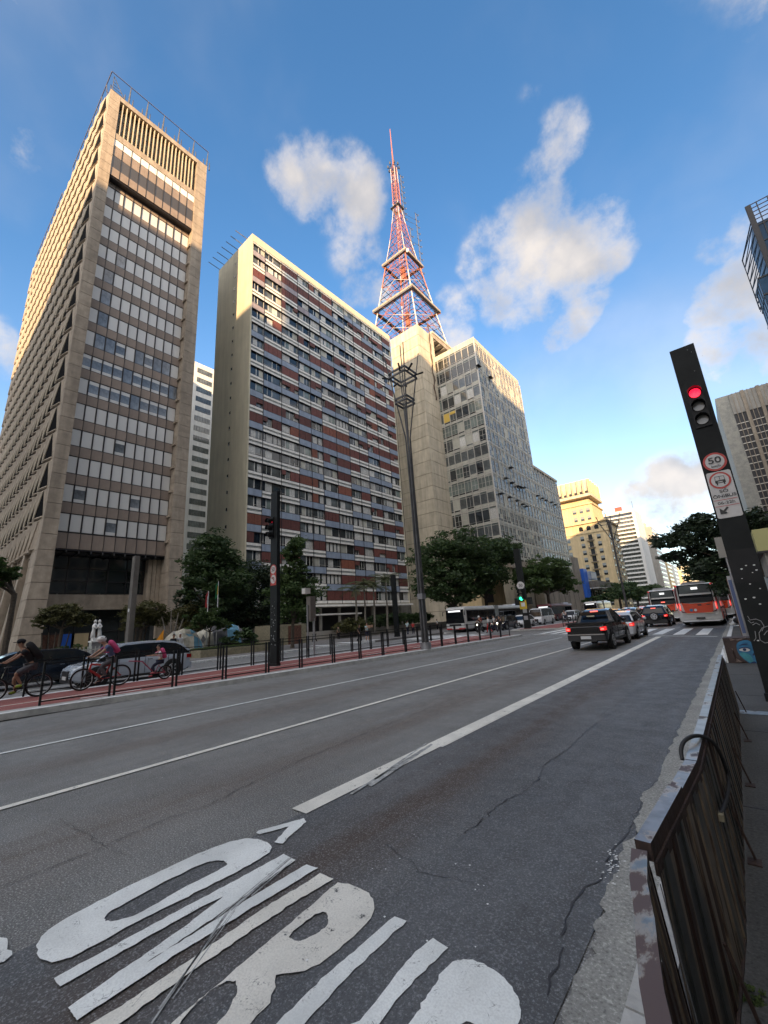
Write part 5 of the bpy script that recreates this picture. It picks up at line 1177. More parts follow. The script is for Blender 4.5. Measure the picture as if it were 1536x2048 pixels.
def signal_head(o, x, y, z, on, R=.11, m='black_paint', gap=.30):  # faces -Y, lamps stacked from top
    b = MB().box(x-R*1.35, x+R*1.35, y-.02, y+.12, z-gap*2-R*1.5, z+R*1.5, m); hs_ = b.build('signal_housing', o)
    for k, (nm, onm) in enumerate((('red','signal_red'),('amber','lens_off'),('green','signal_green'))):
        zz = z-gap*k; b = MB(); b.disc((x, y-.03, zz), (0,-1,0), R, onm if on == nm else 'lens_off', 18, .01); b.build('lamp', hs_)
        b = MB(); n = 14
        for i in range(n+1):
            if i == n: break
            t0, t1 = pi*(-.12+1.24*i/n), pi*(-.12+1.24*(i+1)/n); q = [(x+cos(t)*R*1.18, zz+sin(t)*R*1.18) for t in (t0, t1)]
            b.poly([(q[0][0], y-.02, q[0][1]), (q[1][0], y-.02, q[1][1]), (q[1][0], y-.02-R*2.1, q[1][1]-R*.25), (q[0][0], y-.02-R*2.1, q[0][1]-R*.25)], m)
        b.build('visor', hs_)
FONT = None
def text_mesh(txt, size, m):
    cu = bpy.data.curves.new('t', 'FONT'); cu.body = txt; cu.size = size; cu.align_x = 'CENTER'; cu.align_y = 'CENTER'; cu.offset = size*.012
    o = bpy.data.objects.new('t', cu); C.objects.link(o); dg = bpy.context.evaluated_depsgraph_get(); me = bpy.data.meshes.new_from_object(o.evaluated_get(dg)); bpy.data.objects.remove(o)
    me.materials.clear(); me.materials.append(MATS[m]); return me
def put_text(txt, size, m, parent, loc, name='lettering', rz=0, sx=1):
    me = text_mesh(txt, size, m); o = bpy.data.objects.new(name, me); C.objects.link(o); o.parent = parent; off = world_off(parent); o.location = [loc[i]-off[i] for i in range(3)]; o.rotation_euler = (pi/2, 0, rz); o.scale = (sx, 1, 1); return o
def round_sign(o, x, y, z, R, txt=None):
    MB().disc((x, y, z), (0,-1,0), R, 'sign_red', 28, .004).build('sign_disc', o); MB().disc((x, y-.006, z), (0,-1,0), R*.80, 'sign_white', 28, .002).build('sign_face', o)
def bars(b, segs, w_, y, m):   # flat strokes on a -Y facing sign
    for (x0, z0, x1, z1) in segs:
        d = Vector((x1-x0, 0, z1-z0)).normalized(); n = Vector((-d.z, 0, d.x))*w_/2; p0, p1 = Vector((x0, y, z0)), Vector((x1, y, z1)); b.poly([p0-n, p0+n, p1+n, p1-n], m)
# near signal post at the right edge
px_, py_ = .185, 9.2
NP = sigpost('signal_post', 'huge near black signal post at right with red light and bus lane sign', px_, py_, .385, .20, 6.3, .13)
fyq = py_-.10
MB().box(px_-.193, px_+.193, fyq-.004, fyq+.01, 5.0, 6.42, 'dark_post').build('signal_panel', NP); MB().box(px_-.193, px_+.193, fyq-.007, fyq, 4.985, 5.0, 'black_paint').build('seam', NP)
tmp = at(1390, 788, Y=fyq); signal_head(NP, tmp[0], fyq-.01, tmp[2], 'red', .088, gap=(at(1390,788,Y=fyq)[2]-at(1408,840,Y=fyq)[2])/2)
c5 = at(1429.5, 924, Y=fyq); round_sign(NP, c5[0], fyq-.012, c5[2], .168); put_text('50', .155, 'sign_black', NP, (c5[0], fyq-.03, c5[2]+.022), sx=1.25); put_text('km/h', .055, 'sign_black', NP, (c5[0], fyq-.03, c5[2]-.085), sx=1.2)
bt, bb = at(1441, 942, Y=fyq)[2], at(1465, 1034, Y=fyq)[2]; bxm = px_+.002; hwid = .17
b = MB(); rr = .03; loop = [(sx_*(hwid-rr)+rr*cos(t), sz_+rr*sin(t)) for sx_, sz_, ts in ((1,bt-rr,(0,.5)),(-1,bt-rr,(.5,1)),(-1,bb+rr,(1,1.5)),(1,bb+rr,(1.5,2))) for t in (ts[0]*pi, (ts[0]+ts[1])/2*pi, ts[1]*pi)]
b.poly([(bxm+u, fyq-.014, v) for u, v in loop], 'sign_white'); b.poly([(bxm+u*1.03, fyq-.008, v+(v-(bt+bb)/2)*.012) for u, v in loop], 'black_paint'); b.build('sign_plate', NP)
H4 = bt-bb; cz = bt-.165
MB().disc((bxm, fyq-.018, cz), (0,-1,0), .15, 'sign_red', 28, .002).disc((bxm, fyq-.021, cz), (0,-1,0), .122, 'sign_white', 28, .002).build('sign_ring', NP)
b = MB(); q = fyq-.026; bx0, bx1 = bxm-.062, bxm+.062
bars(b, [(bx0,cz+.07,bx1,cz+.07),(bx0,cz+.07,bx0-.006,cz-.03),(bx1,cz+.07,bx1+.006,cz-.03),(bxm,cz+.07,bxm,cz+.0),(bx0,cz+.0,bx1,cz+.0)], .007, q, 'sign_black')
b.poly([(bx0-.006,q,cz-.005),(bx1+.006,q,cz-.005),(bx1+.01,q,cz-.05),(bx0-.01,q,cz-.05)], 'sign_black'); bars(b, [(bx0+.015,cz-.05,bx0+.01,cz-.082),(bx1-.015,cz-.05,bx1-.01,cz-.082)], .02, q, 'sign_black'); b.poly([(bxm-.035,q-.002,cz-.02),(bxm+.035,q-.002,cz-.02),(bxm+.035,q-.002,cz-.036),(bxm-.035,q-.002,cz-.036)], 'sign_white'); b.build('bus_pictogram', NP)
z1 = cz-.20; put_text('SÓ', .078, 'sign_black', NP, (bxm+.01, q, z1), sx=1.25); put_text('ÔNIBUS', .075, 'sign_black', NP, (bxm+.0, q, z1-.085), sx=1.2); put_text('06-22h', .068, 'sign_black', NP, (bxm+.0, q, z1-.205), sx=1.25)
b = MB(); bars(b, [(bxm-.165, z1-.148, bxm+.165, z1-.148), (bxm-.165, z1-.258, bxm+.165, z1-.258)], .008, q, 'sign_red'); b.build('sign_rule', NP)
az = z1-.335; b = MB(); bars(b, [(bxm+.0, az+.05, bxm-.085, az-.035)], .028, q, 'sign_black'); b.poly([(bxm-.12, q-.001, az-.06),(bxm-.115, q-.001, az+.045),(bxm-.015, q-.001, az-.055)], 'sign_black'); b.build('arrow', NP)
b = MB(); rs = random.Random(12)
for (sx_, sy_) in [(1492,1131),(1508,1130),(1483,1138),(1505,1145),(1484,1157),(1500,1168),(1520,1177),(1508,1195),(1491,1198),(1520,1208),(1516,1281),(1513,1140),(1405,712),(1383,704),(1375,700),(1389,742)]:
    p = at(sx_, sy_, Y=fyq-.004); s_ = rs.uniform(.008,.022) if sy_ > 900 else .006; b.poly([(p[0]-s_, fyq-.006, p[2]), (p[0]-s_*.2, fyq-.006, p[2]-s_*.7), (p[0]+s_, fyq-.006, p[2]-s_*.3), (p[0]+s_*.8, fyq-.006, p[2]+s_*.5), (p[0]-s_*.5, fyq-.006, p[2]+s_*.6)], 'marble')
b.build('paper_scraps', NP, kind='stuff')
def scrawl(parent, pts, y, m='steel_light', r=.006):
    P_ = [at(x, y_, Y=y) for x, y_ in pts]; MB().tube([(p[0], y-.003, p[2]) for p in P_], r, m, 4).build('graffiti', parent)
for l in ([(1495,1232),(1500,1240),(1512,1238),(1522,1242),(1528,1252),(1524,1262)], [(1505,1250),(1512,1246),(1520,1250)], [(1536,1252),(1524,1256),(1518,1266),(1520,1280),(1530,1286),(1540,1284)], [(1528,1270),(1534,1262),(1545,1262)], [(1496,1240),(1502,1246),(1508,1244)], [(1510,1262),(1512,1276),(1508,1282)]): scrawl(NP, l, fyq-.004)
MB().box(px_-.19, px_+.19, fyq-.003, fyq, 1.95, 2.5, 'black_paint').build('inspection_cover', NP)
# signal post on the median near the cyclists
x, y = -16.15, 11.45
o = sigpost('signal_post', 'tall black signal post on the cycle path with 50 sign and no left turn sign', x, y, .50, .18, 8.0)
zr = at(541, 1043, Y=y-.1)[2]; signal_head(o, x-.16, y-.12, zr, 'red', .12, gap=.34)
for k in range(3): MB().ell((x-.16, y-.2, zr-.34*k), (.13,.16,.13), 'black_paint', 10, 6).build('visor_hood', o)
zz = at(543, 1140, Y=y-.1)[2]; round_sign(o, x-.02, y-.095, zz, .235); put_text('50', .26, 'sign_black', o, (x-.02, y-.11, zz))
zz = at(543, 1159, Y=y-.1)[2]; MB().box(x-.22, x+.2, y-.098, y-.092, zz-.28, zz+.3, 'sign_red').build('sign_plate', o); MB().disc((x-.02, y-.1, zz), (0,-1,0), .2, 'sign_white', 24, .003).build('sign_face', o)
b = MB(); bars(b, [(x+.05,zz-.11,x+.05,zz+.06),(x+.05,zz+.06,x-.10,zz+.06)], .045, y-.107, 'sign_black'); b.poly([(x-.15,y-.107,zz+.06),(x-.08,y-.107,zz+.12),(x-.08,y-.107,zz)], 'sign_black'); bars(b, [(x-.15,zz+.14,x+.11,zz-.13)], .03, y-.109, 'sign_red'); b.build('turn_arrow', o)
b = MB()
for _ in range(26): xx, z_ = x+random.uniform(-.2,.2), random.uniform(1.0,3.0); s_ = random.uniform(.01,.05); b.poly([(xx-s_,y-.094,z_),(xx+s_,y-.094,z_-s_),(xx+s_*.6,y-.094,z_+s_*.7)], 'steel_light')
b.build('paper_scraps', o, kind='stuff')
# third signal post beyond the crossing, green
x, y = -16.9, 42.3
o = sigpost('signal_post', 'black signal post with green light and yellow sign in front of the silver bus', x, y, .62, .3, 8.1)
p = at(1041, 1171, Y=y-.2); MB().disc((p[0], y-.17, p[2]), (0,-1,0), .40, 'sign_white', 24, .01).build('sign_disc', o); put_text('50', .4, 'sign_black', o, (p[0], y-.2, p[2]))
p = at(1043, 1197, Y=y-.2); signal_head(o, p[0], y-.2, p[2]+.68, 'green', .2, gap=.34)
p = at(1046, 1209, Y=y-.2); MB().box(p[0]-.38, p[0]+.38, y-.19, y-.16, p[2]-.45, p[2]+.45, 'sign_yellow').box(p[0]-.2, p[0]+.2, y-.2, y-.19, p[2]-.2, p[2]+.2, 'marble').build('yellow_sign', o)
for s_ in (-1, 1): MB().box(x+s_*.62-.22, x+s_*.62+.22, y-.35, y+.1, 2.5, 3.2, 'black_paint').build('pedestrian_signal', o)
for zz in (1.2, 1.9): MB().box(x-.2, x+.22, y-.16, y-.15, zz-.2, zz+.2, 'steel_light').build('sticker', o)
for (px, pyb, pyt, lab, X_, w_) in [(786, 1281, 1150, 'dark post at the far kerb before the apartments', -28, .5), (273, 1290, 1113, 'grey square metal post in front of the brown tower', -30, .48)]:
    p = at(px, pyt, X=X_); o = sigpost('metal_post', lab, X_, p[1], w_, .3, p[2]-.15, m='dark_post' if px > 500 else 'concrete_dark')
    if px < 500: MB().disc((X_, p[1]-.16, p[2]-3.5), (0,-1,0), .12, 'marble', 8, .01).build('sticker', o)
# pedestrian signal pole with box
p = at(608, 1262, X=-19.4)
o = thing('pedestrian_signal', 'slim grey pole with green signal box right of the tall black post', 'signal post', (-19.4, 16.0, .0)); x, y = -18.3, 15.1
MB().tube([(x,y,.15),(x,y,at(608,1225,X=x)[2]+.4)], .05, 'steel_light', 8).build('pole', o); zt = at(612,1215,X=x)[2]
MB().box(x-.15, x+.2, y+.05, y+.42, zt-.75, zt+.6, 'concrete_dark').box(x+.16, x+.19, y+.08, y+.38, zt-.6, zt+.5, 'steel_grey').build('signal_box', o); MB().box(x-.2, x+.1, y-.22, y+.15, zt+.75, zt+1.05, 'frame_white').build('top_sign', o); MB().tube([(x+.15,y+.3,.15),(x+.15,y+.3,zt-.6)], .06, 'steel_light', 6).build('second_pole', o)
# light mast: bundle of four tubes opening into a square crown
x, y = -13.45, 19.2
o = thing('light_mast', 'tall street light mast of bundled tubes opening into square rings', 'street light', (x, y, .15))
MB().cyl((x, y, .15), (x, y, .5), .3, 'steel_light', 14).build('base', o)
for (sx_, sy_) in ((-1,-1),(1,-1),(1,1),(-1,1)):
    MB().tube([(x+sx_*.10,y+sy_*.10,.3),(x+sx_*.075,y+sy_*.075,9.5),(x+sx_*.10,y+sy_*.10,12.6),(x+sx_*.40,y+sy_*.40,15.1),(x+sx_*.62,y+sy_*.62,17.0),(x+sx_*.82,y+sy_*.82,18.6)], [.062,.056,.046,.038,.035,.03], 'steel_grey', 8).build('tube', o)
MB().tube([(x,y,.3),(x,y,19.2)], [.05,.035], 'steel_grey', 6).build('central_tube', o)
for z_, h_ in ((14.95,.45),(15.2,.45),(16.75,.66),(17.05,.66)):
    b = MB()
    for s_ in (-1, 1): b.box(x-h_, x+h_, y+s_*h_-.04, y+s_*h_+.04, z_-.05, z_+.05, 'steel_grey').box(x+s_*h_-.04, x+s_*h_+.04, y-h_+.04, y+h_-.04, z_-.05, z_+.05, 'steel_grey')
    b.build('square_ring', o)
for (dx, dy) in ((1,-.5),(1,.6),(-1,-.6),(-1,.5),(.5,-1),(-.5,1)):
    d = Vector((dx, dy, 0)).normalized(); e = Vector((x, y, 16.85))+d*.72; MB().tube([e, e+d*.62+Vector((0,0,.12))], [.05,.065], 'black_paint', 6).build('lamp_arm', o)
MB().box(x-.17, x+.17, y-.17, y+.17, 2.8, 3.1, 'steel_light').build('collar', o)

mat('rust_dark', (.045,.026,.020), .7, ns=8, na=.5, bump=.3, bs=40); rusty('rail_mid', (.17,.18,.20), (.10,.105,.12), (.10,.07,.07), (8, 5, 8), .55)
# ---------------------------------------------------------------- near right: barrier, painted block, kiosk things
BR = thing('steel_barrier', 'rusty corrugated steel barrier with flat top rail running along the near kerb', 'barrier', (-.38, 4, .13))
ZB = .90
near = [(-.22,.5),(-.25,.75),(-.28,.98),(-.30,1.115),(-.325,1.2),(-.35,1.315),(-.375,1.44),(-.415,1.60),(-.442,1.785)]
farr = [[(-.437,1.825),(-.40,2.42)], [(-.40,2.425),(-.375,2.85)], [(-.375,2.86),(-.378,3.9)], [(-.378,3.92),(-.383,5.0)], [(-.383,5.01),(-.39,6.6)], [(-.39,6.61),(-.402,8.25)]]
def railprof(pl, w_, zt, zd, m, m2, name='top_rail'):
    def off(pl, q):
        o_ = []
        for i, p in enumerate(pl):
            a, c = pl[max(i-1, 0)], pl[min(i+1, len(pl)-1)]; d = Vector((c[0]-a[0], c[1]-a[1])).normalized(); o_.append((p[0]+d.y*q, p[1]-d.x*q))
        return o_
    L0, R0 = off(pl, -w_/2), off(pl, w_/2); b = MB()
    for i in range(len(pl)-1):
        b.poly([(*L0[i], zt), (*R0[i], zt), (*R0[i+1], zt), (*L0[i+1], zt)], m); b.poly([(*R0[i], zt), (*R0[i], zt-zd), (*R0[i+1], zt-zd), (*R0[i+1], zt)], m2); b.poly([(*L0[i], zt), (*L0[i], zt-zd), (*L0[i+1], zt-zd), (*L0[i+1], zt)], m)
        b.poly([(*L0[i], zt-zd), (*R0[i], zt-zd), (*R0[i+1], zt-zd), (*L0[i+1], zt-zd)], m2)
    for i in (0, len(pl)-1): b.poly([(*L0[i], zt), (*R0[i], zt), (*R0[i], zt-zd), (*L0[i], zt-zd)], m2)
    b.build(name, BR)
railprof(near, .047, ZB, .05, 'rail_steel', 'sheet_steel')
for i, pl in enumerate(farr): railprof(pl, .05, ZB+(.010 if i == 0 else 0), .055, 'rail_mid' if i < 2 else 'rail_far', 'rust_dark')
for i, pl in enumerate(farr): railprof([(x+.028, y) for x, y in pl], .010, ZB-.045, .04, 'rust_dark', 'rust_dark', 'inner_angle')
def sheets(pl, z0, z1, lean, pitch=.16):
    L_ = [0]
    for a, c in zip(pl, pl[1:]): L_.append(L_[-1]+math.hypot(c[0]-a[0], c[1]-a[1]))
    def pt(s_, o_):
        s_ = min(s_, L_[-1]-1e-6); k = max(j for j in range(len(L_)-1) if L_[j] <= s_+1e-9); a, c = pl[k], pl[k+1]; t = (s_-L_[k])/(L_[k+1]-L_[k]); d = Vector((c[0]-a[0], c[1]-a[1])).normalized()
        return (a[0]+(c[0]-a[0])*t+d.y*o_, a[1]+(c[1]-a[1])*t-d.x*o_)
    prof = [(0,0),(.42,0),(.47,.007),(.90,.007),(.95,0),(1,0)]; n = int(L_[-1]/pitch)+1
    for i in range(n):
        b = MB(); P_ = [pt((i+u)*pitch, v) for u, v in prof]
        for a, c in zip(P_, P_[1:]): b.poly([(a[0]+lean, a[1], z0), (c[0]+lean, c[1], z0), (c[0], c[1], z1), (a[0], a[1], z1)], 'sheet_steel')
        b.build('steel_plank', BR)
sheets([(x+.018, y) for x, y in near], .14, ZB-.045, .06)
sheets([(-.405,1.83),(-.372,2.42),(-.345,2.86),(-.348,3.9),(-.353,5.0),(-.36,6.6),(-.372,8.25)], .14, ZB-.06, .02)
MB().tube([(-.405,1.815,ZB-.1),(-.35,1.80,.15)], .002, 'steel_light', 4).build('edge_strip', BR)
for y in (.9, 2.3, 3.7, 5.1, 6.6, 8.1): MB().tube([(-.33,y,.42),(-.27,y+.02,.14)], .008, 'rust_dark', 5).box(-.31,-.24,y-.04,y+.05,.127,.134,'rust_dark').build('stay', BR)
MB().tube([(-.20,.5,.15),(-.26,1.1,.15),(-.34,1.8,.15)], .008, 'rust_dark', 5).tube([(-.37,1.85,.15),(-.325,2.86,.15),(-.35,8.2,.15)], .008, 'rust_dark', 5).build('bottom_rail', BR)
HS = thing('hose_loop', 'black rubber hose looped over the barrier rail', 'hose', (-.4, 2.5, .9))
hp = [at(1365,1520,X=-.44), at(1362,1500,X=-.44), at(1369,1482,X=-.42), at(1388,1472,X=-.38), at(1412,1475,X=-.34), at(1432,1492,X=-.32), at(1448,1525,X=-.31), at(1457,1560,X=-.31), at(1454,1595,X=-.31), at(1442,1628,X=-.31)]
hq = []
for i in range(len(hp)-1):
    p0_, p1_, p2_, p3_ = hp[max(i-1,0)], hp[i], hp[i+1], hp[min(i+2,len(hp)-1)]
    for j in range(5): t_ = j/5; hq.append(.5*((2*p1_)+(p2_-p0_)*t_+(2*p0_-5*p1_+4*p2_-p3_)*t_*t_+(3*p1_-p0_-3*p2_+p3_)*t_**3))
MB().tube([tuple(p) for p in hq+[hp[-1]]], .011, 'plastic_black', 8).build('hose', HS, smooth=True); e = hp[-1]; MB().box(e[0]-.01, e[0]+.012, e[1]-.03, e[1]+.015, e[2]-.025, e[2]+.005, 'planter_wall').build('hose_end', HS)
o = thing('moss_tuft', 'small tuft of green moss on the near pavement by the barrier foot', 'plant', (-.15, 2.6, .13)); p = at(1500, 1990, Z=.13)
me = leafmesh('moss', [(p[0]+.15, p[1]-2.6, .0, .045, .05, .02)], 900, .006, 'grass', .5, 90); q = bpy.data.objects.new('moss', me); C.objects.link(q); q.parent = o
# painted block with a blue face
PB = thing('painted_block', 'low concrete block painted with a blue face beside the far end of the barrier', 'concrete block', (0, 14.5, .13))
x0, x1 = -.56, .75; yb = 14.2; zt = at(1462, 1276, Y=yb)[2]
MB().box(x0, x1, yb, yb+.6, .13, zt, 'mural_brown').build('block', PB); MB().box(x0-.04, x0, yb+.0, yb+4, .13, .5, 'kerb_white').build('white_kerb', PB)
fr = lambda u, v: (u, yb-.004, v); F = lambda pts: [(at(a, c, Y=yb)[0], at(a, c, Y=yb)[2]) for a, c in pts]
face = smooth2(F([(1472,1285),(1492,1279),(1502,1283),(1520,1300),(1530,1330),(1512,1333),(1500,1327),(1484,1316),(1474,1302)]))
MB().shape([face], lambda u, v: (u, yb-.004, v), 'face_blue').build('face_paint', PB)
MB().shape([smooth2(F([(1478,1306),(1490,1304),(1504,1312),(1508,1326),(1498,1324),(1484,1314)]))], lambda u, v: (u, yb-.006, v), 'face_teal').shape([smooth2(F([(1503,1280),(1512,1290),(1516,1302),(1508,1312),(1504,1310),(1510,1302),(1505,1290)]))], lambda u, v: (u, yb-.006, v), 'face_navy').build('face_shading', PB)
MB().shape([smooth2(F([(1476,1300),(1484,1296),(1494,1296),(1502,1300),(1496,1303),(1486,1303)]))], lambda u, v: (u, yb-.008, v), 'sign_white').shape([smooth2(F([(1486,1296.5),(1492,1296.5),(1493,1301),(1489,1302.5),(1485,1300)]))], lambda u, v: (u, yb-.010, v), 'face_navy').build('painted_eye', PB)
MB().shape([smooth2(F([(1475,1299),(1484,1294),(1495,1293.5),(1504,1299),(1495,1295.5),(1484,1296.5)]))], lambda u, v: (u, yb-.011, v), 'face_navy').shape([smooth2(F([(1475,1292),(1486,1287),(1500,1288),(1487,1290)]))], lambda u, v: (u, yb-.011, v), 'face_navy').shape([smooth2(F([(1500,1326),(1508,1322),(1514,1325),(1508,1327.5)]))], lambda u, v: (u, yb-.011, v), 'face_navy').build('brow_and_lips', PB)
b = MB()
for k in range(7):
    pts = F([(1458+k*1.2,1276+k*2.5),(1475,1279-k+2),(1492,1276-k*.3)]) if k < 3 else F([(1461+k,1288+k*3),(1468+k,1310+k*2.2),(1482+k*1.5,1326+k*2),(1500,1337+k*.8)])
    b.tube([(u, yb-.004, max(v, .15)) for u, v in pts], .008, 'mural_tan', 4)
b.build('painted_hair', PB)
# pavement clutter further up
o = thing('street_totem', 'tall narrow poster panel seen edge-on behind the near signal post', 'sign', (-.2, 20, .13)); yk = 20.0; pt = at(1455, 1152, Y=yk); pb_ = at(1494, 1262, Y=yk)
MB().box(pt[0]-.04, pt[0]+.10, yk, yk+1.4, .3, pt[2], 'steel_light').box(pt[0]-.06, pt[0]-.04, yk+.02, yk+1.38, .35, pt[2]-.1, 'rust').build('panel', o); MB().box(pt[0]-.02, pt[0]+.08, yk-.006, yk, .5, pt[2]-.15, 'cloth_blue').build('poster', o); MB().box(pt[0]-.05, pt[0]+.11, yk-.01, yk+1.41, .13, .3, 'concrete').build('foot', o)
o = thing('sign_board', 'small cream sign board on a pole left of the near signal post', 'sign', (-.1, 16, .13)); p = at(1441, 1094, Y=16); MB().box(p[0]-.095, p[0]+.095, 15.98, 16.0, p[2]-.32, p[2]+.30, 'beige_grey').build('board', o); MB().tube([(p[0]+.06, 16.03, .13), (p[0]+.06, 16.03, p[2]+.2)], .025, 'steel_light', 6).build('pole', o)
o = thing('news_kiosk', 'kiosk with pale yellow fascia right of the near signal post', 'kiosk', (2, 17, .13)); p = at(1503, 1060, Y=16)
MB().box(p[0], p[0]+3, 16, 19, 2.98, p[2], 'kiosk_yellow').build('fascia', o); MB().box(p[0]-.02, p[0]+3, 15.98, 19, 2.92, 2.98, 'frame_dark').build('trim', o); MB().box(p[0]+.12, p[0]+3, 16.1, 19, 2.3, 2.92, 'beige_grey').box(p[0]+.2, p[0]+3, 16.15, 19, .13, 2.3, 'steel_light').build('shutter', o)
for k in range(9): MB().box(p[0]+.2, p[0]+3, 16.12, 16.15, .4+k*.22, .42+k*.22, 'steel_grey').build('shutter_slat', o)
for i, (px, py) in enumerate([(1463,1232),(1468,1239),(1466,1247),(1470,1252)]):
    p = at(px, py, Z=.13); MB().box(p[0]-.2, p[0]+.9, p[1], p[1]+.5, .13, .145, 'paint_zebra').build('crossing_slab', kind='structure')
p = at(1470, 1250, Z=.15); o = thing('litter_bag', 'small white crumpled bag on the pavement corner', 'bag', tuple(p)); MB().ell((p[0]-.1,p[1],.22),(.16,.12,.09),'marble',9,6).build('bag', o)
p = at(1482, 1246, Z=.15); o = thing('black_bag', 'black rubbish bag at the foot of the poster panel', 'bag', tuple(p)); MB().ell((p[0]-.1,p[1],.32),(.28,.25,.2),'plastic_black',10,7).build('bag', o)

# ---------------------------------------------------------------- vehicles (local +Y is forward)
def wheel(o, x, y, R, w_, side):
    b = MB(); b.cyl((x-side*w_, y, R), (x, y, R), R, 'tyre', 22).torus((x-side*.03, y, R), (1,0,0), R*.86, R*.14, 'tyre', 22, 6); wh = b.build('wheel', o)
    b = MB(); b.disc((x+side*.012, y, R), (side,0,0), R*.60, 'plastic_black', 18, .004)
    for k in range(6):
        t = pi/3*k; d = Vector((0, cos(t), sin(t))); n = Vector((0, -sin(t), cos(t)))*R*.085; c = Vector((x+side*.02, y, R)); b.poly([c-n, c+d*R*.6-n*.6, c+d*R*.6+n*.6, c+n], 'rim')
    b.torus((x+side*.012, y, R), (1,0,0), R*.60, R*.035, 'rim', 20, 4); b.build('rim', wh)
def car(name, label, loc, rz, Ln, Wd, H, belt, body, kind='hatch', lights='off', cat='car', front=False, wr=.33, spare=False, group=None):
    o = thing(name, label, cat, (0,0,0), 0, group); hl, hw_ = Ln/2, Wd/2
    nose = {'hatch':(.16,.33), 'suv':(.18,.33), 'van':(.36,.46), 'pickup':(.10,.26), 'sedan':(.12,.30)}[kind]
    rb = {'hatch':(-.49,-.40), 'suv':(-.49,-.43), 'van':(-.495,-.46), 'pickup':(-.16,-.10), 'sedan':(-.36,-.22)}[kind]
    zb = .20 if kind != 'pickup' else .32
    st = [(-.5,zb+.22,belt*.86,.80),(-.488,zb+.12,belt*.97,.93),(-.45,zb+.02,belt,.985),(-.25,zb,belt,1.0),(.15,zb,belt*.985,1.0),(.33,zb,belt*.93,.99),(.44,zb+.02,belt*.84,.95),(.488,zb+.08,belt*.72,.86),(.5,zb+.18,belt*.60,.76)]
    if kind == 'van': st[5:] = [(.38,zb,belt*.95,.99),(.46,zb+.02,belt*.9,.95),(.49,zb+.08,belt*.75,.88),(.5,zb+.18,belt*.62,.8)]
    rings = []
    for (t, z0, z1, q) in st:
        x = hw_*q; y = t*Ln; zm = (z0+z1)/2
        R_ = [(x*.86,z0),(x*.97,z0+.07),(x,zm*.9),(x*.99,z1-.16),(x*.955,z1-.035),(x*.88,z1)]
        rings.append([(a, y, c) for a, c in R_]+[(-a, y, c) for a, c in reversed(R_)])
    MB().loft(rings, body).build('body', o, smooth=False)
    d_ = (nose[0]-rb[1]); soft = 0 if kind in ('van','pickup') else 1
    g = [(rb[0]*Ln, belt+.015), (rb[1]*Ln-.03*soft, H-.06-.14*soft), ((rb[1]+.05)*Ln, H-.02-.06*soft), ((rb[1]+.22*d_+.05)*Ln, H-.01*soft), ((rb[1]+.62*d_)*Ln, H), ((nose[0]-.05)*Ln, H-.03), (nose[0]*Ln+.06, H-.12), ((nose[0]*.55+nose[1]*.45)*Ln, H-.12-(H-.12-belt)*.42), (nose[1]*Ln, belt*.98)]
    tw = lambda z: hw_*(.955-.24*max(0, z-belt)/(H-belt))
    rings = []
    for (y, z1) in g: rings.append([(hw_*.955,y,belt-.04),(tw(z1),y,z1-.012),(tw(z1)*.8,y,z1),(-tw(z1)*.8,y,z1),(-tw(z1),y,z1-.012),(-hw_*.955,y,belt-.04)])
    MB().loft(rings, 'car_glass').build('windows', o)
    rings = []
    for i, (y, z1) in enumerate(g[1:7]):
        t = tw(z1); e = .0 if i in (0, 5) else .028
        rings.append([(t*1.03,y,z1-.055),(t*1.0,y,z1+.006),(t*.72,y,z1+e+.01),(-t*.72,y,z1+e+.01),(-t*1.0,y,z1+.006),(-t*1.03,y,z1-.055)])
    MB().loft(rings, body).build('roof', o)
    for s_ in (-1, 1):
        b = MB(); xb_ = s_*hw_*.958
        b.tube([(xb_, g[8][0], belt*.97), (s_*tw(g[7][1]), g[7][0], g[7][1]), (s_*tw(g[6][1])*1.01, g[6][0], g[6][1]-.02)], .030, body, 5); b.build('front_pillar', o); b = MB()
        b.tube([(s_*tw(g[1][1])*1.01, g[1][0], g[1][1]-.02), (xb_, g[0][0]+.02, belt)], .05 if soft else .035, body, 5)
        b.build('rear_pillar', o); b = MB()
        for t in ((nose[0]+rb[1])/2-.01,) + ((rb[1]+.09,) if kind in ('suv','van') else ()): b.box(s_*hw_*.90-.03, s_*hw_*.955+.005, t*Ln-.03, t*Ln+.03, belt-.03, belt+(H-belt)*.45, 'plastic_black' if kind != 'van' else body)
        b.build('door_pillar', o)
    y0, y1 = g[1][0], g[6][0]; xt = hw_*.73
    if kind == 'pickup':
        ye = rb[0]*Ln-.02; MB().box(-hw_*.84, hw_*.84, -hl+.08, ye, belt-.02, belt+.02, 'plastic_black').box(-hw_*.95, -hw_*.84, -hl+.04, ye, belt, belt+.06, body).box(hw_*.84, hw_*.95, -hl+.04, ye, belt, belt+.06, body).box(-hw_*.84, hw_*.84, -hl+.02, -hl+.10, belt-.1, belt+.05, body).build('cargo_bed', o); MB().box(-hw_*.62, hw_*.62, -hl-.03, -hl-.005, belt*.60, belt*.88, 'black_car').box(-hw_*.9, hw_*.9, -hl-.065, -hl-.05, zb+.30, zb+.34, 'chrome').box(-.5, .5, -hl-.035, -hl-.02, belt*.56, belt*.575, 'chrome').build('tailgate', o); MB().box(-hw_*.66, hw_*.66, ye+.0, ye+.05, H-.24, H-.10, 'plate' if False else 'car_glass').box(-.28, .05, ye+.01, ye+.03, H-.30, H-.18, 'cream_wall').build('rear_screen', o)
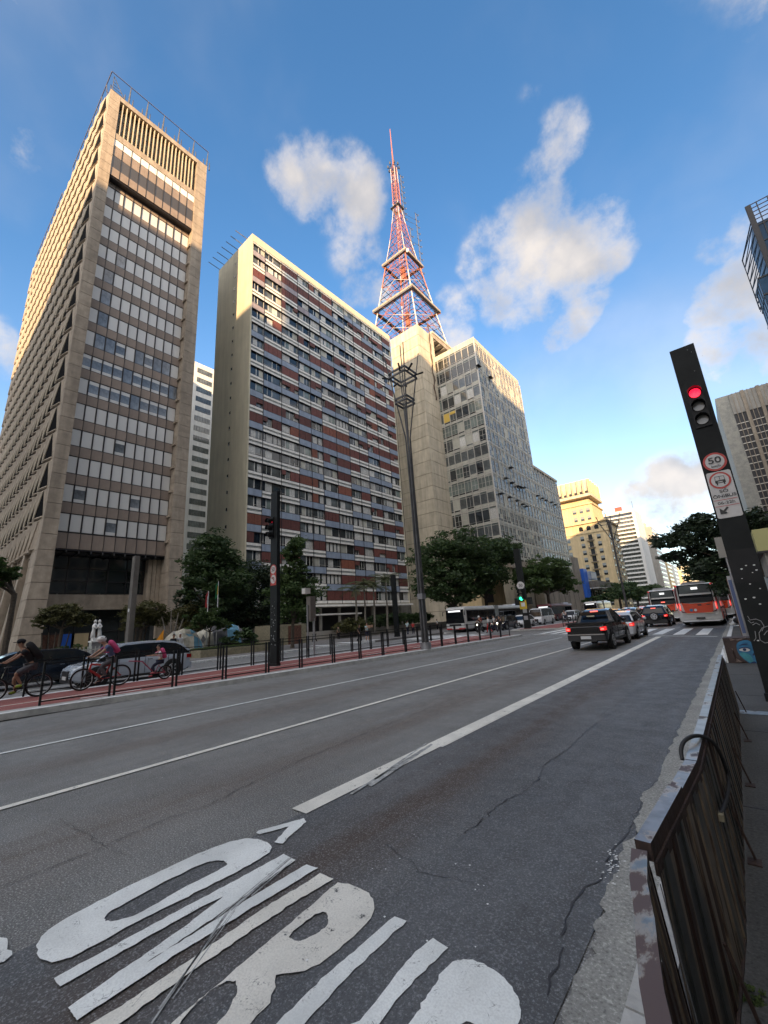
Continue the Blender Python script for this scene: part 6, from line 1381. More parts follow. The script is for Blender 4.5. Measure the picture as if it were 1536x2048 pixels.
    # bumpers, lamps, plates
    MB().box(-hw_*.9, hw_*.9, -hl-.05, -hl+.08, zb+.08, zb+.34, 'plastic_black' if kind in ('pickup','suv') else body).box(-hw_*.5, hw_*.5, -hl-.06, -hl-.04, zb+.04, zb+.10, 'plastic_black').build('rear_bumper', o)
    MB().box(-.20, .20, -hl-.075, -hl-.05, zb+.14 if kind == 'pickup' else belt*.60, (zb+.14 if kind == 'pickup' else belt*.60)+.12, 'plate').build('number_plate', o)
    lm = 'tail_on' if lights == 'on' else 'tail_off'
    for s_ in (-1, 1):
        zz = belt*.80
        b = MB(); b.hexa([(s_*hw_*.74,-hl-.015,zz-.07),(s_*hw_*.965,-hl+.0,zz-.06),(s_*hw_*.985,-hl+.22,zz-.05),(s_*hw_*.7,-hl+.1,zz-.1),(s_*hw_*.72,-hl-.01,zz+.06),(s_*hw_*.955,-hl+.0,zz+.10),(s_*hw_*.975,-hl+.22,zz+.10),(s_*hw_*.7,-hl+.1,zz+.07)], lm)
        b.build('tail_light', o)
        if lights == 'on': MB().box(s_*hw_*.84-.06, s_*hw_*.84+.06, -hl-.03, -hl-.015, zz-.035, zz+.025, 'tail_hot').build('brake_lamp', o)
        b = MB(); zz = belt*.70; b.hexa([(s_*hw_*.45,hl-.03,zz-.05),(s_*hw_*.80,hl-.10,zz-.04),(s_*hw_*.93,hl-.38,zz+.02),(s_*hw_*.5,hl-.2,zz),(s_*hw_*.45,hl-.06,zz+.06),(s_*hw_*.82,hl-.14,zz+.08),(s_*hw_*.94,hl-.42,zz+.10),(s_*hw_*.5,hl-.25,zz+.08)], 'head_on' if front == 'on' else 'headlamp'); b.build('headlight', o)
        MB().ell((s_*(hw_+.08), nose[0]*Ln+.32, belt+.05), (.10,.07,.08), body if kind != 'van' else 'plastic_black', 8, 6).build('mirror', o)
        for t in (.02, -.22):
            if kind != 'pickup' or t > -.1: MB().box(s_*hw_*.995-.012, s_*hw_*.995+.012, t*Ln-.1, t*Ln+.06, belt-.17, belt-.14, 'chrome' if body != 'black_car' else 'plastic_black').build('door_handle', o)
        b = MB()
        for t in (.16, -.06, -.27): b.box(s_*hw_*1.0-.004, s_*hw_*1.0+.004, t*Ln-.008, t*Ln+.008, zb+.12, belt-.06, 'plastic_black')
        b.box(s_*hw_*.985-.015, s_*hw_*.985+.02, -.26*Ln, .22*Ln, zb-.0, zb+.10, 'plastic_black'); b.build('door_gap', o)
    if lights == 'on': MB().box(-.16, .16, g[1][0]-.07, g[1][0]+.02, g[1][1]-.04, g[1][1]+.012, 'tail_hot').build('high_brake_lamp', o)
    MB().box(-hw_*.45, hw_*.45, hl-.02, hl+.03, zb+.16, belt*.66, 'plastic_black').box(-.24, .24, hl+.03, hl+.045, zb+.14, zb+.26, 'plate').box(-hw_*.8, hw_*.8, hl-.1, hl+.0, zb+.02, zb+.16, 'plastic_black').build('grille', o)
    if spare: MB().cyl((0,-hl-.22,belt*.78),(0,-hl-.0,belt*.78), .30, 'tyre', 22).disc((0,-hl-.225,belt*.78),(0,-1,0),.22,'rim',18,.01).build('spare_wheel', o)
    if spare:
        b = MB()
        for k in range(5): t = 2*pi/5*k+.3; b.disc((.13*cos(t),-hl-.245,belt*.78+.13*sin(t)),(0,-1,0),.05,'plastic_black',8)
        b.build('rim_hole', o)
    yw = (-.315*Ln, .315*Ln)
    for yy_ in yw:
        for s_ in (-1, 1):
            MB().disc((s_*(hw_*1.0+.006), yy_, wr+.02), (s_,0,0), wr*1.17, 'plastic_black', 22, .004).build('wheel_arch', o); wheel(o, s_*(hw_+.015), yy_, wr, .2, s_)
    o.location = loc; o.rotation_euler = (0,0,rz); return o
car('pickup_truck', 'black double cab pickup truck with red tail lights on the near carriageway', (-5.22, 21.6, .015), .0, 4.9, 1.62, 1.62, 1.06, 'black_car', 'pickup', 'on', 'pickup truck', wr=.36)
car('hatchback', 'silver hatchback with brake lights lit just ahead of the black pickup', (-5.25, 27.2, .015), 0, 3.9, 1.6, 1.42, .92, 'silver_paint', 'hatch', 'on', wr=.31)
car('compact_suv', 'black compact off-roader with a spare wheel on its tailgate', (-5.3, 40.6, .015), 0, 4.1, 1.75, 1.60, 1.0, 'black_car', 'suv', 'on', spare=True, wr=.34)
car('estate_car', 'silver blue car partly hidden behind the cyclists at left', (-20.2, 7.05, .01), pi, 4.4, 1.8, 1.53, .98, 'blue_silver_paint', 'hatch', 'off', front='off', wr=.34)
car('estate_car', 'dark navy car behind the silver blue car at the left edge', (-24.0, 4.35, .01), pi, 4.6, 1.8, 1.46, .98, 'navy_car', 'hatch', 'off', wr=.34)
car('small_car', 'dark blue car with headlights on beside the silver bus', (-21.2, 46.3, .01), pi, 3.9, 1.7, 1.55, .95, 'navy_car', 'suv', 'off', front='on')
car('small_car', 'white car behind the green signal post', (-21.2, 51.8, .01), pi, 3.8, 1.7, 1.45, .92, 'white_paint_metal', 'hatch', 'off')
car('minibus', 'white van with dark side windows right of the green signal post', (-21.3, 58.6, .01), pi, 5.0, 1.95, 2.15, 1.18, 'white_paint_metal', 'van', 'off', 'van', wr=.34)
car('small_car', 'white car facing us beyond the white van', (-20.9, 71.0, .01), pi, 4.2, 1.8, 1.6, .98, 'white_paint_metal', 'suv', 'off')
for i, (x, y, body, kd, lab) in enumerate([(-9.0, 44, 'black_car','hatch','black car with red lights left of the silver hatchback'), (-9.0, 51.5, 'grey_car','suv','grey car two rows ahead in the left lane'), (-11.9, 48, 'silver_paint','sedan','silver car in the lane beside the median beyond the crossing'),
      (-9.1, 60, 'white_paint_metal','hatch','white car queueing in the left lane up the avenue'), (-12, 57, 'navy_car','suv','dark car beside the median up the avenue'), (-9.1, 69, 'silver_paint','hatch','silver car queueing far up the left lane'), (-12.1, 67, 'white_paint_metal','sedan','white car beside the median far up the avenue'), (-8.9, 80, 'black_car','hatch','black car far up the queue'), (-12, 78, 'grey_car','hatch','grey car farthest up the queue beside the median')]):
    car('queueing_car', lab, (x, y, .01), 0, 4.1, 1.7, 1.48, .93, body, kd, 'on')
# buses
def bus(label, loc, rz, Ln, kind, Wd=2.42, H=2.92):
    o = thing('city_bus', label, 'bus', (0,0,0)); hl, hw_ = Ln/2, Wd/2
    bodym = {'orange':'bus_silver','grey':'bus_silver','silver':'bus_silver','red':'bus_maroon'}[kind]
    def sec(y, zb, zt, q, r=.22):
        x = hw_*q; R_ = [(x*.96,zb),(x,zb+.12),(x,1.1),(x*.985,zt-r*1.3),(x*.93,zt-r*.35),(x*.80,zt)]
        return [(a, y, c) for a, c in R_]+[(-a, y, c) for a, c in reversed(R_)]
    MB().loft([sec(-hl+.05,.48,H-.12,.90), sec(-hl+.16,.38,H-.03,.97), sec(-hl+.6,.34,H,1.0), sec(hl-.7,.34,H,1.0), sec(hl-.2,.36,H-.06,.98), sec(hl-.02,.42,H-.32,.92)], bodym).build('body', o)
    for s_ in (-1, 1):
        n = int(Ln/1.45)
        for k in range(n): y = -hl+.7+k*(Ln-1.3)/n; MB().box(s_*hw_*.985, s_*(hw_+.012), y+.03, y+(Ln-1.3)/n-.03, 1.22, 2.32, 'car_glass').build('side_window', o)
        MB().box(s_*hw_*.99, s_*(hw_+.006), -hl+.65, hl-.5, 1.15, 2.42, 'plastic_black').build('window_band', o)
        if kind == 'orange': MB().box(s_*hw_*.99, s_*(hw_+.01), -hl+.5, hl-1, .42, 1.12, 'bus_orange').build('side_panel', o)
        if kind in ('grey','red'): MB().box(s_*hw_*.99, s_*(hw_+.01), -hl+.5, hl-1, .42, 1.12, 'bus_maroon').build('side_panel', o)
        for yy_ in ((-hl+3.0, hl-2.6) if Ln < 14 else (-hl+2.4, -1.5, hl-2.6)): MB().disc((s_*(hw_+.01), yy_, .5), (s_,0,0), .56, 'plastic_black', 20, .006).build('wheel_arch', o); wheel(o, s_*(hw_+.02), yy_, .46, .3, s_)
    MB().loft([[(x*1.0, y, z) for x, z in ((hw_*.62,H-.02),(hw_*.5,H+.16),(-hw_*.5,H+.16),(-hw_*.62,H-.02))] for y in (-hl+.5, -hl+3.2)], 'steel_light' if kind != 'silver' else 'bus_silver').build('roof_unit', o)
    # rear
    if kind in ('orange', 'grey'):
        y = -hl; X = hw_
        MB().hexa([(-X*.74,y+.02,2.28),(X*.74,y+.02,2.28),(X*.74,y+.2,2.28),(-X*.74,y+.2,2.28),(-X*.70,y+.02,2.80),(X*.70,y+.02,2.80),(X*.70,y+.2,2.80),(-X*.70,y+.2,2.80)], 'glass_grey').build('rear_window', o)
        MB().box(-X*.80, X*.80, y+.03, y+.10, 1.62, 2.86, 'car_glass').build('rear_glass_surround', o)
        MB().box(-X*.76, X*.76, y-.01, y+.04, 2.14, 2.26, 'bus_silver').build('window_bar', o)
        b = MB(); b.shape([[(-.74*X,1.70),(-.70*X,1.62),(-.3*X,1.56),(.3*X,1.56),(.70*X,1.62),(.74*X,1.70),(.66*X,.98),(.55*X,.92),(-.55*X,.92),(-.66*X,.98)]], lambda u, v: (u, y-.012, v), 'bus_orange'); b.build('rear_panel', o)
        b = MB(); b.shape([[(-.80*X,1.95),(.80*X,1.95),(.80*X,1.72),(.5*X,1.62),(-.5*X,1.62),(-.80*X,1.72)]], lambda u, v: (u, y-.016, v), 'plastic_black'); b.build('engine_grille', o)
        b = MB(); b.shape([[(-X*1.0,.95),(-X*.78,.80),(-X*.5,.90),(X*.5,.90),(X*.78,.80),(X*1.0,.95),(X*.98,.42),(X*.8,.34),(-X*.8,.34),(-X*.98,.42)]], lambda u, v: (u, y-.02+.10*abs(u/X)**3, v), 'bus_silver'); b.build('rear_bumper', o)
        for s_ in (-1, 1):
            b = MB(); b.shape([[(s_*X*.84,2.85),(s_*X*.90,2.85),(s_*X*.98,1.7),(s_*X*.80,.98),(s_*X*.60,.93),(s_*X*.62,.98),(s_*X*.78,1.06),(s_*X*.90,1.35),(s_*X*.88,1.75)]], lambda u, v: (u, y-.024, v), 'bus_maroon'); b.build('rear_trim', o)
            MB().box(s_*X*.82, s_*X*.90, y-.05, y-.028, 1.12, 1.62, 'tail_on').build('tail_light', o); MB().box(s_*X*.84-.02, s_*X*.84+.02, y-.056, y-.05, 1.2, 1.55, 'tail_hot').build('brake_lamp', o)
            MB().box(s_*X*.86-.07, s_*X*.86+.07, y-.0, y+.05, 2.80, 2.87, 'tail_on').build('marker_lamp', o)
            MB().box(s_*.55-.22, s_*.55+.22, y-.03, y-.015, .86, .92, 'sign_yellow' if False else 'cream_wall').build('reflector', o)
        MB().box(-.24, .26, y-.045, y-.02, .50, .62, 'plastic_black').build('number_plate', o)
        MB().box(-.16, .22, y-.01, y+.018, 2.52, 2.68, 'led_white').build('route_display', o)
        b = MB(); b.disc((-.42, y-.02, 1.12), (0,-1,0), .10, 'face_blue', 12, .004).disc((-.18, y-.02, 1.12), (0,-1,0), .09, 'marble', 12, .004).box(.0,.22,y-.02,y-.013,1.40,1.5,'sign_black').box(.5,.72,y-.02,y-.013,1.42,1.47,'sign_black'); b.build('sticker', o)
        if kind == 'grey': MB().box(-.18, .14, y-.03, y-.018, 1.78, 1.86, 'tail_hot').build('high_brake_lamp', o)
    MB().box(-hw_*.9, hw_*.9, -hl+.1, hl-.1, .28, .5, 'plastic_black').build('underbody', o)
    # front
    y = hl; X = hw_
    b = MB(); b.hexa([(-X*.96,y-.5,1.0),(X*.96,y-.5,1.0),(X*.92,y+.05,1.0),(-X*.92,y+.05,1.0),(-X*.95,y-.5,H-.25),(X*.95,y-.5,H-.25),(X*.88,y+.02,H-.33),(-X*.88,y+.02,H-.33)], 'car_glass'); b.build('windscreen', o)
    MB().box(-X*.62, X*.62, y+.03, y+.05, H-.58, H-.40, 'led_white').build('destination_display', o); MB().box(-X*.9, X*.9, y-.2, y+.06, .36, 1.0, 'bus_silver').box(-X*.35, X*.35, y+.06, y+.075, .42, .62, 'plate').box(-X*.6, X*.6, y+.06, y+.07, .72, .95, 'plastic_black').build('front_panel', o)
    for s_ in (-1, 1): MB().hexa([(s_*X*.62,y+.05,.62),(s_*X*.92,y-.02,.66),(s_*X*.95,y-.25,.72),(s_*X*.6,y-.1,.7),(s_*X*.62,y+.05,.78),(s_*X*.92,y-.02,.90),(s_*X*.95,y-.25,.95),(s_*X*.6,y-.1,.9)], 'headlamp').build('headlight', o); MB().tube([(s_*X*.95,y-.2,2.4),(s_*X*1.12,y+.25,2.35),(s_*X*1.12,y+.25,1.9)], [.03,.04,.07], 'plastic_black', 5).build('mirror', o)
    if kind == 'silver': MB().box(-X*.93, X*.93, y-.15, y+.07, .36, .5, 'cloth_red').build('front_skirt', o); MB().box(-X*1.02, X*1.02, .2, 1.2, .36, H+.03, 'grey_band').build('articulation_bellows', o)
    o.location = loc; o.rotation_euler = (0,0,rz); return o
bus('orange and silver city bus stopped at the crossing, seen from behind', (-2.32, 42.6, .01), 0, 12, 'orange')
bus('orange city bus with maroon skirt left of the nearest bus, seen from behind', (-5.5, 53.0, .01), 0, 12, 'grey', 2.4, 3.0)
bus('red bus queueing ahead of the nearest orange bus', (-1.75, 56.5, .01), 0, 12, 'grey', 2.4, 2.9)
bus('silver articulated bus facing us on the far carriageway', (-25.25, 51.3, .01), pi, 18, 'silver', 2.55, 2.85)
bus('pale bus facing us far up the opposite carriageway', (-22.5, 95, .01), pi, 12, 'silver', 2.5, 3.0)
bus('dark bus behind the white van on the opposite carriageway', (-25.6, 78, .01), pi, 12, 'red', 2.5, 2.9)

# ---------------------------------------------------------------- people, grown as one skin over a posed skeleton
def skin_mesh(name, verts, edges, radii, root, m, sub=2):
    me = bpy.data.meshes.new(name); me.from_pydata([tuple(v) for v in verts], edges, []); o = bpy.data.objects.new('tmp', me); C.objects.link(o)
    md = o.modifiers.new('s', 'SKIN'); md.use_smooth_shade = True
    for i, r_ in enumerate(radii): sv_ = me.skin_vertices[0].data[i]; sv_.radius = (r_, r_) if isinstance(r_, (int, float)) else r_; sv_.use_root = (i == root)
    s_ = o.modifiers.new('u', 'SUBSURF'); s_.levels = sub; s_.render_levels = sub
    dg = bpy.context.evaluated_depsgraph_get(); out_ = bpy.data.meshes.new_from_object(o.evaluated_get(dg)); bpy.data.objects.remove(o); out_.name = name
    out_.materials.clear(); out_.materials.append(MATS[m]); return out_
def putmesh(name, me, parent, loc=(0,0,0)):
    o = bpy.data.objects.new(name, me); C.objects.link(o); o.parent = parent; o.location = loc; return o
def person(label, loc, rz, pose, s=1.0, skin='skin_b', shirt='cloth_white', legs='cloth_grey', shoes='plastic_black', hair='hair', shorts=False, sleeves=True, extra=None, group=None, root_off=(0,0,0)):
    """local +Y is where the person faces; pose gives joints in metres"""
    J = dict(pelvis=(0,0,.95), spine=(0,.0,1.15), chest=(0,.01,1.36), neck=(0,.02,1.50), head=(0,.05,1.63), top=(0,.03,1.74),
      hipL=(-.09,0,.90), kneeL=(-.10,.03,.50), ankL=(-.10,-.02,.09), toeL=(-.11,.17,.03), hipR=(.09,0,.90), kneeR=(.10,.03,.50), ankR=(.10,-.02,.09), toeR=(.11,.17,.03),
      shL=(-.18,.0,1.42), elL=(-.24,-.03,1.14), wrL=(-.25,.06,.90), haL=(-.25,.10,.82), shR=(.18,.0,1.42), elR=(.24,-.03,1.14), wrR=(.25,.06,.90), haR=(.25,.10,.82)); J.update(pose)
    J = {k: Vector(v)*s for k, v in J.items()}; o = thing('person', label, 'person', (0,0,0), 0, group)
    def sk(name, chain, m, rad, root=0, sub=2):
        names = []; ed = []
        for path in chain:
            for a in path:
                if a not in names: names.append(a)
            for a, b_ in zip(path, path[1:]): ed.append((names.index(a), names.index(b_)))
        return putmesh(name, skin_mesh(name, [J[n] for n in names], ed, [rad[n]*s if not isinstance(rad[n], tuple) else (rad[n][0]*s, rad[n][1]*s) for n in names], root, m, sub), o)
    R_ = dict(pelvis=(.13,.10), spine=(.115,.085), chest=(.135,.10), neck=.052, head=(.078,.095), top=(.06,.07), hipL=.085, kneeL=.056, ankL=.038, toeL=.036, hipR=.085, kneeR=.056, ankR=.038, toeR=.036, shL=.052, elL=.038, wrL=.027, haL=.03, shR=.052, elR=.038, wrR=.027, haR=.03)
    sk('body', [('pelvis','spine','chest','neck','head','top'),('chest','shL','elL','wrL','haL'),('chest','shR','elR','wrR','haR'),('pelvis','hipL','kneeL','ankL','toeL'),('pelvis','hipR','kneeR','ankR','toeR')], skin, R_)
    g = lambda q: {k: (v*q if not isinstance(v, tuple) else (v[0]*q, v[1]*q)) for k, v in R_.items()}
    Js = dict(J); 
    J['cuffL'] = J['shL'].lerp(J['elL'], .62); J['cuffR'] = J['shR'].lerp(J['elR'], .62); J['collar'] = J['chest'].lerp(J['neck'], .55)
    rs_ = g(1.2); rs_.update(cuffL=.058, cuffR=.058, collar=.085); arms = [('chest','shL','cuffL'),('chest','shR','cuffR')] if sleeves else [('chest','shL','elL','wrL'),('chest','shR','elR','wrR')]
    sk('shirt', [('pelvis','spine','chest','collar')]+arms, shirt, rs_)
    rl = g(1.22); rl['ankL'] = rl['ankR'] = .055; rl['hemL'] = rl['hemR'] = .088
    if shorts: J['hemL'] = J['hipL'].lerp(J['kneeL'], .95); J['hemR'] = J['hipR'].lerp(J['kneeR'], .95); sk('shorts', [('pelvis','hipL','hemL'),('pelvis','hipR','hemR')], legs, rl)
    else: sk('trousers', [('pelvis','hipL','kneeL','ankL'),('pelvis','hipR','kneeR','ankR')], legs, rl)
    for k in 'LR':
        a, t = J['ank'+k], J['toe'+k]; d = (t-a).normalized(); h = a-d*.03*s+Vector((0,0,-.03*s))
        putmesh('shoe', skin_mesh('shoe', [h, a.lerp(t,.5)+Vector((0,0,-.015*s)), t], [(0,1),(1,2)], [.05*s,.05*s,.038*s], 0, shoes, 1), o)
        # hand: palm with four fingers and a thumb
        w_, hh = J['wr'+k], J['ha'+k]; d = (hh-w_).normalized(); side = d.cross(Vector((0,0,1))); side = side.normalized() if side.length > .1 else Vector((1,0,0)); dn = side.cross(d).normalized(); b = MB()
        for q in range(4): r0 = hh+side*(.024*(q-1.5))*s; ln = (.055,.065,.06,.048)[q]*s; b.tube([r0, r0+d*ln*.6+dn*.006*s, r0+d*ln*.85+dn*.03*s], [.010*s,.009*s,.007*s], skin, 5)
        t0 = w_.lerp(hh,.5)+side*.032*s; b.tube([t0, t0+side*.025*s+d*.03*s, t0+side*.02*s+d*.06*s+dn*.015*s], [.012*s,.010*s,.008*s], skin, 5); b.build('fingers', o)
    hd, tp = J['head'], J['top']; up = (tp-hd).normalized(); fwd = Vector(pose.get('look', (0,1,0))).normalized(); fwd = (fwd-up*fwd.dot(up)).normalized(); sd_ = fwd.cross(up)
    b = MB(); c = hd+up*.02*s
    b.ell(tuple(c+fwd*.098*s-up*.015*s), (.012*s,.016*s,.02*s), skin, 6, 4)
    for q in (-1, 1): b.ell(tuple(c+fwd*.088*s+sd_*q*.032*s+up*.012*s), (.010*s,.008*s,.007*s), 'sign_black', 6, 4).ell(tuple(c+sd_*q*.078*s), (.012*s,.016*s,.026*s), skin, 6, 4)
    b.ell(tuple(c+fwd*.086*s-up*.05*s), (.022*s,.008*s,.006*s), 'cloth_red', 6, 4); b.build('face', o)
    if hair:
        b = MB(); n = 14
        for i in range(6):
            for j in range(n):
                q = []
                for (ii, jj) in ((i,j),(i+1,j),(i+1,j+1),(i,j+1)):
                    th = ii/6*(1.75 if cos(2*pi*jj/n) < .3 else 1.15); ph = 2*pi*jj/n; q.append(c+up*(.022+.118*cos(th))*s+(fwd*cos(ph)*.102+sd_*sin(ph)*.086)*s*sin(th)-fwd*.006*s)
                b.poly(q, hair)
        b.build('hair', o, smooth=True)
    o['_j'] = 1; del o['_j']
    if extra: extra(o, J, MB, s)
    o.location = loc; o.rotation_euler = (0,0,rz); return o
def bicycle(label, loc, rz, R=.34, L_=1.05, frame='bike_red', s=1.0, group=None, cat='bicycle', bulky=False):
    o = thing('bicycle', label, cat, (0,0,0), 0, group); rb_, rf = (0,-L_/2,R), (0,L_/2,R)
    for c in (rb_, rf):
        b = MB().torus(c, (1,0,0), R-.02, .024*s, 'tyre', 32, 6).torus(c, (1,0,0), R-.05, .010*s, 'steel_light', 32, 4).cyl((-.03,c[1],c[2]), (.03,c[1],c[2]), .025, 'steel_grey', 8)
        for k in range(14): t = 2*pi*k/14; b.tube([(0,c[1],c[2]), (0,c[1]+(R-.05)*cos(t),c[2]+(R-.05)*sin(t))], .0028, 'steel_light', 3, False)
        b.build('wheel', o)
    bb = Vector((0,-.06*s,.29*s)); st_ = Vector((0,-.22*s,.74*s)); hd0, hd1 = Vector((0,L_/2-.17*s,.62*s)), Vector((0,L_/2-.21*s,.80*s)); t_ = .018*s if not bulky else .032
    MB().tube([bb, st_], t_, frame).tube([bb, hd0], t_*(1.3 if bulky else 1.1), frame).tube([st_-Vector((0,0,.04)), hd1], t_, frame).tube([hd0, hd1], t_*1.1, frame).build('frame', o)
    b = MB()
    for q in (-.05, .05): b.tube([bb+Vector((q*.6,0,0)), Vector((q,rb_[1],R))], .010*s, frame).tube([st_, Vector((q,rb_[1],R))], .009*s, frame)
    b.build('rear_stay', o); b = MB()
    for q in (-.05, .05): b.tube([hd0+Vector((q,0,0)), Vector((q,rf[1],R))], .013*s, 'plastic_black')
    b.build('fork', o)
    top_ = hd1+Vector((0,-.02,.14*s)); MB().tube([hd1, top_], .015*s, 'plastic_black').tube([top_+Vector((-.30*s,-.08*s,.03)), top_+Vector((-.1,.03,0)), top_+Vector((.1,.03,0)), top_+Vector((.30*s,-.08*s,.03))], .013*s, 'plastic_black').build('handlebar', o)
    MB().tube([st_, st_+Vector((0,-.03,.16*s))], .014*s, 'steel_light').build('seat_post', o); MB().ell(tuple(st_+Vector((0,-.04,.18*s))), (.07*s,.13*s,.03*s), 'plastic_black', 10, 6).build('saddle', o)
    MB().torus(tuple(bb+Vector((.05,0,0))), (1,0,0), .09*s, .008, 'plastic_black', 16, 4).tube([bb+Vector((.06,0,0)), bb+Vector((.07,.1*s,-.13*s))], .012, 'plastic_black').tube([bb-Vector((.06,0,0)), bb+Vector((-.07,-.1*s,.13*s))], .012, 'plastic_black').box(.05,.14,.06*s,.14*s,.15*s,.17*s,'plastic_black').box(-.14,-.05,-.2*s,-.12*s,.40*s,.42*s,'plastic_black').build('crank', o)
    o.location = loc; o.rotation_euler = (0,0,rz); return o
def ride(s=1.0, lean=.28, bar=(.24,.36,.98)):
    return dict(pelvis=(0,-.26,.98), spine=(0,-.20,1.15), chest=(0,-.05,1.36), neck=(0,.03,1.49), head=(0,.08,1.60), top=(0,.08,1.71),
      hipL=(-.09,-.24,.93), kneeL=(-.11,.12,.74), ankL=(-.10,-.06,.42), toeL=(-.10,.10,.38), hipR=(.09,-.24,.93), kneeR=(.10,.10,.60), ankR=(.10,.02,.24), toeR=(.10,.18,.19),
      shL=(-.18,-.03,1.40), elL=(-.26,.16,1.22), wrL=(-.24,.34,1.10), haL=(-.25,.40,1.08), shR=(.18,-.03,1.40), elR=(.26,.16,1.22), wrR=(.24,.34,1.10), haR=(.25,.40,1.08))
def backpack(m, sz=1.0, strap=True):
    def f(o, J, MB_, s):
        c = J['chest'].lerp(J['spine'], .45); up = (J['chest']-J['spine']).normalized(); side = Vector((1,0,0)); back = up.cross(side); back = back if back.y < 0 else -back
        b = MB(); rings = []
        for t, q in ((-.25,.7),(-.22,.97),(-.05,1.05),(.14,.96),(.22,.82),(.26,.5)):
            cc = c+up*t*s*sz+back*(.11+.075*sz)*s; sg = lambda v: math.copysign(abs(v)**.55, v); rings.append([cc+side*.145*sz*s*q*sg(cos(a))+back*.085*sz*s*q*sg(sin(a)) for a in [2*pi*k/14 for k in range(14)]])
        b.loft(rings, m).build('backpack', o, smooth=True); b = MB()
        for q in (-1, 1): b.tube([c+side*q*.10*s+back*.1*s+up*.2*s, c+side*q*.11*s-back*.135*s+up*.18*s, c+side*q*.13*s-back*.13*s, c+side*q*.12*s+back*.1*s-up*.15*s], .018*s, m, 5)
        b.build('backpack_strap', o)
    return f
def helmet(m):
    def f(o, J, MB_, s):
        up = (J['top']-J['head']).normalized(); c = J['head'].lerp(J['top'], .55); b = MB().ell(tuple(c+up*.03), (.118*s,.150*s,.115*s), m, 14, 8)
        for k in range(-2, 3): b.ell(tuple(c+Vector((k*.045*s,.03,.135*s-abs(k)*.022*s))), (.012*s,.05*s,.012*s), 'plastic_black', 6, 4).ell(tuple(c+Vector((k*.045*s,-.08*s,.115*s-abs(k)*.02*s))), (.012*s,.03*s,.014*s), 'plastic_black', 6, 4)
        b.build('helmet', o, smooth=True)
    return f
def both(*fs):
    def f(*a):
        for q in fs: q(*a)
    return f
def cap(m):
    def f(o, J, MB_, s):
        c = J['head'].lerp(J['top'], .6); MB().ell(tuple(c+Vector((0,-.01,.02))), (.10*s,.118*s,.085*s), m, 12, 7).ell(tuple(c+Vector((0,.13*s,.0))), (.07*s,.07*s,.012*s), m, 10, 4).build('cap', o, smooth=True)
    return f
zm = .156
# cyclists travel towards the left edge (-Y): rotate by pi
yA = 2.95; bicycle('dark bicycle of the man in black at the left edge', (-17.25, yA, zm), pi, .345, 1.08, 'navy_car')
person('man in black shirt, grey shorts and cap with a large black backpack, riding a bicycle', (-17.25, yA+.02, zm-.0), pi, ride(), 1.0, 'skin_a', 'cloth_black', 'cloth_grey', 'shoe_green', 'hair', shorts=True, extra=both(backpack('cloth_black', 1.2), cap('cloth_black')))
yB = 5.15; bicycle('red electric bicycle ridden by the cyclist with the white helmet', (-17.15, yB, zm), pi, .345, 1.12, 'bike_red', bulky=True)
pB = ride(); pB.update(head=(0,.12,1.56), top=(0,.15,1.67), look=(0,1,-.5))
person('cyclist in blue shirt and grey trousers with white helmet and pink backpack', (-17.15, yB+.02, zm-.02), pi, pB, .98, 'skin_b', 'cloth_blue', 'cloth_grey', 'cloth_navy', 'hair', extra=both(backpack('cloth_pink', 1.0), helmet('helmet_white')))
yC = 6.95; kb = thing('child_bicycle', 'small pink child bicycle towed behind the red electric bicycle', 'bicycle', (0,0,0))
b = MB().torus((0,-.28,.25), (1,0,0), .23, .022, 'tyre', 26, 6).torus((0,-.28,.25), (1,0,0), .20, .008, 'steel_light', 26, 4)
for k in range(12): t = 2*pi*k/12; b.tube([(0,-.28,.25), (0,-.28+.2*cos(t),.25+.2*sin(t))], .003, 'steel_light', 3, False)
b.build('wheel', kb); MB().tube([(0,-.28,.25),(0,.10,.26),(0,.55,.72),(0,1.0,.78)], .02, 'bike_pink').tube([(0,.10,.26),(0,-.05,.55)], .018, 'bike_pink').tube([(0,-.28,.25),(0,-.05,.5)], .014, 'bike_pink').build('frame', kb)
MB().ell((0,-.06,.58), (.07,.11,.03), 'plastic_black', 8, 5).tube([(0,-.05,.5),(0,-.05,.57)], .012, 'steel_light').build('saddle', kb); MB().tube([(0,.36,.55),(0,.33,.78)], .012, 'steel_light').tube([(-.2,.28,.8),(0,.34,.78),(.2,.28,.8)], .012, 'plastic_black').build('handlebar', kb); MB().torus((.04,.10,.26), (1,0,0), .06, .008, 'plastic_black', 12, 4).tube([(.05,.1,.26),(.06,.16,.16)], .01, 'plastic_black').tube([(-.05,.1,.26),(-.06,.04,.36)], .01, 'plastic_black').build('crank', kb)
kb.location = (-17.15, yC, zm); kb.rotation_euler = (0,0,pi)
kp = dict(pelvis=(0,-.12,1.02), spine=(0,-.10,1.2), chest=(0,-.03,1.40), neck=(0,.0,1.54), head=(0,.03,1.70), top=(0,.02,1.83), hipL=(-.09,-.10,.97), kneeL=(-.11,.28,.80), ankL=(-.10,.22,.46), toeL=(-.10,.40,.42), hipR=(.09,-.10,.97), kneeR=(.10,.24,.70), ankR=(.10,.22,.30), toeR=(.10,.40,.26),
   shL=(-.17,-.02,1.44), elL=(-.22,.2,1.30), wrL=(-.24,.42,1.30), haL=(-.25,.5,1.30), shR=(.17,-.02,1.44), elR=(.22,.2,1.30), wrR=(.24,.42,1.30), haR=(.25,.5,1.30))
person('small child in pale shirt with a bright pink backpack riding the towed bicycle', (-17.15, yC+.0, zm-.02), pi, kp, .70, 'skin_b', 'cloth_white', 'cloth_navy', 'shoe_pink', 'hair', extra=both(backpack('cloth_pink', 1.1), helmet('cloth_grey') if False else (lambda *a: None)))
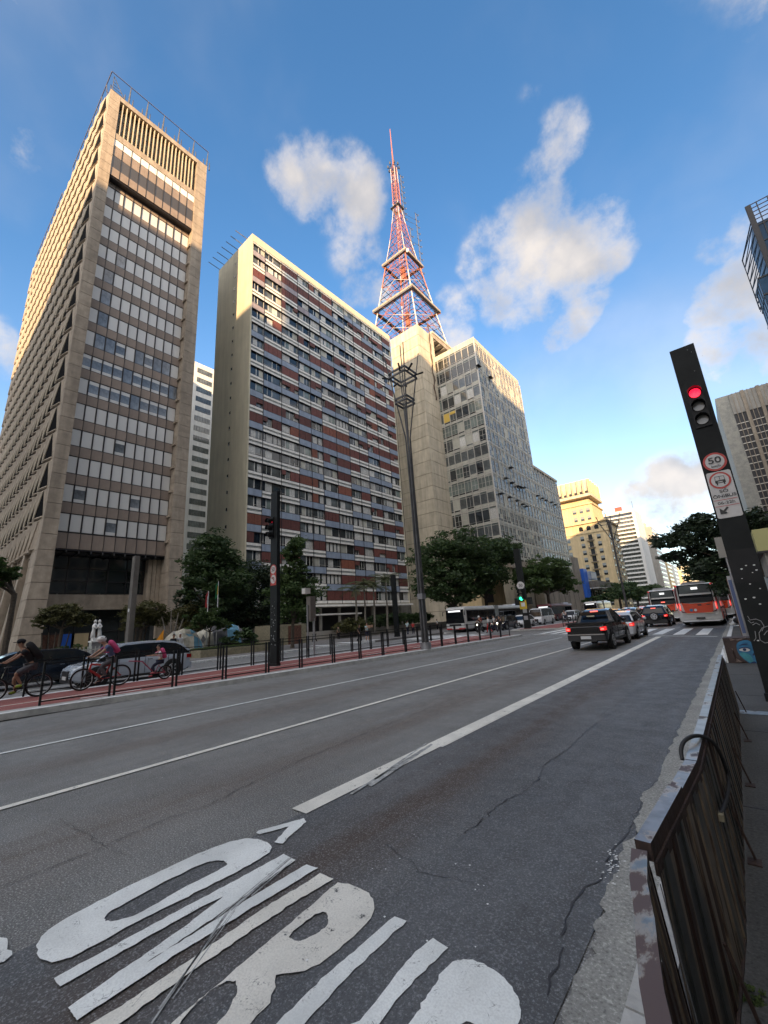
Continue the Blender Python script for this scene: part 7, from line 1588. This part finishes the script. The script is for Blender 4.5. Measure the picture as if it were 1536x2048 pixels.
# pedestrians
walk = dict(kneeL=(-.10,.16,.52), ankL=(-.10,.20,.10), toeL=(-.10,.38,.06), kneeR=(.10,-.02,.50), ankR=(.10,-.28,.14), toeR=(.10,-.13,.05), elL=(-.24,-.12,1.15), wrL=(-.25,-.08,.9), haL=(-.25,-.05,.82), elR=(.24,.06,1.15), wrR=(.24,.22,.96), haR=(.24,.28,.9))
def stand_at(px, py, z=0): p = at(px, py, Z=z); return (p[0], p[1], z)
person('man in dark clothes walking on the far pavement left of the hedge', (-36.0, 30.6, .0), pi/2+.4, walk, .98, 'skin_b', 'cloth_black', 'cloth_black')
person('person in dark clothes standing by the garden wall behind the second railing', (-36.0, 34.2, 0), pi/2, {}, .92, 'skin_b', 'cloth_olive', 'cloth_black')
tray = lambda o, J, MB_, s: MB().box(-.22,.22,.30,.62,1.30,1.52,'skin_b').build('cardboard_box', o)
carry = dict(elL=(-.25,.10,1.2), wrL=(-.18,.33,1.32), haL=(-.15,.40,1.34), elR=(.25,.10,1.2), wrR=(.18,.33,1.32), haR=(.15,.40,1.34), kneeL=(-.10,.1,.5), ankL=(-.1,.1,.09), toeL=(-.1,.28,.03))
person('man in pale shirt and dark shorts carrying a box across the road', (-27.6, 29.9, 0), -pi/2, carry, 1.0, 'skin_b', 'cloth_cyan', 'cloth_navy', 'cloth_white', shorts=True, extra=tray)
person('person in dark top walking just behind the man with the box', (-28.3, 29.6, 0), -pi/2, walk, .92, 'skin_a', 'cloth_black', 'cloth_black')
person('man in pale blue shirt near the far post', (-30.4, 40.0, 0), 0, walk, .97, 'skin_a', 'cloth_cyan', 'cloth_navy')
person('person in red shirt beside the man in pale blue', (-30.4, 41.1, 0), .3, {}, .88, 'skin_a', 'cloth_red', 'cloth_navy')
for lab, X_, px, py, sh, s in [('person in black by the cream tent', -31, 345, 1310, 'cloth_black', .95), ('person in white headscarf and white top by the cream tent', -31, 358, 1308, 'cloth_white', .97)]:
    p = at(px, 1308, X=X_); person(lab, (X_, p[1], .15), -pi/2, {}, s, 'skin_a', sh, 'cloth_navy', hair='hair' if sh == 'cloth_black' else 'cloth_white', sleeves=False)
p = at(979.5, 1266, Z=0); person('woman in white top and red trousers crossing before the silver bus', (p[0], p[1], 0), pi/2, walk, .93, 'skin_b', 'cloth_white', 'cloth_red', sleeves=False)
p = at(991, 1265, Z=0); person('person in white shirt and jeans crossing before the dark blue car', (p[0], p[1], 0), pi/2, walk, .95, 'skin_b', 'cloth_white', 'cloth_navy')
p = at(958, 1265, Z=0); person('motorcyclist in black with red rucksack and white helmet', (p[0], p[1]+.4, .0), pi, ride(), .95, 'skin_b', 'cloth_black', 'cloth_grey', extra=both(backpack('cloth_red', 1), helmet('helmet_white')))
mc = thing('motorcycle', 'black motorcycle with lit headlamp in front of the silver bus', 'motorcycle', (0,0,0))
for c in (-.62, .66): MB().torus((0,c,.3), (1,0,0), .24, .065, 'tyre', 20, 6).build('wheel', mc)
MB().ell((0,.12,.72),(.16,.30,.16),'black_car',10,7).ell((0,-.35,.74),(.14,.38,.08),'plastic_black',10,6).box(-.14,.14,-.25,.25,.25,.6,'steel_grey').tube([(0,.66,.3),(0,.42,.95)],.04,'steel_light').tube([(-.33,.36,1.0),(.33,.36,1.0)],.018,'plastic_black').tube([(0,-.62,.3),(0,-.1,.35)],.03,'steel_grey').build('body', mc); MB().disc((0,.58,.82),(0,1,0),.09,'head_on',12,.03).build('headlamp', mc)
mc.location = (p[0], p[1]+.4, .0); mc.rotation_euler = (0,0,pi)
mc2 = dup(mc, (p[0]+1.7, p[1]+1.6, 0), pi, 'second black motorcycle with lit headlamp beside the woman in white'); person('motorcyclist in dark jacket behind the pedestrians', (p[0]+1.7, p[1]+1.6, 0), pi, ride(), .95, 'skin_b', 'cloth_navy', 'cloth_black', extra=helmet('cloth_grey'))
p = at(868, 1262, Z=0); person('person in white jacket standing left of the silver bus', (p[0], p[1]+1, 0), pi/2, {}, .93, 'skin_a', 'cloth_white', 'cloth_black')
p = at(1132, 1247, Z=0); person('cyclist in white shirt right of the white van', (p[0], p[1], 0), pi, ride(), 1, 'skin_b', 'cloth_white', 'cloth_navy'); bicycle('dark bicycle under the cyclist right of the white van', (p[0], p[1], 0), pi, .34, 1.05, 'navy_car')
p = at(1252, 1243, Z=0); person('motorcyclist in black between the queueing cars', (-7.6, 47.0, 0), 0, ride(), .98, 'skin_b', 'cloth_black', 'cloth_black', extra=helmet('cloth_black')); dup(mc, (-7.6, 47.0, 0), 0, 'motorcycle threading between the queueing cars ahead of the silver hatchback')
o = thing('street_lamp_pole', 'tall grey lamp pole on the median up the avenue with clustered lamps', 'street light', (-15.2, 66, .15)); p = at(1217, 1040, X=-15.2); z_ = at(1217, 1040, X=-15.2)[2]; q = at(1262, 1245, X=-15.2)
MB().tube([(-15.2, p[1], .1), (-15.2, p[1], z_)], [.22,.14], 'steel_grey', 7).build('pole', o)
b = MB()
for dx, dy in ((1,0),(-1,0),(0,1),(0,-1)): b.tube([(-15.2,p[1],z_-4),(-15.2+dx*1.6,p[1]+dy*1.6,z_-.5),(-15.2+dx*2,p[1]+dy*2,z_+1)], .08, 'steel_grey', 5).tube([(-15.2+dx*1.6-dy*1.6,p[1]+dy*1.6-dx*1.6,z_-.5),(-15.2+dx*1.6+dy*1.6,p[1]+dy*1.6+dx*1.6,z_-.5)], .07, 'steel_grey', 4)
b.build('crown', o)
